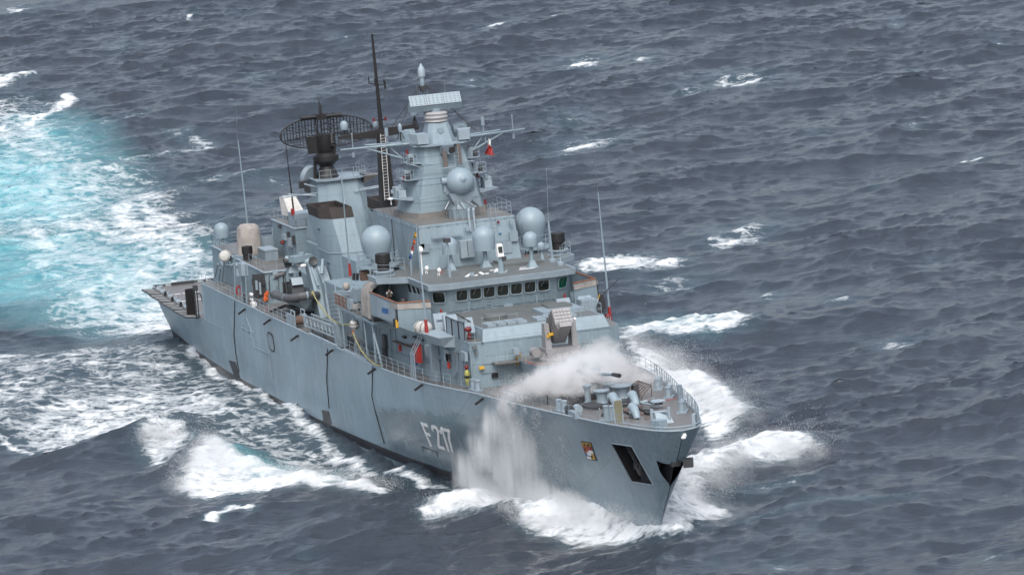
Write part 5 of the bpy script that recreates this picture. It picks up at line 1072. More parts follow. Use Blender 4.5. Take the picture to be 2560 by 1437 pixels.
# aft tracking dish on the mast's port-aft side (seen edge-on behind the mast)
q = P(775, 442, x=43.5); obj('tracking_dish', MB().lathe(q, [(.15, -.4), (.95, -.15), (1.05, .25), (.95, .3), (.4, .1), (.05, .05)], 22, RZ(-2.6) @ RY(1.3)).box(q + np.array([.3, .1, -.9]), (.7, .5, 1.3)).cyl(q + np.array([.3, .1, -1.6]), q + np.array([.3, .1, -.5]), .3), 'fitting_paint', am, 'grey dish beside the aft mast')
obj('mast_equipment', MB().box(P(766, 465, x=45), (.5, .35, 1.0)).box(P(772, 480, x=45.4), (.4, .3, .9)).box(P(755, 462, x=44), (.5, .5, .6)), 'dark_metal', am)
obj('rod_aerial', MB().cyl(P(853, 440, x=47.2), P(867, 560, x=52), .06, .09, 6), 'pale_paint', am)
for a, b_, c_, d_, x__ in ((702, 494, 800, 482, 46), (720, 486, 790, 489, 46.5), (885, 475, 950, 464, 47), (886, 478, 948, 468, 47.5), (800, 470, 760, 460, 46)): obj('mast_boom', MB().cyl(P(a, b_, x=x__), P(c_, d_, x=x__), .06, n=6), 'pale_paint', am)
# long wires between the masts
mb = MB(); mb.cyl(P(890, 442, x=47), P(1030, 408, x=80), .02, n=4); mb.cyl(P(690, 448, x=20), P(770, 464, x=44), .02, n=4); obj('wire_aerial', mb, 'rope_dark', ship)
# long range air search radar: black pedestal, lattice bowl, feed horns, identification bar
pc = P(818, 436, x=45.2); x, y = 45.2, pc[1]
ls = obj('air_search_radar', MB().lathe((x, y, 18.95), [(1.05, 0), (.9, .5), (.6, 1.1), (1.05, 1.5), (1.15, 1.6), (1.15, 2.0), (.7, 2.3), (.75, 2.5), (.85, 2.9), (.85, 3.9), (.5, 4.0)], 18).cyl((x, y-1.15, 19.0), (x, y-1.0, 20.7), .14), 'black_paint', ship, 'black long range radar with wide lattice bowl antenna')
RC = P(812, 330, x=x-.4); RCz = RC[2]; A_, B_ = 4.18, 1.45
rot = RZ(-0.12)
def bowl(u, v):   # u,v in -1..1 over the ellipse
    dpt = -1.3*(u*u*0.9 + v*v*0.25); q = Vector((dpt*-1 - 1.0, u*A_, v*B_)); q = rot @ q
    return np.array([x + q[0], RC[1] + q[1], RCz + q[2]])
tilt = 0.0
mb = MB(); N_ = 44
rimp = [bowl(math.cos(2*math.pi*i/N_), math.sin(2*math.pi*i/N_)) for i in range(N_+1)]; mb.tube(rimp, .055, 5); obj('bowl_rim', mb, 'black_paint', ls)
for k in range(29):
    u = -1 + 2*(k+.5)/29; vv = math.sqrt(max(0, 1-u*u)); obj('bowl_rib', MB().tube([bowl(u, -vv + 2*vv*j/6) for j in range(7)], .035 if k % 2 else .05, 4), 'black_paint', ls)
wm = MB()
for k in range(1, 22):
    v = -1 + 2*k/22; uu = math.sqrt(max(0, 1-v*v)); wm.tube([bowl(-uu + 2*uu*j/14, v) for j in range(15)], .009 if k % 4 else .03, 3)
obj('bowl_wire', wm, 'black_paint', ls)
tr_ = MB()
for a in (-.85, -.65, -.45, -.25, .25, .45, .65, .85):
    p_ = bowl(a, -.35); p2 = bowl(a, .35); bk = np.array([x - .2, RC[1] + a*A_*.55, RCz - .2]); tr_.cyl(p_, bk + np.array([-.5, 0, 0]), .035, n=4); tr_.cyl(p2, bk + np.array([-.5, 0, .3]), .035, n=4); tr_.cyl(bk + np.array([-.5, 0, 0]), (x, RC[1], RCz-.3), .03, n=4)
for sg in (-1, 1):
    for k in range(5):
        z0 = RCz - 1.1 + k*.55; tr_.cyl((x, RC[1] + sg*.75, z0), (x, RC[1] - sg*.75, z0+.55), .03, n=4)
    tr_.cyl((x, RC[1] + sg*.75, RCz-1.5), (x-.2, RC[1] + sg*.85, RCz+1.7), .06, n=5); tr_.cyl((x, RC[1]+sg*.4, RCz-1.5), (x-.2, RC[1]+sg*.3, RCz+1.75), .04, n=5)
obj('bowl_truss', tr_, 'black_paint', ls)
obj('feed_horn', MB().box(P(780, 363, x=x+1.6), (.5, .75, 1.5)), 'black_paint', ls); obj('feed_arm', MB().tube([(x, RC[1]+.3, RCz-1.6), (x+.8, RC[1]+.3, RCz-1.0), (x+.5, RC[1]+.35, RCz-.1)], .22, 8).box((x+.1, RC[1]+.35, RCz-1.0), (.7, .6, 1.7)), 'black_paint', ls)
q = P(802, 292, x=x+.3); ib = obj('identification_bar', MB().cyl(P(751, 296, x=x+.3), P(854, 287, x=x+.3), .2, .2, 10).box(q, (.4, .9, .5)).cyl(q, q + np.array([0, 0, 1.0]), .2, .1, 8).cyl(q + np.array([0, 0, 1.0]), P(795, 243, x=x+.3), .07, .02, 6), 'black_paint', ls, 'black bar antenna crossing the top of the bowl')

# hangar
mb = MB(); mb.ext([(20.3, -5.9), (30, -6.2), (41.9, -6.55), (41.9, 6.55), (30, 6.2), (20.3, 5.9)], 4.6, 10.72)
hangar = obj('hangar', mb, 'ship_paint', ship, 'grey helicopter hangar ahead of the flight deck')
obj('hangar_roof', MB().ext([(20.4, -5.85), (30, -6.15), (41.8, -6.5), (41.8, 6.5), (30, 6.15), (20.4, 5.85)], 10.72, 10.74), 'deck_paint', ship)
ub = MB(); ub.ext([(30.8, -2.6), (38.9, -2.6), (38.9, 2.6), (30.8, 2.6)], 10.74, 13.95); upper_h = obj('hangar_upper_house', ub, 'ship_paint', ship, 'grey house on the hangar roof')
obj('upper_house_roof', MB().ext([(30.9, -2.5), (38.8, -2.5), (38.8, 2.5), (30.9, 2.5)], 13.95, 13.97), 'deck_paint', upper_h)
obj('roof_flange', MB().tube([(30.8, -2.62, 13.9), (38.92, -2.62, 13.9), (38.92, 2.6, 13.9)], .09, 6), 'pale_paint', upper_h)
railing([(31, -2.4, 13.97), (38.7, -2.4, 13.97)], 1.0, 2, 1.5, upper_h); railing([(38.7, -2.4, 13.97), (38.7, 2.4, 13.97)], .7, 1, 1.0, upper_h, 'dark_metal')
mb = MB(); q = P(731, 505, x=33); mb.prism([(32.2, q[1]-.9, 14.4), (34.0, q[1]-.6, 14.4), (34.0, q[1]+.9, 14.4), (32.2, q[1]+.6, 14.4)], [(31.2, q[1]-.75, 15.9), (32.2, q[1]-.65, 16.1), (32.2, q[1]+.5, 16.1), (31.2, q[1]+.5, 15.9)]); obj('decoy_launcher', mb, 'raft_white', ship, 'white slanted decoy launcher box on the hangar house'); obj('launcher_base', MB().bx(32.4, 33.8, q[1]-.5, q[1]+.7, 13.95, 14.4), 'dark_metal', ship)
box_part('roof_locker', (37.2, -1.0, 14.55), (2.2, 2.8, 1.15), 'fitting_paint', label='long dark grey locker on the hangar house'); 
obj('stowed_lifejacket', MB().box(P(732, 530, x=38), (.2, .3, .6)), 'red_paint', None, 'red life jacket bag hung at the hangar house rail', 'bag'); 
for a, b_, w_, h_ in ((712, 592, .9, .7), (728, 606, 1.0, 1.1), (706, 606, .4, .4), (700, 566, .5, .4), (735, 600, .4, 1.1), (722, 586, .4, .7)): q = P(a, b_, y=-2.66); box_part('wall_box', q, (w_*1.3, .3, h_*.7), 'pale_paint' if w_ > .6 else 'dark_metal', upper_h)
box_part('warning_light', P(706, 605, y=-2.8), (.3, .2, .25), 'red_paint', upper_h)
for a, b_ in ((720, 630), (727, 630), (735, 628)): obj('wall_pipe', MB().cyl(P(a, b_ - 25, y=-2.68), P(a + 2, b_ + 22, y=-2.68), .05, n=5), 'fitting_paint', upper_h)
box_part('stack_of_trays', (33.8, -4.0, 11.2), (2.6, 1.2, .9), 'fitting_paint'); box_part('tray_lid', (33.8, -4.0, 11.7), (2.7, 1.3, .12), 'pale_paint')
obj('blue_bulkhead', MB().bx(30.6, 30.8, -4.7, -2.6, 10.74, 12.4), 'fitting_paint', ship)
# point defence launcher under its canvas cover
cv = P(620, 640, z=10.9); x, y = 31.0, -4.95
def lumpy(prof, n=26, seed=1, sx=1.0, sy=1.0, c=(0, 0, 0)):
    r = random.Random(seed); mb = MB(); vs = []; ph = [r.uniform(0, 6.28) for _ in range(4)]
    for r_, z in prof:
        for i in range(n):
            t = 2*math.pi*i/n; sq = (abs(math.cos(t))**4 + abs(math.sin(t))**4)**-.25; k = r_*(1 + .18*(sq-1)*1.6) + .035*math.sin(5*t + ph[0] + z*2.0)*(r_ > .2) + .03*math.sin(9*t + ph[1] - z*3)*(r_ > .2)
            vs.append((c[0] + sx*k*math.cos(t), c[1] + sy*k*math.sin(t), c[2] + z))
    m_ = len(prof); fs = [(j*n+i, j*n+(i+1) % n, (j+1)*n+(i+1) % n, (j+1)*n+i) for j in range(m_-1) for i in range(n)] + [tuple(range(n))[::-1], tuple(range((m_-1)*n, m_*n))]
    return mb.add(vs, fs)
rl2 = obj('covered_launcher', lumpy([(1.12, 0), (1.08, .3), (1.02, .9), (1.0, 1.6), (.98, 2.0), (.9, 2.4), (.6, 2.68), (.2, 2.75)], 30, 3, 1.15, 1.05, (x, y, 11.05)), 'canvas', ship, 'missile launcher under a beige canvas cover')
obj('launcher_base', MB().lathe((x, y, 10.74), [(1.35, 0), (1.35, .25), (1.15, .32)], 20), 'ship_paint', rl2)
obj('drum_antenna', MB().lathe(tuple(P(618, 628, x=33.5) - np.array([0, 0, .75])), [(.42, 0), (.42, .5), (.5, .55), (.5, 1.2), (.3, 1.22)], 14), 'black_paint', ship, 'black drum antenna before the canvas cover')
q = P(618, 655, x=34); obj('antenna_platform', MB().box((q[0], q[1], q[2]-.1), (1.4, 2.6, .1)).box((q[0], q[1]-.9, q[2]-.55), (1.0, .6, 1.1)), 'pale_paint', ship)
# radome, liferaft, mast whips on the hangar's aft corner
f_ = (20.9, -5.0); d_ = radome(555, 574, f_, 0.68, 1.15, .12, cone=.95, label='domed radome on the aft hangar corner', zb=10.74)
railing([(20.4, -5.8, 10.74), (24, -5.95, 10.74), (30, -6.1, 10.74)], 1.0, 3, 1.0); railing([(20.4, -5.8, 10.74), (20.4, 0, 10.74)], 1.0, 3, 1.5); railing([(36, -6.35, 10.74), (41.7, -6.45, 10.74), (41.7, -3.0, 10.74)], 1.0, 2, 1.3)
obj('hangar_edge', MB().tube([(20.4, -5.9, 10.7), (30, -6.2, 10.7), (41.95, -6.55, 10.7), (41.95, 3, 10.7)], .1, 6), 'pale_paint', hangar)
def whip(foot, top_, r=.10, mat='ship_paint', label=None, collar='red_paint', joint=.55):
    foot = np.array(foot); top_ = np.array(top_); m_ = foot + (top_-foot)*joint
    o_ = obj('whip_aerial', MB().cyl(foot, m_, r, r*.5, 8).cyl(m_, top_, r*.5, .02, 6), mat, ship, label)
    if collar: obj('whip_collar', MB().cyl(foot, foot + (top_-foot)/np.linalg.norm(top_-foot)*1.1, r*1.35, r*1.25, 10).cyl(foot, foot + (top_-foot)/np.linalg.norm(top_-foot)*.55, r*1.6, r*1.6, 10), collar, o_)
    return o_
whip(P(1067, 832, x=98.2), P(1040, 560, x=98.2), .10, label='whip aerial with red collar beside the starboard life raft', joint=.98)
whip(P(1526, 800, x=98.4), P(1495, 480, x=98.4), .10, label='whip aerial with red collar at the port deck edge', joint=.98)
whip(P(876, 690, x=66), P(853, 440, x=66), .085, label='whip aerial with red collar before the funnel', joint=.98)
whip(P(628, 640, x=26), P(595, 350, x=26), .10, label='whip aerial behind the canvas covered launcher', collar=None, joint=.98)
whip(P(735, 535, x=36), P(713, 350, x=36), .09, 'black_paint', 'black whip aerial on the hangar house', collar=None, joint=.7)
for a, b_, c_, d2, x__ in ((1480, 470, 1478, 380, 98.4), (594, 350, 590, 270, 26)): obj('whip_tip', MB().cyl(P(a + 14 if a > 1000 else a, b_ + 12, x=x__), P(c_ + 8 if a > 1000 else c_, d2, x=x__), .02, .012, 4), 'steel', ship)
obj('whip_platform', MB().bx(65.4, 66.6, -6.4, -4.9, 11.5, 11.65), 'fitting_paint', ship)
# hangar front bulkhead: door, recess, hoses
q = P(685, 715, x=41.95); dr = MB(); N_ = 16
def rrect(w_, h_, i, n_, e=.3): t = 2*math.pi*i/n_; return (w_*math.copysign(abs(math.cos(t))**e, math.cos(t)), h_*math.copysign(abs(math.sin(t))**e, math.sin(t)))
def door(c, wd_, hg, axis='x', sgn=1, parent=None, label=None):
    def T(u, v, o): return (c[0] + sgn*o, c[1] + u, c[2] + v) if axis == 'x' else (c[0] + u, c[1] + sgn*o, c[2] + v)
    N_ = 24; d_ = obj('door', MB().add([T(*rrect(wd_/2, hg/2, i, N_), .03) for i in range(N_)] + [T(*rrect(wd_/2, hg/2, i, N_), .07) for i in range(N_)], [tuple(range(N_, 2*N_))] + [(i, (i+1) % N_, N_+(i+1) % N_, N_+i) for i in range(N_)]), 'ship_paint', parent or ship, label)
    obj('door_seal', MB().tube([T(*rrect(wd_/2 + .04, hg/2 + .04, i, N_), .04) for i in range(N_+1)], .03, 4), 'dark_metal', d_); obj('door_handle', MB().tube([T(wd_*.3, 0, .1), T(wd_*.3, -.3, .1)], .025, 5), 'dark_metal', d_)
    return d_
door(q, .75, 1.95, label='watertight door in the hangar front')
box_part('wall_box', P(688, 685, x=42.0), (.35, .5, .7), 'pale_paint', hangar); box_part('recess', P(648, 715, x=41.97), (.1, 1.15, 2.2), 'dark_metal', hangar, label='dark recess with hanging gear')
for k in range(5): obj('hanging_gear', MB().box(P(632 + k*9, 705 + (k % 3)*8, x=42.1), (.16, .16 + .06*(k % 2), .6 + .25*(k % 3))), ('dark_metal', 'fitting_paint', 'pale_paint')[k % 3], hangar)
for k, (a, b_) in enumerate(((664, 738), (667, 746), (662, 748), (668, 733))):
    obj('life_jacket', lumpy([(.06, -.22), (.13, -.18), (.16, 0), (.13, .16), (.04, .22)], 10, k, .7, 1.0, tuple(P(a, b_, x=42.15 + .05*k))), 'orange', None, 'bright orange life jacket hung on the hangar bulkhead beside the door', 'life jacket', 'orange life jackets on the hangar bulkhead')
# side passage fittings aft
railing([(25.3, -8.3, 7.92), (33, -8.32, 7.92), (45, -8.33, 7.92), (58.5, -8.33, 7.92)], 1.05, 3, 1.5, label='side railing aft')
railing([(71.5, -8.3, 7.92), (82, -8.3, 7.95), (95, -8.0, 8.16), (103, -7.45, 8.55)], 1.05, 3, 1.6, label='side railing forward')
e_ = [(float(q_), float(hull_y(q_, float(deckz(q_)))) - .12, float(deckz(q_))) for q_ in np.linspace(27, 132, 50)]; railing(e_, 1.05, 3, 1.9, label='port side railing')
for a, b_, c_, d2 in ((586, 640, 589, 752), (602, 655, 606, 780), (614, 660, 617, 765)): obj('deck_post', MB().cyl(P(a, b_, y=-8.25), P(c_, d2, y=-8.25), .09, n=8), 'ship_paint', ship)
box_part('hanging_cabinet', P(607, 672, y=-8.1), (1.2, .6, 1.1), 'pale_paint', label='pale cabinet under the hangar roof edge')
for a, b_, c_, d2 in ((545, 660, 530, 720), (560, 655, 552, 735), (575, 655, 572, 742)): obj('hangar_stiffener', MB().cyl(P(a, b_, y=-6.6), P(c_, d2, y=-6.6), .07, n=6), 'fitting_paint', hangar)
lb = MB(); c_ = P(597, 726, y=-8.2); ringp = [(c_[0], c_[1] + .22*math.cos(t), c_[2] + .4*math.sin(t)) for t in np.linspace(0, 2*math.pi, 13)]; lb.tube(ringp, .09, 6); obj('lifebuoy', lb, 'red_paint', None, 'red and white lifebuoy on a post by the hangar', 'lifebuoy'); 
rl3 = thing('hose_rack', P(630, 768, y=-8.0), 'rack of round white hose reels on the starboard rail', 'reel')
for a, b_, r_ in ((628, 735, .14), (634, 760, .26), (629, 748, .12)): q = P(a, b_, y=-8.0); obj('reel_disc', MB().cyl(q + np.array([-.18, 0, 0]), q + np.array([.18, 0, 0]), r_, n=14).cyl(q + np.array([.18, 0, 0]), q + np.array([.22, 0, 0]), r_*.4, n=10), 'white_paint', rl3)
obj('reel_stand', MB().cyl(P(632, 772, y=-8.0), P(628, 728, y=-8.0), .04), 'dark_metal', rl3)
obj('fender_stack', lumpy([(.35, 0), (.4, .5), (.38, 1.0), (.2, 1.2)], 14, 5, 1.6, .6, tuple(P(613, 765, y=-7.8))), 'dark_metal', None, 'dark bundled fenders stowed against the rail', 'fender')

# ------------------------------------------------------------------ inflatable boat on its cradle, crane
_mb0 = MB.add
def _short(self, vs, fs): return _mb0(self, [(54.4 - (54.4 - float(p[0]))*.62, float(p[1]), float(p[2]) + .25) for p in vs], fs)
MB.add = _short      # the boat is laid out 10 m long and built at six and a half
rb = thing('inflatable_boat', (51.5, -6.0, 8.4), 'grey rigid inflatable boat hanging on its crane', 'boat')
tubes = [(44.2, -7.3, 9.35), (47, -7.35, 9.35), (50.5, -7.3, 9.45), (52.9, -7.1, 9.6), (54.1, -6.5, 9.75), (54.4, -6.0, 9.8), (54.1, -5.5, 9.75), (52.9, -4.9, 9.6), (50.5, -4.7, 9.45), (47, -4.65, 9.35), (44.2, -4.7, 9.35)]
tb = MB(); tb.tube(tubes, .36, 14)
for p_ in tubes[1:-1]: tb.sph(p_, .36, 14, 9)
tb.cyl((44.2, -7.3, 9.35), (43.5, -7.3, 9.35), .36, .15, 14); tb.cyl((44.2, -4.7, 9.35), (43.5, -4.7, 9.35), .36, .15, 14)
obj('buoyancy_tube', tb, 'rubber', rb)
for k in (2, 5, 8): p_ = np.array(tubes[k]); d_ = np.array(tubes[k+1]) - np.array(tubes[k-1]); d_ = d_/np.linalg.norm(d_); obj('tube_band', MB().cyl(p_ - d_*.08, p_ + d_*.08, .375, n=14), 'fitting_paint', rb)
obj('boat_hull', MB().prism([(43.9, -6.08, 8.3), (52.5, -6.08, 8.45), (52.6, -5.92, 8.45), (43.9, -5.92, 8.3)], [(43.9, -7.2, 9.2), (53.6, -6.7, 9.5), (53.6, -5.3, 9.5), (43.9, -4.8, 9.2)]), 'pale_paint', rb)
obj('boat_floor', MB().bx(44.2, 53.2, -7.0, -5.0, 9.2, 9.3), 'dark_metal', rb)
obj('console', MB().prism([(48.2, -6.6, 9.3), (49.8, -6.6, 9.3), (49.8, -5.4, 9.3), (48.2, -5.4, 9.3)], [(48.2, -6.5, 10.9), (49.0, -6.5, 10.9), (49.0, -5.5, 10.9), (48.2, -5.5, 10.9)]), 'dark_metal', rb); obj('console_screen', MB().slab([(49.75, -6.5, 10.4), (49.75, -5.5, 10.4), (49.1, -5.5, 11.0), (49.1, -6.5, 11.0)], .04, (.7, 0, .7)), 'pale_paint', rb)
obj('boat_arch', MB().tube([(46.6, -6.9, 9.5), (46.6, -6.7, 11.4), (46.6, -5.3, 11.4), (46.6, -5.1, 9.5)], .07, 6).tube([(48.0, -6.8, 9.5), (47.2, -6.7, 11.4)], .06, 6).tube([(48.0, -5.2, 9.5), (47.2, -5.3, 11.4)], .06, 6), 'dark_metal', rb); obj('boat_canopy', MB().prism([(46.2, -6.5, 11.4), (48.4, -6.5, 11.4), (48.4, -5.5, 11.4), (46.2, -5.5, 11.4)], [(46.6, -6.3, 12.0), (48.0, -6.3, 12.0), (48.0, -5.7, 12.0), (46.6, -5.7, 12.0)]), 'pale_paint', rb)
obj('seat', MB().bx(45.4, 47.6, -6.4, -5.6, 9.3, 10.2), 'dark_metal', rb); obj('engine_cover', MB().bx(44.0, 45.2, -6.5, -5.5, 9.3, 10.3), 'black_paint', rb); obj('roll_bag', MB().cyl((46.9, -7.6, 11.1), (46.9, -6.6, 11.3), .22, n=12), 'rubber', rb)
MB.add = _mb0
cradle = obj('boat_cradle', MB().tube([(47, -7.6, 7.9), (47, -6.1, 8.3), (47, -4.4, 7.9)], .12, 6).tube([(52, -7.6, 7.9), (52, -6.1, 8.4), (52, -4.4, 7.9)], .12, 6).tube([(47, -6.1, 8.25), (52, -6.1, 8.35)], .12, 6), 'black_paint', ship, 'black boat cradle')
cr_ = obj('boat_crane', MB().prism([(52.2, -4.9, 7.9), (54.2, -4.9, 7.9), (54.2, -3.9, 7.9), (52.2, -3.9, 7.9)], [(50.6, -5.0, 12.4), (51.7, -5.0, 12.4), (51.7, -4.2, 12.4), (50.6, -4.2, 12.4)]), 'ship_paint', ship, 'grey boat crane with folded arm')
obj('crane_arm', MB().cyl((51.2, -4.7, 12.5), (50.2, -6.6, 12.9), .38, .3, 10).box((50.9, -5.4, 12.9), (1.0, 1.9, .55), RZ(.3)).cyl((50.9, -5.3, 12.6), (50.9, -5.3, 13.4), .3, n=10), 'ship_paint', cr_); obj('crane_ram', MB().cyl((53.2, -4.6, 10.6), (51.9, -4.75, 12.2), .1).cyl((53.9, -4.4, 11.7), (53.2, -4.0, 12.9), .16), 'fitting_paint', cr_)
obj('crane_brace', MB().prism([(53.9, -4.2, 9.8), (54.5, -4.2, 9.8), (54.5, -3.5, 9.8), (53.9, -3.5, 9.8)], [(52.2, -4.4, 12.2), (52.6, -4.4, 12.2), (52.6, -3.6, 12.2), (52.2, -3.6, 12.2)]), 'pale_paint', cr_)
obj('crane_winch', MB().cyl((50.4, -6.8, 12.7), (50.4, -6.2, 12.7), .3, n=12).box((50.2, -6.4, 12.3), (.5, .5, .4)), 'dark_metal', cr_); obj('crane_lamp', MB().sph(P(758, 664, x=51.5), (.25, .3, .15)), 'white_paint', cr_); obj('crane_wheel', MB().lathe(tuple(P(783, 653, x=52)), [(.4, -.03), (.42, 0), (.4, .03), (.34, .0)], 16, RY(1.2)), 'dark_metal', cr_)
obj('hook_block', MB().box(P(729, 677, x=50), (.3, .9, .3)).box(P(727, 685, x=50), (.2, .4, .5)), 'pale_paint', cr_); obj('fall_rope', MB().cyl(P(738, 660, x=50.3), P(725, 680, x=50), .03, n=4), 'rope_dark', cr_)
# raised working platform abaft the wing, stairs, light gun
pl = [(71.6, -8.25), (84.4, -8.4), (84.4, -5.0), (71.6, -5.0)]
plat = obj('gun_platform', MB().ext(pl, 11.45, 11.65), 'ship_paint', ship, 'side platform abaft the bridge wing'); obj('platform_deck', MB().ext([(71.7, -8.2), (84.3, -8.3), (84.3, -5.1), (71.7, -5.1)], 11.65, 11.68), 'deck_paint', plat)
railing([(71.7, -5.4, 11.68), (71.7, -8.2, 11.68), (84.3, -8.35, 11.68)], 1.05, 3, 1.3, plat)
for i in range(4):
    x0 = 72.0 + i*1.05; obj('weather_board', MB().slab([(x0, -8.16, 11.72), (x0 + .95, -8.17, 11.72), (x0 + .95, -8.17, 12.6), (x0, -8.16, 12.6)], .04, (0, 1, 0)), 'wood', plat, 'brown weather board on the platform rail')
for x0 in (74.0, 77.6, 81.0, 83.6): obj('platform_pillar', MB().cyl((x0, -8.15, 7.9), (x0, -8.2, 11.5), .1, n=8), 'ship_paint', plat)
obj('platform_brace', MB().cyl((85.2, -8.1, 7.95), (82.0, -8.2, 13.4), .1, n=8), 'ship_paint', plat)
sl = MB(); a = np.array([66.6, -6.8, 7.95]); b_ = np.array([65.4, -6.8, 11.7])
for s_ in (-.42, .42): sl.cyl(a + np.array([0, s_, 0]), b_ + np.array([0, s_, 0]), .07, n=6); sl.cyl(a + np.array([0, s_, .95]), b_ + np.array([0, s_, .95]), .035, n=5); sl.cyl(a + np.array([0, s_, 0]), a + np.array([0, s_, .95]), .035, n=5)
stairs = obj('stair_side', sl, 'pale_paint', ship, 'steep steel stairs up to the platform')
tread = None
for i in range(11):
    q = a + (b_-a)*(i+.5)/11
    if tread is None: tread = obj('tread', MB().box(q, (.26, .8, .05)), 'steel', stairs)
    else: copy_of(tread, stairs, np.array([q[0], q[1], q[2]-.025]))
railing([(65.5, -6.3, 11.65), (70.8, -5.6, 11.65)], 1.1, 2, 1.2); obj('casing_front_panel', MB().bx(64.9, 65.1, -5.0, -3.4, 8.2, 11.4), 'fitting_paint', ship)
gx, gy, gz = 76.3, -7.2, 11.68
lg = obj('light_gun', MB().prism([(gx-.9, gy-.7, gz+.75), (gx+.9, gy-.7, gz+.75), (gx+.9, gy+.7, gz+.75), (gx-.9, gy+.7, gz+.75)], [(gx-.6, gy-.35, gz+1.75), (gx+.7, gy-.5, gz+1.75), (gx+.7, gy+.5, gz+1.75), (gx-.6, gy+.35, gz+1.75)]), 'ship_paint', ship, 'grey light gun mount on the side platform')
obj('gun_pedestal', MB().lathe((gx, gy, gz), [(.6, 0), (.55, .4), (.75, .75)], 16), 'fitting_paint', lg); obj('barrel', MB().cyl((gx-.4, gy-.1, gz+1.35), tuple(P(836, 729, y=gy-.3)), .12, .06, 8), 'pale_paint', lg); obj('ammunition_box', MB().box((gx+.2, gy-.85, gz+.5), (.9, .4, .8)), 'pale_paint', lg); obj('gun_sight', MB().sph(tuple(P(866, 716, x=gx)), (.3, .3, .36)), 'canvas', lg)
for a, b_, x__ in ((884, 700, 79), (893, 700, 79)): obj('gun_sensor', MB().cyl(P(a, b_, x=x__), P(a + 1, b_ - 17, x=x__), .13, n=8), 'black_paint', ship)
box_part('wooden_chest', P(912, 688, x=81.4), (.8, .7, .8), 'rust', label='brown wooden chest behind the canopy')
for a, b_ in ((893, 755), (902, 768), (890, 772)): q = P(a, b_, z=11.8); obj('deck_bundle', lumpy([(.3, 0), (.42, .2), (.35, .5), (.1, .6)], 12, a, 1.3, 1.0, (q[0], q[1], 11.68)), 'canvas' if a != 902 else 'pale_paint', None, ('beige canvas bundle lying by the gun platform rail', 'pale sack lying on the gun platform deck', 'beige canvas bundle lying below the light gun')[(893, 902, 890).index(a)], 'bundle')
# canvas canopy over the wing's after end
cp = MB(); n_ = 10
arc = [(0, 0.0), (.02, 1.5), (.12, 2.3), (.4, 2.75), (.9, 3.0), (1.5, 3.05), (2.2, 2.95), (2.75, 2.8)]
vs2 = [(81.4 + 2.9*t, -8.45 + u*.9 + .1*math.sin(6*t), 11.9 + v - .25*(t-.5)**2*4*(v > 1.5)) for t in np.linspace(0, 1, n_) for u, v in arc]; m_ = len(arc)
cp.add(vs2, [(i*m_+j, i*m_+j+1, (i+1)*m_+j+1, (i+1)*m_+j) for i in range(n_-1) for j in range(m_-1)]); cp.add([(p[0], p[1] + .03, p[2] - .03) for p in vs2], [(i*m_+j, (i+1)*m_+j, (i+1)*m_+j+1, i*m_+j+1) for i in range(n_-1) for j in range(m_-1)])
cp.add([vs2[j] for j in range(m_)] + [(81.5, -5.9, 12.0)], [tuple(range(m_+1))])
obj('wing_canopy', cp, 'canvas', ship, 'beige canvas canopy at the after end of the wing', recalc=False, ang=70); obj('canopy_port', MB().lathe(tuple(P(934, 698, y=-7.4)), [(.28, 0), (.28, .1), (.2, .1)], 16, RX(-.2)), 'dark_metal', ship)
# gangway bridge stowed along the rail
gwx0, gwx1 = 61.3, 71.2; g_ = thing('gangway', (66.2, -7.9, 8.6), 'aluminium truss gangway stowed along the starboard rail', 'gangway')
for s_ in (-.35, .35):
    mb = MB(); mb.tube([(gwx0, -7.9+s_, 8.55), (gwx1, -7.9+s_, 8.75)], .06, 5); mb.tube([(gwx0, -7.9+s_, 9.45), (gwx1, -7.9+s_, 9.65)], .06, 5)
    for i in range(9):
        xa = gwx0 + (gwx1-gwx0)*i/8; mb.cyl((xa, -7.9+s_, 8.55 + .2*i/8), (xa, -7.9+s_, 9.45 + .2*i/8), .045, n=4)
        if i < 8: xb = gwx0 + (gwx1-gwx0)*(i+.5)/8; xc = gwx0 + (gwx1-gwx0)*(i+1)/8; mb.cyl((xa, -7.9+s_, 8.55 + .2*i/8), (xb, -7.9+s_, 9.45 + .2*i/8), .04, n=4); mb.cyl((xb, -7.9+s_, 9.45 + .2*i/8), (xc, -7.9+s_, 8.57 + .2*i/8), .04, n=4)
    obj('side_truss', mb, 'pale_paint', g_)
obj('walkway', MB().bx(gwx0, gwx1, -8.2, -7.6, 8.5, 8.56), 'steel', g_); obj('gangway_end', MB().bx(gwx1 + .05, gwx1 + .9, -8.3, -7.4, 7.95, 9.9), 'fitting_paint', ship)
[obj('gangway_rest', MB().cyl((x_, -7.9, 7.9), (x_, -7.9, 8.56), .1), 'fitting_paint', ship) for x_ in (62.5, 66, 69.6)]
obj('edge_pipe', MB().tube([(63, -8.3, 8.1), (72, -8.3, 8.1)], .1, 6), 'pale_paint', ship); obj('edge_pipe', MB().tube([(74, -8.3, 8.1), (81, -8.25, 8.1)], .09, 6), 'pale_paint', ship)
wr = thing('winch', (57.8, -7.9, 7.9), 'rusty deck winch wound with wire beside the gangway', 'winch')
obj('drum', MB().cyl((57.8, -8.2, 8.5), (57.8, -7.5, 8.5), .4, n=14), 'rust', wr); obj('winch_frame', MB().tube([(57.2, -8.3, 7.9), (57.2, -8.3, 9.4), (58.4, -8.3, 9.4), (58.4, -8.3, 7.9)], .06, 5), 'pale_paint', wr); obj('winch_frame', MB().tube([(57.2, -7.4, 7.9), (57.2, -7.4, 9.4), (58.4, -7.4, 9.4), (58.4, -7.4, 7.9)], .06, 5), 'pale_paint', wr)
box_part('rail_gate', P(727, 800, y=-8.2), (2.4, .2, 1.0), 'pale_paint'); box_part('rail_gate_foot', P(728, 815, y=-8.2), (2.4, .18, .5), 'rust')
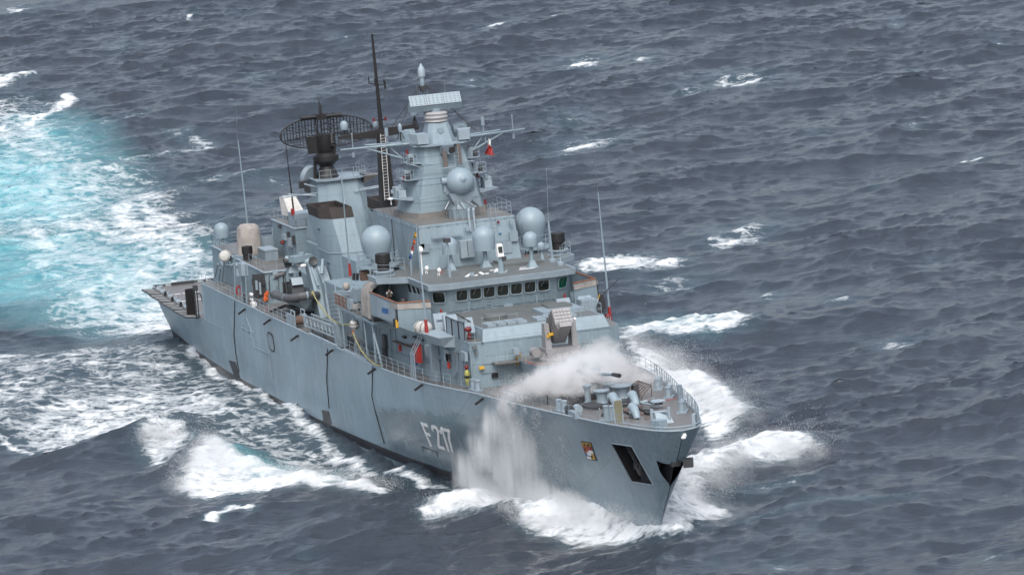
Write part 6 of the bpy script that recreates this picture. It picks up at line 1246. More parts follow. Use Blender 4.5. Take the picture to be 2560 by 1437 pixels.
for k in range(14):
    q = np.array([random.uniform(54, 83), random.uniform(-7.3, -6.7), 7.9]); box_part('deck_fitting', q + np.array([0, 0, .3]), (random.uniform(.2, .6), random.uniform(.2, .5), random.uniform(.4, 1.1)), random.choice(['fitting_paint', 'dark_metal', 'pale_paint', 'steel']))
# white life-raft canister hung by the platform, with the yellow rope from the boat
def raft(c, ax, r, L, label, foot=True):
    c = np.array(c, float); ax = np.array(ax, float)/np.linalg.norm(ax); t_ = thing('life_raft_canister', c - np.array([0, 0, r]), label, 'life raft', 'white life raft canisters')
    Rm = Vector((0, 0, 1)).rotation_difference(Vector(ax)).to_matrix()
    obj('shell', MB().lathe(c, [(.05, -L/2 - .16), (r*.7, -L/2 - .1), (r, -L/2 + .08), (r, -.04), (r*1.06, -.04), (r*1.06, .04), (r, .04), (r, L/2 - .08), (r*.7, L/2 + .1), (.05, L/2 + .16)], 18, Rm), 'raft_white', t_)
    for k in (-.3, .3): obj('strap', MB().lathe(c + ax*L*k, [(r*1.03, -.03), (r*1.03, .03)], 18, Rm), 'dark_metal', t_)
    return t_
raft(P(886, 812, y=-8.1), (.15, -.1, 1), .40, .55, 'white canister hanging below the gun platform with a yellow rope')
obj('raft_hook', MB().box(P(893, 803, y=-8.5), (.2, .1, .25)), 'dark_metal', ship)
raft(P(1058, 820, y=-7.5), (1, .35, 0), .56, 1.2, 'white life raft canister in a tub at the starboard deck edge')
raft(P(1492, 764, y=7.2), (1, -.35, 0), .52, 1.2, 'white life raft canister at the port deck edge behind the square box')
raft(P(564, 640, y=-6.6), (1, -.5, 0.1), .52, 1.1, 'grubby white life raft canister outside the hangar wall')
obj('canister_rack', MB().tube([P(552, 655, y=-6.4), P(560, 665, y=-6.5), P(578, 662, y=-6.6)], .1, 6).tube([P(551, 670, y=-6.4), P(545, 720, y=-6.4)], .08, 6), 'fitting_paint', ship)
tubp = [P(1062, 835, y=-7.9), P(1113, 832, y=-6.6)]
mb = MB(); mb.prism([(97.5, -6.4, 11.5), (101.5, -6.4, 11.5), (101.2, -7.3, 11.6), (98.2, -7.6, 11.6)], [(97.0, -6.4, 12.45), (101.7, -6.4, 12.4), (101.6, -7.7, 12.4), (97.8, -8.2, 12.45)]); obj('raft_tub', mb, 'pale_paint', ship, 'tub shaped sponson below the life raft')
mb = MB()
for s_ in (-.5, 0, .5): mb.tube([np.array([94.6+s_, -8.1, 8.15]), np.array([94.7+s_, -8.1, 10.3]), np.array([95.6+s_, -7.5, 11.9])], .05, 5)
mb.tube([(94.2, -8.1, 10.3), (95.3, -8.1, 10.3)], .05, 5); obj('launch_frame', mb, 'pale_paint', ship); obj('launch_column', MB().bx(96.2, 96.9, -7.1, -6.5, 8.1, 11.8), 'fitting_paint', ship)
# rope
rp = [P(782, 730, y=-6.7), P(790, 748, y=-7.1), P(802, 766, y=-7.4), P(816, 785, y=-7.7), P(830, 799, y=-7.9), P(845, 808, y=-8.0), P(858, 812, y=-8.1), P(873, 811, y=-8.2)]
rope = thing('yellow_rope', rp[0], 'yellow mooring rope slung from the inflatable boat to the deck rail', 'rope')
obj('rope_span', MB().tube(rp, .06, 6), 'rope_yellow', rope); obj('rope_tail', MB().tube([P(882, 830, y=-8.4), P(892, 855, y=-8.4), P(905, 878, y=-8.42), P(920, 897, y=-8.42), P(938, 911, y=-8.45), P(952, 914, y=-8.4)], .055, 6), 'rope_yellow', rope); obj('rope_knot', MB().sph(rp[0] + np.array([0, 0, -.1]), (.16, .14, .2)), 'rope_yellow', rope)
obj('float_red', MB().cyl(P(882, 826, y=-8.35), P(883, 834, y=-8.35), .1), 'red_paint', rope)

# ------------------------------------------------------------------ starboard wall of the deckhouse: gear
WY = -6.46
def wallp(a, b_, d=.0): return P(a, b_, y=WY - d)
for a, b_, w_, h_, mt in ((962, 853, .5, 1.1, 'dark_metal'), (962, 880, .5, .8, 'dark_metal'), (1070, 877, .7, .9, 'fitting_paint'), (1118, 887, .7, 1.0, 'pale_paint'), (1121, 893, .4, .6, 'dark_metal'), (1160, 890, .8, .7, 'fitting_paint'), (1138, 885, .5, .3, 'steel'), (1085, 870, .5, .5, 'steel'), (1098, 893, .3, .3, 'fitting_paint'), (1045, 846, 1.6, .15, 'dark_metal'), (1010, 842, .4, .2, 'dark_metal')): box_part('wall_box', wallp(a, b_, .1), (w_*1.6, .25, h_), mt, deckhouse)
for pts in ([(939, 815), (943, 900)], [(975, 822), (978, 905)], [(987, 822), (990, 880)], [(1088, 880), (1083, 935)], [(1143, 888), (1143, 930), (1136, 945)], [(1158, 895), (1155, 960)], [(1166, 895), (1163, 955)], [(1095, 840), (1093, 870)], [(948, 820), (951, 880)]):
    obj('wall_pipe', MB().tube([wallp(a, b_, .08) for a, b_ in pts], .05, 5), 'fitting_paint', deckhouse)
bolts(wallp(978, 876, .04), wallp(1120, 920, .04), 1.0, deckhouse); obj('stretcher', MB().slab([wallp(987, 850), wallp(1030, 864), wallp(1030, 867), wallp(987, 853)], .25, (0, -1, 0)), 'rust', ship, 'brown board stowed on the wall')
for a, b_, i in ((1000, 869, 0), (1122, 912, 1), (1053, 880, 2)):
    q = wallp(a, b_, .25)
    if i < 2:
        e_ = thing('fire_extinguisher', q - np.array([0, 0, .3]), ('red extinguisher on the wall under the starboard bridge wing', 'red extinguisher on the wall below the wind panels')[i], 'extinguisher', 'red fire extinguishers'); obj('cylinder', MB().cyl(q - np.array([0, 0, .28]), q + np.array([0, 0, .25]), .14, n=10), 'red_paint', e_); obj('hose', MB().tube([q + np.array([0, 0, .25]), q + np.array([.3, 0, .45]), q + np.array([.5, -.1, .3])], .03, 4), 'steel', e_)
q = P(1044, 884, y=-7.0); rh = thing('fire_locker', q - np.array([0, 0, .8]), 'red fire hose locker behind the launching frame', 'locker'); obj('cabinet', MB().box(q, (1.1, .4, 1.4)), 'red_paint', rh); obj('cabinet_lid', MB().box(q + np.array([0, -.05, .75]), (1.2, .5, .1)), 'dark_red', rh); box_part('blue_valve', P(1038, 906, y=-7.0), (.4, .3, .4), 'blue')
q = P(1168, 941, y=-6.6); ya_ = thing('survival_suit', q - np.array([0, 0, .9]), 'yellow and black survival suit hung on the deckhouse corner', 'suit')
obj('suit_body', lumpy([(.1, -.75), (.2, -.6), (.24, -.2), (.26, .2), (.2, .45), (.08, .55)], 12, 4, 1.0, .8, tuple(q)), 'lime', ya_); obj('suit_band', lumpy([(.24, -.12), (.27, 0), (.25, .1)], 12, 4, 1.02, .85, tuple(q)), 'black_paint', ya_); obj('suit_hood', MB().sph(q + np.array([0, 0, .75]), (.18, .16, .2)), 'dark_red', ya_)
for k, (a, b_) in enumerate(((1204, 919), (1298, 884), (1297, 895), (1297, 908), (1377, 835))):
    x__ = 105.8 if k < 4 else 109.8; q = P(a, b_, x=x__ if k != 0 else 105.75); box_part('hydrant' if k < 4 else 'warning_plate', q, (.25, .4 if k != 1 else .15, .22), 'yellow')
obj('hydrant_pipe', MB().cyl(P(1297, 875, x=105.9), P(1298, 918, x=105.9), .05), 'fitting_paint', deckhouse); obj('dark_lamp', MB().box(P(1237, 938, x=105.75), (.25, .5, .35)), 'black_paint', deckhouse)
obj('wall_seam', MB().cyl(P(1205, 934, x=105.68), P(1245, 931, x=105.68), .02, n=4).cyl(P(1180, 912, x=105.68), P(1290, 906, x=105.68), .015, n=4), 'dark_metal', deckhouse)
obj('wall_lamp', MB().box(P(1186, 868, x=105.5), (.3, .35, .2)).box(P(1190, 882, x=105.5), (.2, .15, .35)), 'steel', deckhouse)
lf = P(1258, 963, x=105.95); ladder((105.85, lf[1], 8.7), (105.85, lf[1], 10.7), (0, .5, 0), 7, deckhouse, .035)
box_part('hose_reel_box', P(1290, 878, x=106.3), (.4, .45, .5), 'pale_paint')

# ------------------------------------------------------------------ missile launcher before the bridge
obj('launcher_walkway', MB().ext([(105.6, -4.7), (106.8, -4.7), (106.9, -2.6), (105.6, -2.6)], 10.55, 10.65), 'deck_paint', ship)
railing([(106.75, -4.6, 10.65), (106.85, -2.8, 10.65)], 1.1, 2, 1.1)
pf = both([(105.5, -2.6), (109.2, -2.9), (111.4, -2.2), (111.9, -1.2)])
plt = obj('launcher_platform', MB().prism([(x, y*.8, 8.6) for x, y in pf], [(x, y, 10.75) for x, y in pf]), 'ship_paint', ship, 'raised platform under the missile launcher'); obj('platform_deck', MB().ext([(x-.05, y*.97) for x, y in pf], 10.75, 10.78), 'deck_paint', plt)
stripe([(109.5, -2.75), (109.7, -2.75), (111.3, -2.05), (111.2, -1.9)], 10.785, 'red_paint', parent=plt); stripe([(108.0, -2.8), (109.6, -2.7), (109.6, -2.55), (108, -2.65)], 10.785, 'red_paint', parent=plt)
railing([(105.8, -2.4, 10.78), (108.5, -2.7, 10.78)], 1.0, 2, 1.2); railing([(107, 2.6, 10.78), (110, 2.6, 10.78)], 1.0, 2, 1.2)
lx, lz = 109.2, 11.45
ram = obj('missile_launcher', MB().lathe((lx, 0, 10.78), [(1.75, 0), (1.75, .2), (1.6, .35), (1.55, .68)], 24), 'launcher_paint', ship, 'brownish grey missile launcher with boxed tubes')
obj('launcher_turntable', MB().bx(lx-1.0, lx+.8, -1.45, 1.45, lz, lz+.35).cyl((lx-1.2, -1.9, lz), (lx-.3, -1.9, lz), .38, n=12).box((lx+.6, -1.0, lz-.1), (.5, .8, .4)), 'launcher_paint', ram)
for s_ in (-1, 1): obj('launcher_post', MB().prism([(lx-.7, s_*.85, lz), (lx+.55, s_*.85, lz), (lx+.55, s_*1.32, lz), (lx-.7, s_*1.32, lz)], [(lx-.35, s_*.9, lz+2.3), (lx+.3, s_*.9, lz+2.3), (lx+.3, s_*1.3, lz+2.3), (lx-.35, s_*1.3, lz+2.3)]), 'launcher_paint', ram)
Rl = RY(-0.62); bc = np.array([lx+.1, 0.0, lz+2.15])
def LT(p): return np.array(Rl @ Vector(p)) + bc
obj('tube_box', MB().box(bc, (2.7, 1.5, 1.35), Rl).prism([LT(p) for p in ((-1.2, -.5, -1.1), (1.0, -.5, -1.05), (1.0, .5, -1.05), (-1.2, .5, -1.1))], [LT(p) for p in ((-1.2, -.74, -.66), (1.34, -.74, -.66), (1.34, .74, -.66), (-1.2, .74, -.66))]), 'launcher_paint', ram)
tc0 = None
for i in range(5):
    for j in range(4):
        if (i, j) in ((0, 0),): pass
        c_ = LT((1.36, -.56 + .28*i*1.0, -.45 + .3*j))
        if tc0 is None: tc0 = obj('tube_cover', MB().lathe((0, 0, 0), [(.125, 0), (.125, .05), (.09, .07)], 12), 'cover_paint', ram, at=(0, 0, 0)); tc0.location = c_ - ORG[ram.name]; tc0.rotation_euler = (Rl @ RY(math.pi/2)).to_euler(); ORG[tc0.name] = c_
        else: copy_of(tc0, ram, c_, rot=(Rl @ RY(math.pi/2)).to_euler())
obj('lower_cell', MB().box(LT((1.1, 0, -.86)), (.9, 1.0, .4), Rl), 'launcher_paint', ram); 
for k in range(5): obj('side_rib', MB().box(LT((-1.0 + k*.5, -.78, 0)), (.08, .08, 1.3), Rl), 'dark_metal', ram)
obj('launcher_plate', MB().box((lx+.56, -1.08, lz+1.35), (.04, .3, .25)), 'yellow', ram); obj('launcher_sensor', MB().sph((lx+.2, 1.3, lz+2.4), .14, 10, 7), 'white_paint', ram)

# ------------------------------------------------------------------ gun
gx = 116.6; gd = float(deckz(gx))
gun = obj('gun_turret', MB().lathe((gx, 0, gd), [(1.5, .35), (1.48, .7), (1.38, 1.3), (1.15, 1.9), (.8, 2.3), (.4, 2.5), (.05, 2.56)], 32), 'ship_paint', ship, 'rounded grey gun turret half hidden by spray')
obj('gun_ring', MB().lathe((gx, 0, gd - .05), [(2.5, 0), (2.45, .25), (1.9, .4), (1.8, .42)], 32), 'wet_steel', gun); obj('barrel', MB().cyl((gx+1.0, 0, gd+1.75), (122.6, 0, gd+2.35), .16, .1, 12), 'ship_paint', gun); obj('muzzle', MB().cyl((122.4, 0, gd+2.33), (124.0, 0, gd+2.45), .15, .17, 12), 'black_paint', gun)
obj('barrel_sleeve', MB().prism([(gx+.8, -.5, gd+1.2), (gx+1.9, -.4, gd+1.3), (gx+1.9, .4, gd+1.3), (gx+.8, .5, gd+1.2)], [(gx+.6, -.4, gd+2.4), (gx+1.7, -.3, gd+2.2), (gx+1.7, .3, gd+2.2), (gx+.6, .4, gd+2.4)]), 'fitting_paint', gun)
obj('turret_hatch', MB().box((gx+1.55, .95, gd+1.1), (.2, .6, .8), RZ(.5)), 'dark_metal', gun)
# breakwater wings and racks beside the gun
def rk(a, b_, h): q = P(*(1420 + a/7.111, 920 + b_/7.111), z=gd + h); return q
ra0, ra1, rb0, rb1 = rk(1080, 330, .5), rk(1310, 500, .3), rk(1250, 225, 1.0), rk(1475, 300, .9)
bw_ = MB(); bw_.cyl(ra0, ra1, .05, n=5); bw_.cyl(rb0, rb1, .05, n=5)
for i in range(7): t = i/6; bw_.cyl(ra0*(1-t) + ra1*t, rb0*(1-t) + rb1*t, .06, n=5)
for q_ in (ra0, ra1, rb0, rb1): bw_.cyl((q_[0], q_[1], gd - .05), q_, .04, n=5)
obj('ammunition_rack', bw_, 'brown_grey', ship, 'brown slatted rack beside the gun')
box_part('rack_frame', P(1588, 980, z=gd + .5), (.7, .4, 1.2), 'dark_metal'); 
mb = MB(); mb.prism([(120.2, -3.6, gd), (121.0, -3.4, gd), (119.6, -1.2, gd), (119.2, -1.3, gd)], [(119.6, -3.5, gd+.5), (119.8, -3.4, gd+.5), (119.3, -1.3, gd+.75), (119.2, -1.3, gd+.75)]); obj('wave_breaker', mb, 'dark_metal', ship, 'dark low plate ahead of the gun')
# ------------------------------------------------------------------ foredeck outfit
def fz(x): return float(deckz(x)) - .04
def foot(a, b_, h=0):
    z = 9.0
    for _ in range(6): q = P(a, b_, z=z + h); z = fz(q[0])
    return np.array([q[0], q[1], fz(q[0])])
def capstan(a, b_, r, h, label, mat='fitting_paint'):
    q = foot(a, b_); o_ = obj('capstan', MB().lathe(q, [(r*1.15, 0), (r*1.15, .12), (r*.72, .22), (r*.62, h*.5), (r*.75, h*.85), (r, h*.92), (r, h), (r*.3, h*1.04)], 20), mat, ship, label); return q
def Bz(px_, py_): return 1420 + px_/7.111, 920 + py_/7.111
capstan(*Bz(610, 650), .62, 1.15, 'broad capstan on the foredeck'); capstan(*Bz(960, 560), .85, 1.15, 'largest drum shaped capstan beside the gun')
capstan(*Bz(735, 560), .48, 1.3, 'tall slim capstan on the foredeck'); capstan(*Bz(360, 640), .36, 1.5, 'slim capstan post with disc top')
q = foot(*Bz(440, 700)); obj('capstan_plinth', MB().box(q + np.array([0, 0, .12]), (2.6, 1.5, .24), RZ(.2)), 'dark_metal', ship)
obj('windlass_bed', MB().box(foot(*Bz(860, 640)) + np.array([0, 0, .08]), (3.2, 3.0, .2), RZ(.1)), 'wet_steel', ship)
# hooded chain pipes (three grey cowls) with anchor chains
def cowl(a, b_, label):
    q = foot(a, b_); pts = [(0, 0, 0), (-.2, 0.0, .3), (-.55, .02, .52), (-.95, .05, .6)]; rs = [.24, .30, .34, .36]
    mb = MB(); n_ = 16
    axis = [np.array(p) for p in pts]; vs = []
    for k, (p_, r_) in enumerate(zip(axis, rs)):
        t = axis[min(k+1, 3)] - axis[max(k-1, 0)]; t = Vector(t).normalized(); u = Vector((0, 1, 0)); v = t.cross(u).normalized()
        for i in range(n_): th = 2*math.pi*i/n_; w_ = (u*math.cos(th) + v*math.sin(th))*r_; vs.append(tuple(q + p_*1.25 + np.array(w_)))
    mb.add(vs, [(k*n_+i, k*n_+(i+1) % n_, (k+1)*n_+(i+1) % n_, (k+1)*n_+i) for k in range(3) for i in range(n_)] + [tuple(range(3*n_, 4*n_)), tuple(range(n_))[::-1]])
    o_ = obj('chain_cowl', mb, 'dome_paint', ship, label); obj('cowl_rim', MB().tube([vs[3*n_+i] for i in range(n_)] + [vs[3*n_]], .05, 5), 'pale_paint', o_)
cowl(*Bz(875, 720), 'curved grey chain cowl nearest the slim capstan'); cowl(*Bz(1225, 690), 'curved grey chain cowl on the port side'); cowl(*Bz(1235, 905), 'curved grey chain cowl nearest the stem')
def chain(pts, label):
    mb = MB(); pts = [foot(*Bz(*p)) for p in pts]
    for a, b_ in zip(pts[:-1], pts[1:]):
        L = np.linalg.norm(b_-a); n_ = max(2, int(L/.22))
        for i in range(n_):
            c_ = a + (b_-a)*(i+.5)/n_ + np.array([0, 0, .1]); d_ = (b_-a)/L; yaw_ = math.atan2(d_[1], d_[0]); mb.box(c_, (.26, .16, .07), RZ(yaw_) @ RX(1.2*(i % 2)))
    obj('anchor_chain', mb, 'wet_steel', ship, label)
chain([(600, 660), (800, 720), (1000, 790), (1080, 830)], 'dark anchor chain leading forward'); chain([(930, 600), (1120, 680), (1300, 760), (1420, 810), (1520, 800)], 'dark anchor chain leading to the stem')
for poly in ([(930, 690), (1100, 740), (1060, 800), (960, 740)], [(1290, 780), (1360, 830), (1340, 850), (1270, 820)], [(960, 870), (1100, 850), (1130, 880), (1000, 905)], [(1330, 880), (1480, 870), (1500, 900), (1380, 925)], [(640, 800), (700, 800), (720, 840), (650, 840)]):
    pts = [foot(*Bz(*p)) for p in poly]; obj('chain_wear_plate', MB().slab([p + np.array([0, 0, .01]) for p in pts], .02), 'rust', ship)
for poly in ([(1430, 600), (1880, 545), (1890, 555), (1440, 612)], [(1900, 525), (1930, 520), (1925, 545), (1905, 545)]): pts = [foot(*Bz(*p)) for p in poly]; obj('deck_marking', MB().slab([p + np.array([0, 0, .006]) for p in pts], .006), 'red_paint', main_deck)
# bollards: twin posts on a base
def bollard(a, b_, label, r=.24, h=.85, gap=.62, yaw=-.45):
    q = foot(a, b_); t_ = obj('twin_bollard', MB().box(q + np.array([0, 0, .06]), (1.5, .75, .12), RZ(yaw)), 'fitting_paint', ship, label)
    for s_ in (-1, 1): c_ = q + np.array([math.cos(yaw), math.sin(yaw), 0])*gap*s_*.7; obj('bollard_post', MB().lathe(c_, [(r*1.1, .1), (r, .2), (r, h-.08), (r*1.12, h-.05), (r*1.12, h), (r*.8, h+.02)], 16), 'fitting_paint', t_)
    for s_ in (-1, 1): c_ = q + np.array([math.cos(yaw), math.sin(yaw), 0])*gap*s_*.7; obj('bollard_cap', MB().cyl(c_ + np.array([0, 0, h+.02]), c_ + np.array([0, 0, h+.05]), r*1.05, n=16), 'pale_paint', t_)
bollard(*Bz(1610, 370), 'twin bollard by the port rail, furthest from the stem'); bollard(*Bz(1800, 520), 'twin bollard by the port rail, middle one'); bollard(*Bz(2040, 780), 'twin bollard by the port rail, closest to the stem')
bollard(1190, 976, 'twin bollard below the survival suit corner', yaw=.1); bollard(1405, 1028, 'twin bollard at the starboard deck edge beside the spray', yaw=.2)
bollard(*Bz(745, 930), 'single file bollard beside the starboard gate', .26, 1.1, .3, .9)
q = foot(*Bz(2000, 545)); obj('fairlead_post', MB().cyl(q, q + np.array([0, 0, 1.1]), .2, n=10), 'fitting_paint', ship)
q = foot(*Bz(910, 970)); obj('deck_gate_board', MB().box(q + np.array([0, 0, .85]), (.15, .55, 1.7), RY(.1)), 'olive', ship, 'olive yellow board upright at the rail'); obj('gate_board_frame', MB().tube([q + np.array([.05, -.32, 0]), q + np.array([-.1, -.32, 1.75]), q + np.array([-.1, .32, 1.75]), q + np.array([.05, .32, 0])], .05, 5), 'pale_paint', ship)
a = foot(*Bz(1500, 960)); b_ = foot(*Bz(1810, 960)); obj('towing_frame', MB().cyl(a, a + np.array([0, 0, 1.0]), .13).cyl(b_, b_ + np.array([0, 0, 1.15]), .13).cyl(a + np.array([0, 0, .75]), b_ + np.array([0, 0, .85]), .1), 'pale_paint', ship)
q = foot(*Bz(1720, 970)); obj('slanted_vent', MB().prism([q + np.array(p) for p in ((.2, -.65, 0), (.4, .6, 0), (-.6, .6, 0), (-.8, -.65, 0))], [q + np.array(p) for p in ((-.5, -.55, .75), (-.4, .5, .75), (-.7, .5, .75), (-.8, -.55, .75))]), 'pale_paint', ship, 'slant fronted pale vent near the stem')
q = foot(*Bz(1630, 1080)); box_part('bow_locker', q + np.array([0, 0, .35]), (.9, .8, .7), 'dome_paint', R=RZ(.4), label='pale blue locker at the starboard bow edge'); q = foot(*Bz(2255, 1020)); box_part('bow_locker', q + np.array([0, 0, .45]), (.7, .25, .9), 'pale_paint', R=RZ(-.5), label='upright pale locker at the port bow edge')
for a in ((1290, 660, 1420, 650), (1300, 670, 1500, 720), (1540, 700, 1690, 690), (1480, 740, 1640, 770)): p0 = foot(*Bz(a[0], a[1])) + np.array([0, 0, .25]); p1 = foot(*Bz(a[2], a[3])) + np.array([0, 0, .3]); obj('deck_pipe', MB().cyl(p0, p1, .09, n=8), 'pale_paint' if a[0] < 1400 else 'steel', ship)
q = foot(*Bz(1610, 720)); obj('hand_wheel', MB().lathe(q + np.array([0, 0, .6]), [(.55, -.04), (.6, 0), (.55, .04), (.5, 0)], 18).cyl(q, q + np.array([0, 0, .6]), .08), 'pale_paint', ship)
q = foot(*Bz(1520, 690)); obj('jack_staff', MB().cyl(q, q + np.array([0, 0, .75]), .09, n=8), 'fitting_paint', ship)
for a, b_ in ((30, 790), (180, 780)): q = foot(*Bz(a, b_ + 40)); obj('mooring_winch', MB().cyl(q + np.array([-.3, 0, .45]), q + np.array([.3, 0, .45]), .32, n=12).box(q + np.array([0, 0, .2]), (.5, .5, .4)), 'dark_metal' if a < 100 else 'pale_paint', ship)
box_part('edge_plate', foot(*Bz(110, 870)) + np.array([0, 0, .2]), (1.8, .4, .5), 'fitting_paint')
for a, b_ in ((1370, 1012), (1401, 1020)): q = foot(a, b_); obj('rail_hook', MB().tube([q, q + np.array([0, 0, .8]), q + np.array([.5, -.2, .9])], .05, 5), 'dark_metal', ship)
rc = random.Random(5)
for k in range(26):   # stoppers, rollers and small gear between the chains
    a_, b2 = rc.uniform(560, 1480), rc.uniform(600, 900)
    q = foot(*Bz(a_, b2)); t_ = rc.random()
    if t_ < .4: obj('chain_stopper', MB().box(q + np.array([0, 0, .12]), (rc.uniform(.3, .8), rc.uniform(.15, .35), .24), RZ(rc.uniform(-.6, .6))), rc.choice(['wet_steel', 'dark_metal', 'brown_grey']), ship)
    elif t_ < .7: obj('deck_roller', MB().cyl(q + np.array([0, -.25, .2]), q + np.array([.1, .25, .2]), .11, n=10).box(q + np.array([.05, 0, .06]), (.4, .6, .1)), rc.choice(['dark_metal', 'fitting_paint']), ship)
    else: obj('deck_pipe', MB().cyl(q + np.array([-.5, 0, .1]), q + np.array([.6, rc.uniform(-.4, .4), .14]), .05, n=6), rc.choice(['steel', 'brown_grey', 'pale_paint']), ship)
# lowered rail stanchions round the bow
rp_ = [(float(x), -(float(hull_y(x, float(deckz(x)))) - .12), float(deckz(x))) for x in np.linspace(106, 137, 22)]
railing(rp_, .85, 2, 1.7, mat='fitting_paint', label='starboard bow railing'); rp_ = [(float(x), (float(hull_y(x, float(deckz(x)))) - .12), float(deckz(x))) for x in np.linspace(112, 137.6, 26)]
railing(rp_, 1.05, 2, 1.0, mat='fitting_paint', r=.03, label='port bow railing')
rp_ = [(float(x), -s_*(float(hull_y(x, float(deckz(x)))) - .1), float(deckz(x))) for s_, xs3 in ((1, np.linspace(133, 138.6, 10)), (-1, np.linspace(138.6, 134, 10))) for x in xs3]; obj('bow_toe_rail', MB().tube([(a, b_, c_ + .28) for a, b_, c_ in rp_], .05, 5), 'pale_paint', ship)

# ------------------------------------------------------------------ lookout on the starboard bridge wing
def person(feet, yaw_, label):
    feet = np.array(feet, float); t_ = thing('person', feet, label, 'person'); f_ = RZ(yaw_)
    J = {'pel': (0, 0, .95), 'spine': (0.01, 0, 1.18), 'chest': (.02, 0, 1.38), 'neck': (.02, 0, 1.52), 'head': (.03, 0, 1.62), 'crown': (.03, 0, 1.76),
         'ls': (.01, .19, 1.42), 'le': (.12, .27, 1.17), 'lh': (.36, .14, 1.16), 'lf': (.43, .10, 1.17), 'rs': (.01, -.19, 1.42), 're': (.12, -.27, 1.17), 'rh': (.36, -.14, 1.16), 'rf': (.43, -.10, 1.17),
         'lhip': (0, .1, .9), 'lk': (.03, .11, .5), 'la': (0, .12, .08), 'lt': (.17, .13, .03), 'rhip': (0, -.1, .9), 'rk': (.03, -.11, .5), 'ra': (0, -.12, .08), 'rt': (.17, -.13, .03)}
    Rr_ = {'pel': .15, 'spine': .14, 'chest': .165, 'neck': .06, 'head': .1, 'crown': .075, 'ls': .075, 'le': .055, 'lh': .04, 'lf': .03, 'rs': .075, 're': .055, 'rh': .04, 'rf': .03, 'lhip': .1, 'lk': .07, 'la': .05, 'lt': .04, 'rhip': .1, 'rk': .07, 'ra': .05, 'rt': .04}
    E = [('pel', 'spine'), ('spine', 'chest'), ('chest', 'neck'), ('neck', 'head'), ('head', 'crown'), ('chest', 'ls'), ('ls', 'le'), ('le', 'lh'), ('lh', 'lf'), ('chest', 'rs'), ('rs', 're'), ('re', 'rh'), ('rh', 'rf'), ('pel', 'lhip'), ('lhip', 'lk'), ('lk', 'la'), ('la', 'lt'), ('pel', 'rhip'), ('rhip', 'rk'), ('rk', 'ra'), ('ra', 'rt')]
    ks = list(J); me = bpy.data.meshes.new('body'); me.from_pydata([tuple(f_ @ Vector(J[k])) for k in ks], [(ks.index(a), ks.index(b_)) for a, b_ in E], [])
    tmp = bpy.data.objects.new('body_skeleton', me); COL.objects.link(tmp); tmp.modifiers.new('s', 'SKIN'); 
    for k, sv in zip(ks, me.skin_vertices[0].data): sv.radius = (Rr_[k], Rr_[k]); sv.use_root = (k == 'pel')
    ss_ = tmp.modifiers.new('d', 'SUBSURF'); ss_.levels = 1; ss_.render_levels = 1
    dg = bpy.context.evaluated_depsgraph_get(); dg.update(); m2 = bpy.data.meshes.new_from_object(tmp.evaluated_get(dg)); bpy.data.objects.remove(tmp)
    m2.name = 'body'; m2.materials.clear()
    for mt in ('black_paint', 'skin', 'raft_white'): m2.materials.append(MAT[mt])
    for p_ in m2.polygons:
        c_ = f_.transposed() @ p_.center; p_.use_smooth = True
        p_.material_index = 1 if (c_.z > 1.5 and c_.x > -.03) or abs(c_.x - .4) < .05 and 1.1 < c_.z < 1.22 else (2 if c_.z > 1.33 and c_.z < 1.48 and abs(c_.y) > .13 else 0)
    o_ = bpy.data.objects.new('body', m2); COL.objects.link(o_); o_.parent = t_
    def part_(n_, mb_, mt): vs = [tuple(np.array(f_ @ Vector(p_)) + feet) for p_ in mb_.v]; q_ = MB(); q_.v = vs; q_.f = mb_.f; obj(n_, q_, mt, t_)
    part_('hair', MB().sph((.0, 0, 1.70), (.115, .1, .1)), 'black_paint'); part_('nose', MB().prism([(.12, -.015, 1.60), (.15, 0, 1.60), (.12, .015, 1.60)], [(.115, -.006, 1.65), (.125, 0, 1.65), (.115, .006, 1.65)]), 'skin')
    part_('binoculars', MB().cyl((.40, -.05, 1.2), (.52, -.05, 1.22), .035).cyl((.40, .05, 1.2), (.52, .05, 1.22), .035).box((.42, 0, 1.2), (.05, .08, .03)), 'dark_metal')
    part_('vest_band', MB().cyl((.01, .12, 1.28), (.19, .12, 1.28), .03).cyl((.01, -.12, 1.28), (.19, -.12, 1.28), .03), 'lime')
    return t_
q = P(972, 715, y=-7.5); person((q[0], -7.5, 12.95), -.3, 'person in black jacket with pale shoulders standing on the starboard bridge wing'); obj('wing_grating', MB().bx(86.0, 88.6, -8.3, -6.6, 12.5, 12.95), 'wood', ship)
mb = MB(); q = P(1008, 748, y=-7.0); mb.cyl((q[0], -7.0, 12.5), (q[0], -7.0, 13.7), .16); mb.sph((q[0], -7.0, 13.85), (.3, .35, .28)); obj('pelorus', mb, 'black_paint', ship, 'black covered compass stand on the wing'); obj('pelorus_foot', MB().box((q[0], -7.0, 13.2), (.5, .5, .3)), 'blue', ship)

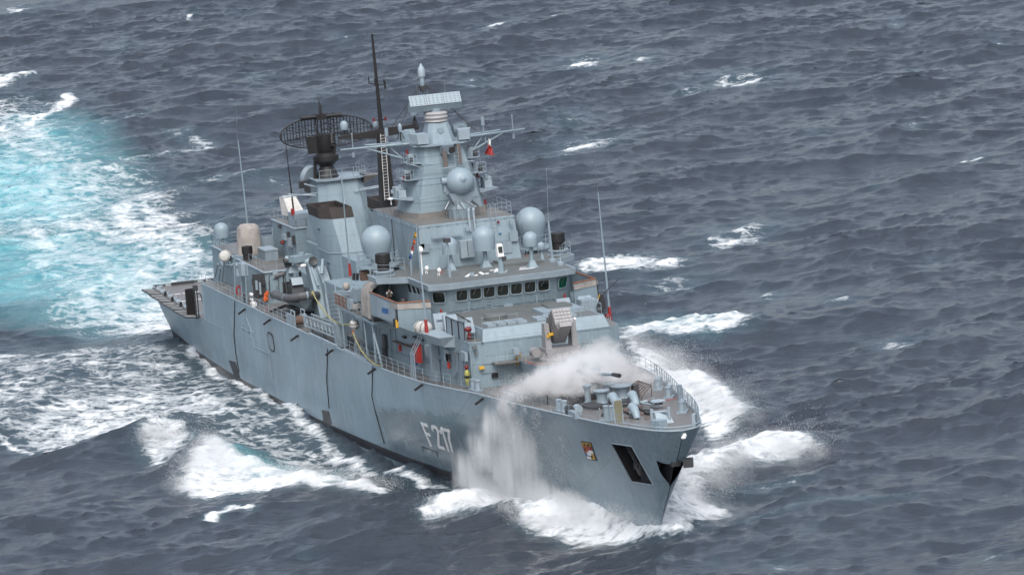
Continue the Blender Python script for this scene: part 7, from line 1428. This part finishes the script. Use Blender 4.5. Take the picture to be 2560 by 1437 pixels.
# ------------------------------------------------------------------ spray: tens of thousands of drops, one mass per burst
def vn3(p, s, seed):
    r = np.random.default_rng(seed).random((32, 32, 32)); q = p/s; i = np.floor(q).astype(int); f = q-i; f = f*f*(3-2*f); o = 0
    for a in (0, 1):
        for b_ in (0, 1):
            for c_ in (0, 1):
                o = o + r[(i[:, 0]+a) % 32, (i[:, 1]+b_) % 32, (i[:, 2]+c_) % 32]*np.where(a, f[:, 0], 1-f[:, 0])*np.where(b_, f[:, 1], 1-f[:, 1])*np.where(c_, f[:, 2], 1-f[:, 2])
    return o
TET = np.array([[1, 1, 1], [1, -1, -1], [-1, 1, -1], [-1, -1, 1]])/math.sqrt(3)
def drops(name, pts, rmin, rmax, label):
    n_ = len(pts); r = rmin + (rmax-rmin)*rng.random(n_)**3; a = rng.normal(size=(n_, 4)); a /= np.linalg.norm(a, axis=1)[:, None]; w_, x, y, z = a.T
    Rm = np.stack([np.stack([1-2*(y*y+z*z), 2*(x*y-w_*z), 2*(x*z+w_*y)], -1), np.stack([2*(x*y+w_*z), 1-2*(x*x+z*z), 2*(y*z-w_*x)], -1), np.stack([2*(x*z-w_*y), 2*(y*z+w_*x), 1-2*(x*x+y*y)], -1)], 1)
    v = np.einsum('nij,kj->nki', Rm, TET)*r[:, None, None] + pts[:, None, :]
    f = np.array([[0, 1, 2], [0, 3, 1], [0, 2, 3], [1, 3, 2]]); F = (np.arange(n_)[:, None, None]*4 + f[None]).reshape(-1)
    c0 = pts.mean(0); c0 = np.array([c0[0], c0[1], pts[:, 2].min()])
    me = bpy.data.meshes.new(name); me.vertices.add(n_*4); me.vertices.foreach_set('co', (v - c0).reshape(-1).astype(np.float32)); me.loops.add(len(F)); me.loops.foreach_set('vertex_index', F.astype(np.int32))
    me.polygons.add(n_*4); me.polygons.foreach_set('loop_start', (np.arange(n_*4)*3).astype(np.int32)); me.update(calc_edges=True); me.materials.append(MAT['spray'])
    o_ = bpy.data.objects.new(name, me); COL.objects.link(o_); o_.location = c0; o_['kind'] = 'stuff'; o_['label'] = label; return o_
def keep(p, dens):
    return p[rng.random(len(p)) < dens]
def cloud(cs, n_):
    """gaussian puffs (centre, spread) mixed by weight, torn up by noise"""
    o_ = []
    for c_, sg, wt in cs: o_.append(np.array(c_) + rng.normal(size=(int(n_*wt), 3))*np.array(sg))
    p = np.concatenate(o_); nz_ = vn3(p, 1.6, 3)*.5 + vn3(p, .6, 4)*.3 + vn3(p, .25, 5)*.2
    return keep(p, np.clip((nz_-.34)*4.0, 0.04, 1))
# burst over the foredeck
def at(px_, py_, x): return P(px_, py_, x=x)
pp = cloud([(at(1500, 893, 113.5), (1.5, .8, .38), .14), (at(1455, 915, 116.5), (1.6, .85, .45), .2), (at(1400, 938, 117.5), (1.6, .8, .42), .2), (at(1345, 958, 117), (1.5, .8, .36), .16), (at(1500, 935, 118.3), (1.2, .8, .4), .16), (at(1545, 915, 115), (1.6, 1.0, .35), .10), (at(1590, 950, 116), (1.8, 1.0, .3), .07), (at(1285, 985, 115), (1.3, .7, .32), .12), (at(1505, 870, 110), (1.3, .6, .25), .05), (at(1430, 972, 119), (1.2, 1.0, .22), .14)], 130000)
pp = pp[pp[:, 2] > deckz(pp[:, 0])]
drops('deck_spray', pp, .009, .030, 'white burst of spray blown across the foredeck')
def mist(name, gs, dens, nsc, lo, label, seed=0.0, pad=3.6):
    """fine water dust: soft puffs (centre, spread, weight) torn by noise, as one closed box of scattering air"""
    mt = bpy.data.materials.new(name); mt.use_nodes = True; MAT[name] = mt; n = mt.node_tree; n.nodes.clear(); ou = n.nodes.new('ShaderNodeOutputMaterial')
    g_ = n.nodes.new('ShaderNodeNewGeometry'); pos_ = g_.outputs['Position']; tot = None
    wp = n.nodes.new('ShaderNodeTexNoise'); wp.inputs['Scale'].default_value = .6; wp.inputs['Detail'].default_value = 2; n.links.new(pos_, wp.inputs['Vector'])
    ws = n.nodes.new('ShaderNodeVectorMath'); ws.operation = 'SCALE'; ws.inputs['Scale'].default_value = 1.3; n.links.new(wp.outputs['Color'], ws.inputs[0]); wa = n.nodes.new('ShaderNodeVectorMath'); wa.operation = 'ADD'; n.links.new(pos_, wa.inputs[0]); n.links.new(ws.outputs[0], wa.inputs[1])
    for c_, sg, wt in gs:
        a = n.nodes.new('ShaderNodeVectorMath'); a.operation = 'SUBTRACT'; n.links.new(wa.outputs[0], a.inputs[0]); a.inputs[1].default_value = [float(q) + .65 for q in c_]
        d_ = n.nodes.new('ShaderNodeVectorMath'); d_.operation = 'DIVIDE'; n.links.new(a.outputs[0], d_.inputs[0]); d_.inputs[1].default_value = sg
        e_ = n.nodes.new('ShaderNodeVectorMath'); e_.operation = 'DOT_PRODUCT'; n.links.new(d_.outputs[0], e_.inputs[0]); n.links.new(d_.outputs[0], e_.inputs[1])
        k = math_(n, 'MULTIPLY', math_(n, 'EXPONENT', math_(n, 'MULTIPLY', e_.outputs['Value'], -.5)), wt); tot = k if tot is None else math_(n, 'ADD', tot, k)
    f = noise(n, 1.0, 5, .62, pos_, nsc, .4)
    tear = math_(n, 'MULTIPLY', math_(n, 'SUBTRACT', f, lo, clamp=True), 4.0)
    dn = math_(n, 'MULTIPLY', math_(n, 'MULTIPLY', math_(n, 'SUBTRACT', tot, .04, clamp=True), tear), dens)
    v = n.nodes.new('ShaderNodeVolumeScatter'); v.inputs['Color'].default_value = (.995, .995, .995, 1); v.inputs['Anisotropy'].default_value = 0.15; n.links.new(dn, v.inputs['Density']); n.links.new(v.outputs[0], ou.inputs['Volume'])
    lo_ = np.min([np.array(c_) - pad*np.array(sg) for c_, sg, _ in gs], 0); hi_ = np.max([np.array(c_) + pad*np.array(sg) for c_, sg, _ in gs], 0)
    return obj(name, MB().bx(lo_[0], hi_[0], lo_[1], hi_[1], lo_[2], hi_[2]), name, kind='stuff', label=label)
mist('deck_mist', [(at(1500, 893, 113.5), (1.5, .9, .42), .9), (at(1455, 915, 116.5), (1.6, .95, .5), 1.0), (at(1400, 938, 117.5), (1.6, .9, .45), 1.0), (at(1345, 958, 117), (1.5, .8, .40), .8), (at(1500, 938, 118.6), (1.1, .9, .42), 1.0), (at(1550, 915, 115), (1.6, 1.0, .36), .55), (at(1600, 945, 116), (1.9, 1.1, .32), .4), (at(1285, 982, 115), (1.3, .7, .36), .6), (at(1515, 862, 110), (1.2, .6, .32), .5), (at(1430, 970, 119), (1.2, 1.0, .26), .6)], 3.4, (.8, 1.1, 1.2), .40, 'white mist of the burst over the foredeck')
def hb_(a, b_, o=.7): return hull_at(a, b_) + np.array([.1, -o, 0])
mist('side_mist', [(hb_(1268, 1014, .3), (.7, .35, .5), .7), (hb_(1248, 1060, .5), (.9, .4, .8), .8), (hb_(1222, 1115, .6), (1.1, .45, .9), .9), (hb_(1198, 1180, .8), (1.3, .5, 1.0), .9), (hb_(1295, 1080, .5), (1.4, .4, 1.2), .55), (hb_(1280, 1150, .6), (1.8, .5, 1.2), .6), (hb_(1335, 1130, .6), (1.6, .4, 1.5), .4), (hb_(1255, 1230, 1.0), (2.8, .8, .7), 1.1), (hb_(1360, 1230, .9), (3.0, .7, .9), .65), (hb_(1178, 1245, 1.2), (1.5, .8, .45), .7), (hb_(1450, 1250, 1.0), (2.4, .7, .6), .5)], 4.6, (2.0, 2.0, .15), .39, 'veil of mist falling down the starboard bow')
def wz(a, b_, h): q = P(a, b_, z=h); return q
mist('bow_wave_mist', [(wz(1350, 1295, .9), (2.2, 1.0, .4), .7), (wz(1450, 1295, 1.0), (2.2, .9, .45), .7), (wz(1560, 1280, 1.2), (1.6, .7, .5), .8), (wz(1640, 1290, 1.3), (1.5, .8, .5), .7), (wz(1700, 1250, 1.2), (2.4, 1.2, .55), .9), (wz(1750, 1190, 1.3), (2.6, 1.3, .6), .9), (wz(1830, 1145, 1.4), (2.8, 1.4, .6), .8), (wz(1930, 1115, 1.4), (2.8, 1.5, .6), .8), (wz(2010, 1125, 1.1), (2.5, 1.3, .4), .5), (wz(1760, 1280, .5), (3.0, 2.0, .3), .5)], 0.9, (.7, .7, 1.0), .42, 'mist torn from the bow wave')
mist('port_mist', [(wz(1650, 890, 1.2), (2.4, 1.2, .6), .7), (wz(1710, 940, 1.4), (2.6, 1.3, .7), .9), (wz(1770, 990, 1.4), (2.6, 1.3, .7), .9), (wz(1840, 1035, 1.0), (2.4, 1.2, .45), .7), (wz(1590, 840, 1.0), (2.5, 1.2, .5), .5)], 0.8, (.7, .7, 1.0), .42, 'mist thrown up along the port bow')
mist('breaker_mist', [(wz(500, 1165, 1.2), (2.2, .8, .7), .9), (wz(535, 1125, 1.8), (2.2, .7, .7), 1.0), (wz(465, 1215, .7), (2.0, .9, .4), .6), (wz(600, 1165, 1.0), (2.4, .9, .4), .6), (wz(385, 1085, 1.0), (2.0, .8, .6), .5), (wz(750, 1190, .7), (3.0, 1.2, .25), .5), (wz(900, 1205, .6), (3.0, 1.2, .22), .4)], 1.3, (.8, .8, 1.1), .42, 'mist blown from the breaking waves abeam')
# sheets falling outboard of the starboard bow
def fall(px0, py0, px1, py1, n_, spread, dens=1.0, seed=1, out=.5):
    a = hull_at(px0, py0) + np.array([0, -out*.3, .1]); b_ = hull_at(px1, py1) + np.array([0, -out, 0]); t = rng.random(n_)
    p = a + (b_-a)*t[:, None] + rng.normal(size=(n_, 3))*np.array([1.5, .30, .3])*(spread*(.25 + 1.1*t))[:, None]
    nz_ = vn3(p*np.array([1, 1, .28]), .55, seed)*.6 + vn3(p*np.array([1, 1, .4]), .2, seed+1)*.4
    p = keep(p, np.clip((nz_-.36)*4.0, 0.02, 1)*dens)
    return p[-p[:, 1] > hull_y(p[:, 0], p[:, 2]) + .05]
fs_ = [fall(1268, 1004, 1190, 1190, 16000, .8, seed=10), fall(1290, 1010, 1235, 1200, 14000, .9, seed=12), fall(1315, 1018, 1280, 1220, 12000, 1.0, seed=14), fall(1345, 1028, 1335, 1250, 8000, 1.5, .8, seed=16), fall(1260, 1002, 1155, 1250, 12000, .7, seed=18), fall(1400, 1090, 1410, 1280, 7000, 2.0, .6, 20), fall(1235, 1190, 1200, 1275, 20000, 1.6, seed=22, out=1.5), fall(1290, 1210, 1310, 1285, 20000, 2.2, seed=24, out=1.5), fall(1430, 1230, 1470, 1290, 10000, 2.4, .8, seed=26, out=1.3)]
drops('side_spray', np.concatenate(fs_), .010, .036, 'veil of spray pouring down the starboard bow')
# crest and bow-wave spray, thrown up from the water
def crest(line, n_, h, sx, seed, lean=(0, 0)):
    pts = [P(a, b_, z=0.9) for a, b_ in line]; t = rng.random(n_)*(len(pts)-1); i = t.astype(int); f = (t-i)[:, None]; pts = np.array(pts); p = pts[i]*(1-f) + pts[i+1]*f
    e_ = rng.exponential(1, n_); p = p + rng.normal(size=(n_, 3))*np.array([sx*1.8, sx, .25]); p[:, 2] += e_*h; p[:, 0] += e_*lean[0]; p[:, 1] += e_*lean[1]
    nz_ = vn3(p, .9, seed)*.6 + vn3(p, .3, seed+1)*.4; return keep(p, np.clip((nz_-.36)*4, .03, 1))
bs = [crest([(1060, 1285), (1130, 1265), (1220, 1250), (1290, 1290)], 26000, .42, .5, 30), crest([(1290, 1305), (1400, 1310), (1520, 1300), (1600, 1290), (1650, 1310)], 42000, .38, .55, 32), crest([(1560, 1285), (1575, 1275)], 6000, .7, .4, 33), crest([(1665, 1300), (1700, 1240), (1750, 1190), (1830, 1140), (1960, 1115), (2040, 1135)], 52000, .5, .8, 34, (-.3, .5)), crest([(1680, 1250), (1730, 1190), (1780, 1200), (1740, 1260)], 24000, .5, 1.2, 36, (0, .4))]
drops('bow_spray', np.concatenate([p for p in np.concatenate(bs)[None]]), .009, .030, 'spray torn from the bow wave')
ps = [crest([(1640, 900), (1700, 945), (1760, 1000), (1850, 1045)], 44000, .5, .8, 40, (-.4, .6)), crest([(1560, 860), (1620, 880), (1700, 920)], 16000, .5, .9, 42)]
drops('port_spray', np.concatenate(ps), .009, .030, 'spray thrown up along the port bow')
ls_ = [crest([(455, 1225), (490, 1160), (530, 1110), (560, 1130)], 34000, .55, .55, 50, (-.2, -.2)), crest([(560, 1150), (700, 1175), (860, 1190), (1000, 1220)], 20000, .25, .5, 52), crest([(355, 1110), (400, 1075), (450, 1090)], 18000, .4, .5, 54)]
drops('breaker_spray', np.concatenate(ls_), .009, .030, 'spray blown from the breaking wave abeam')
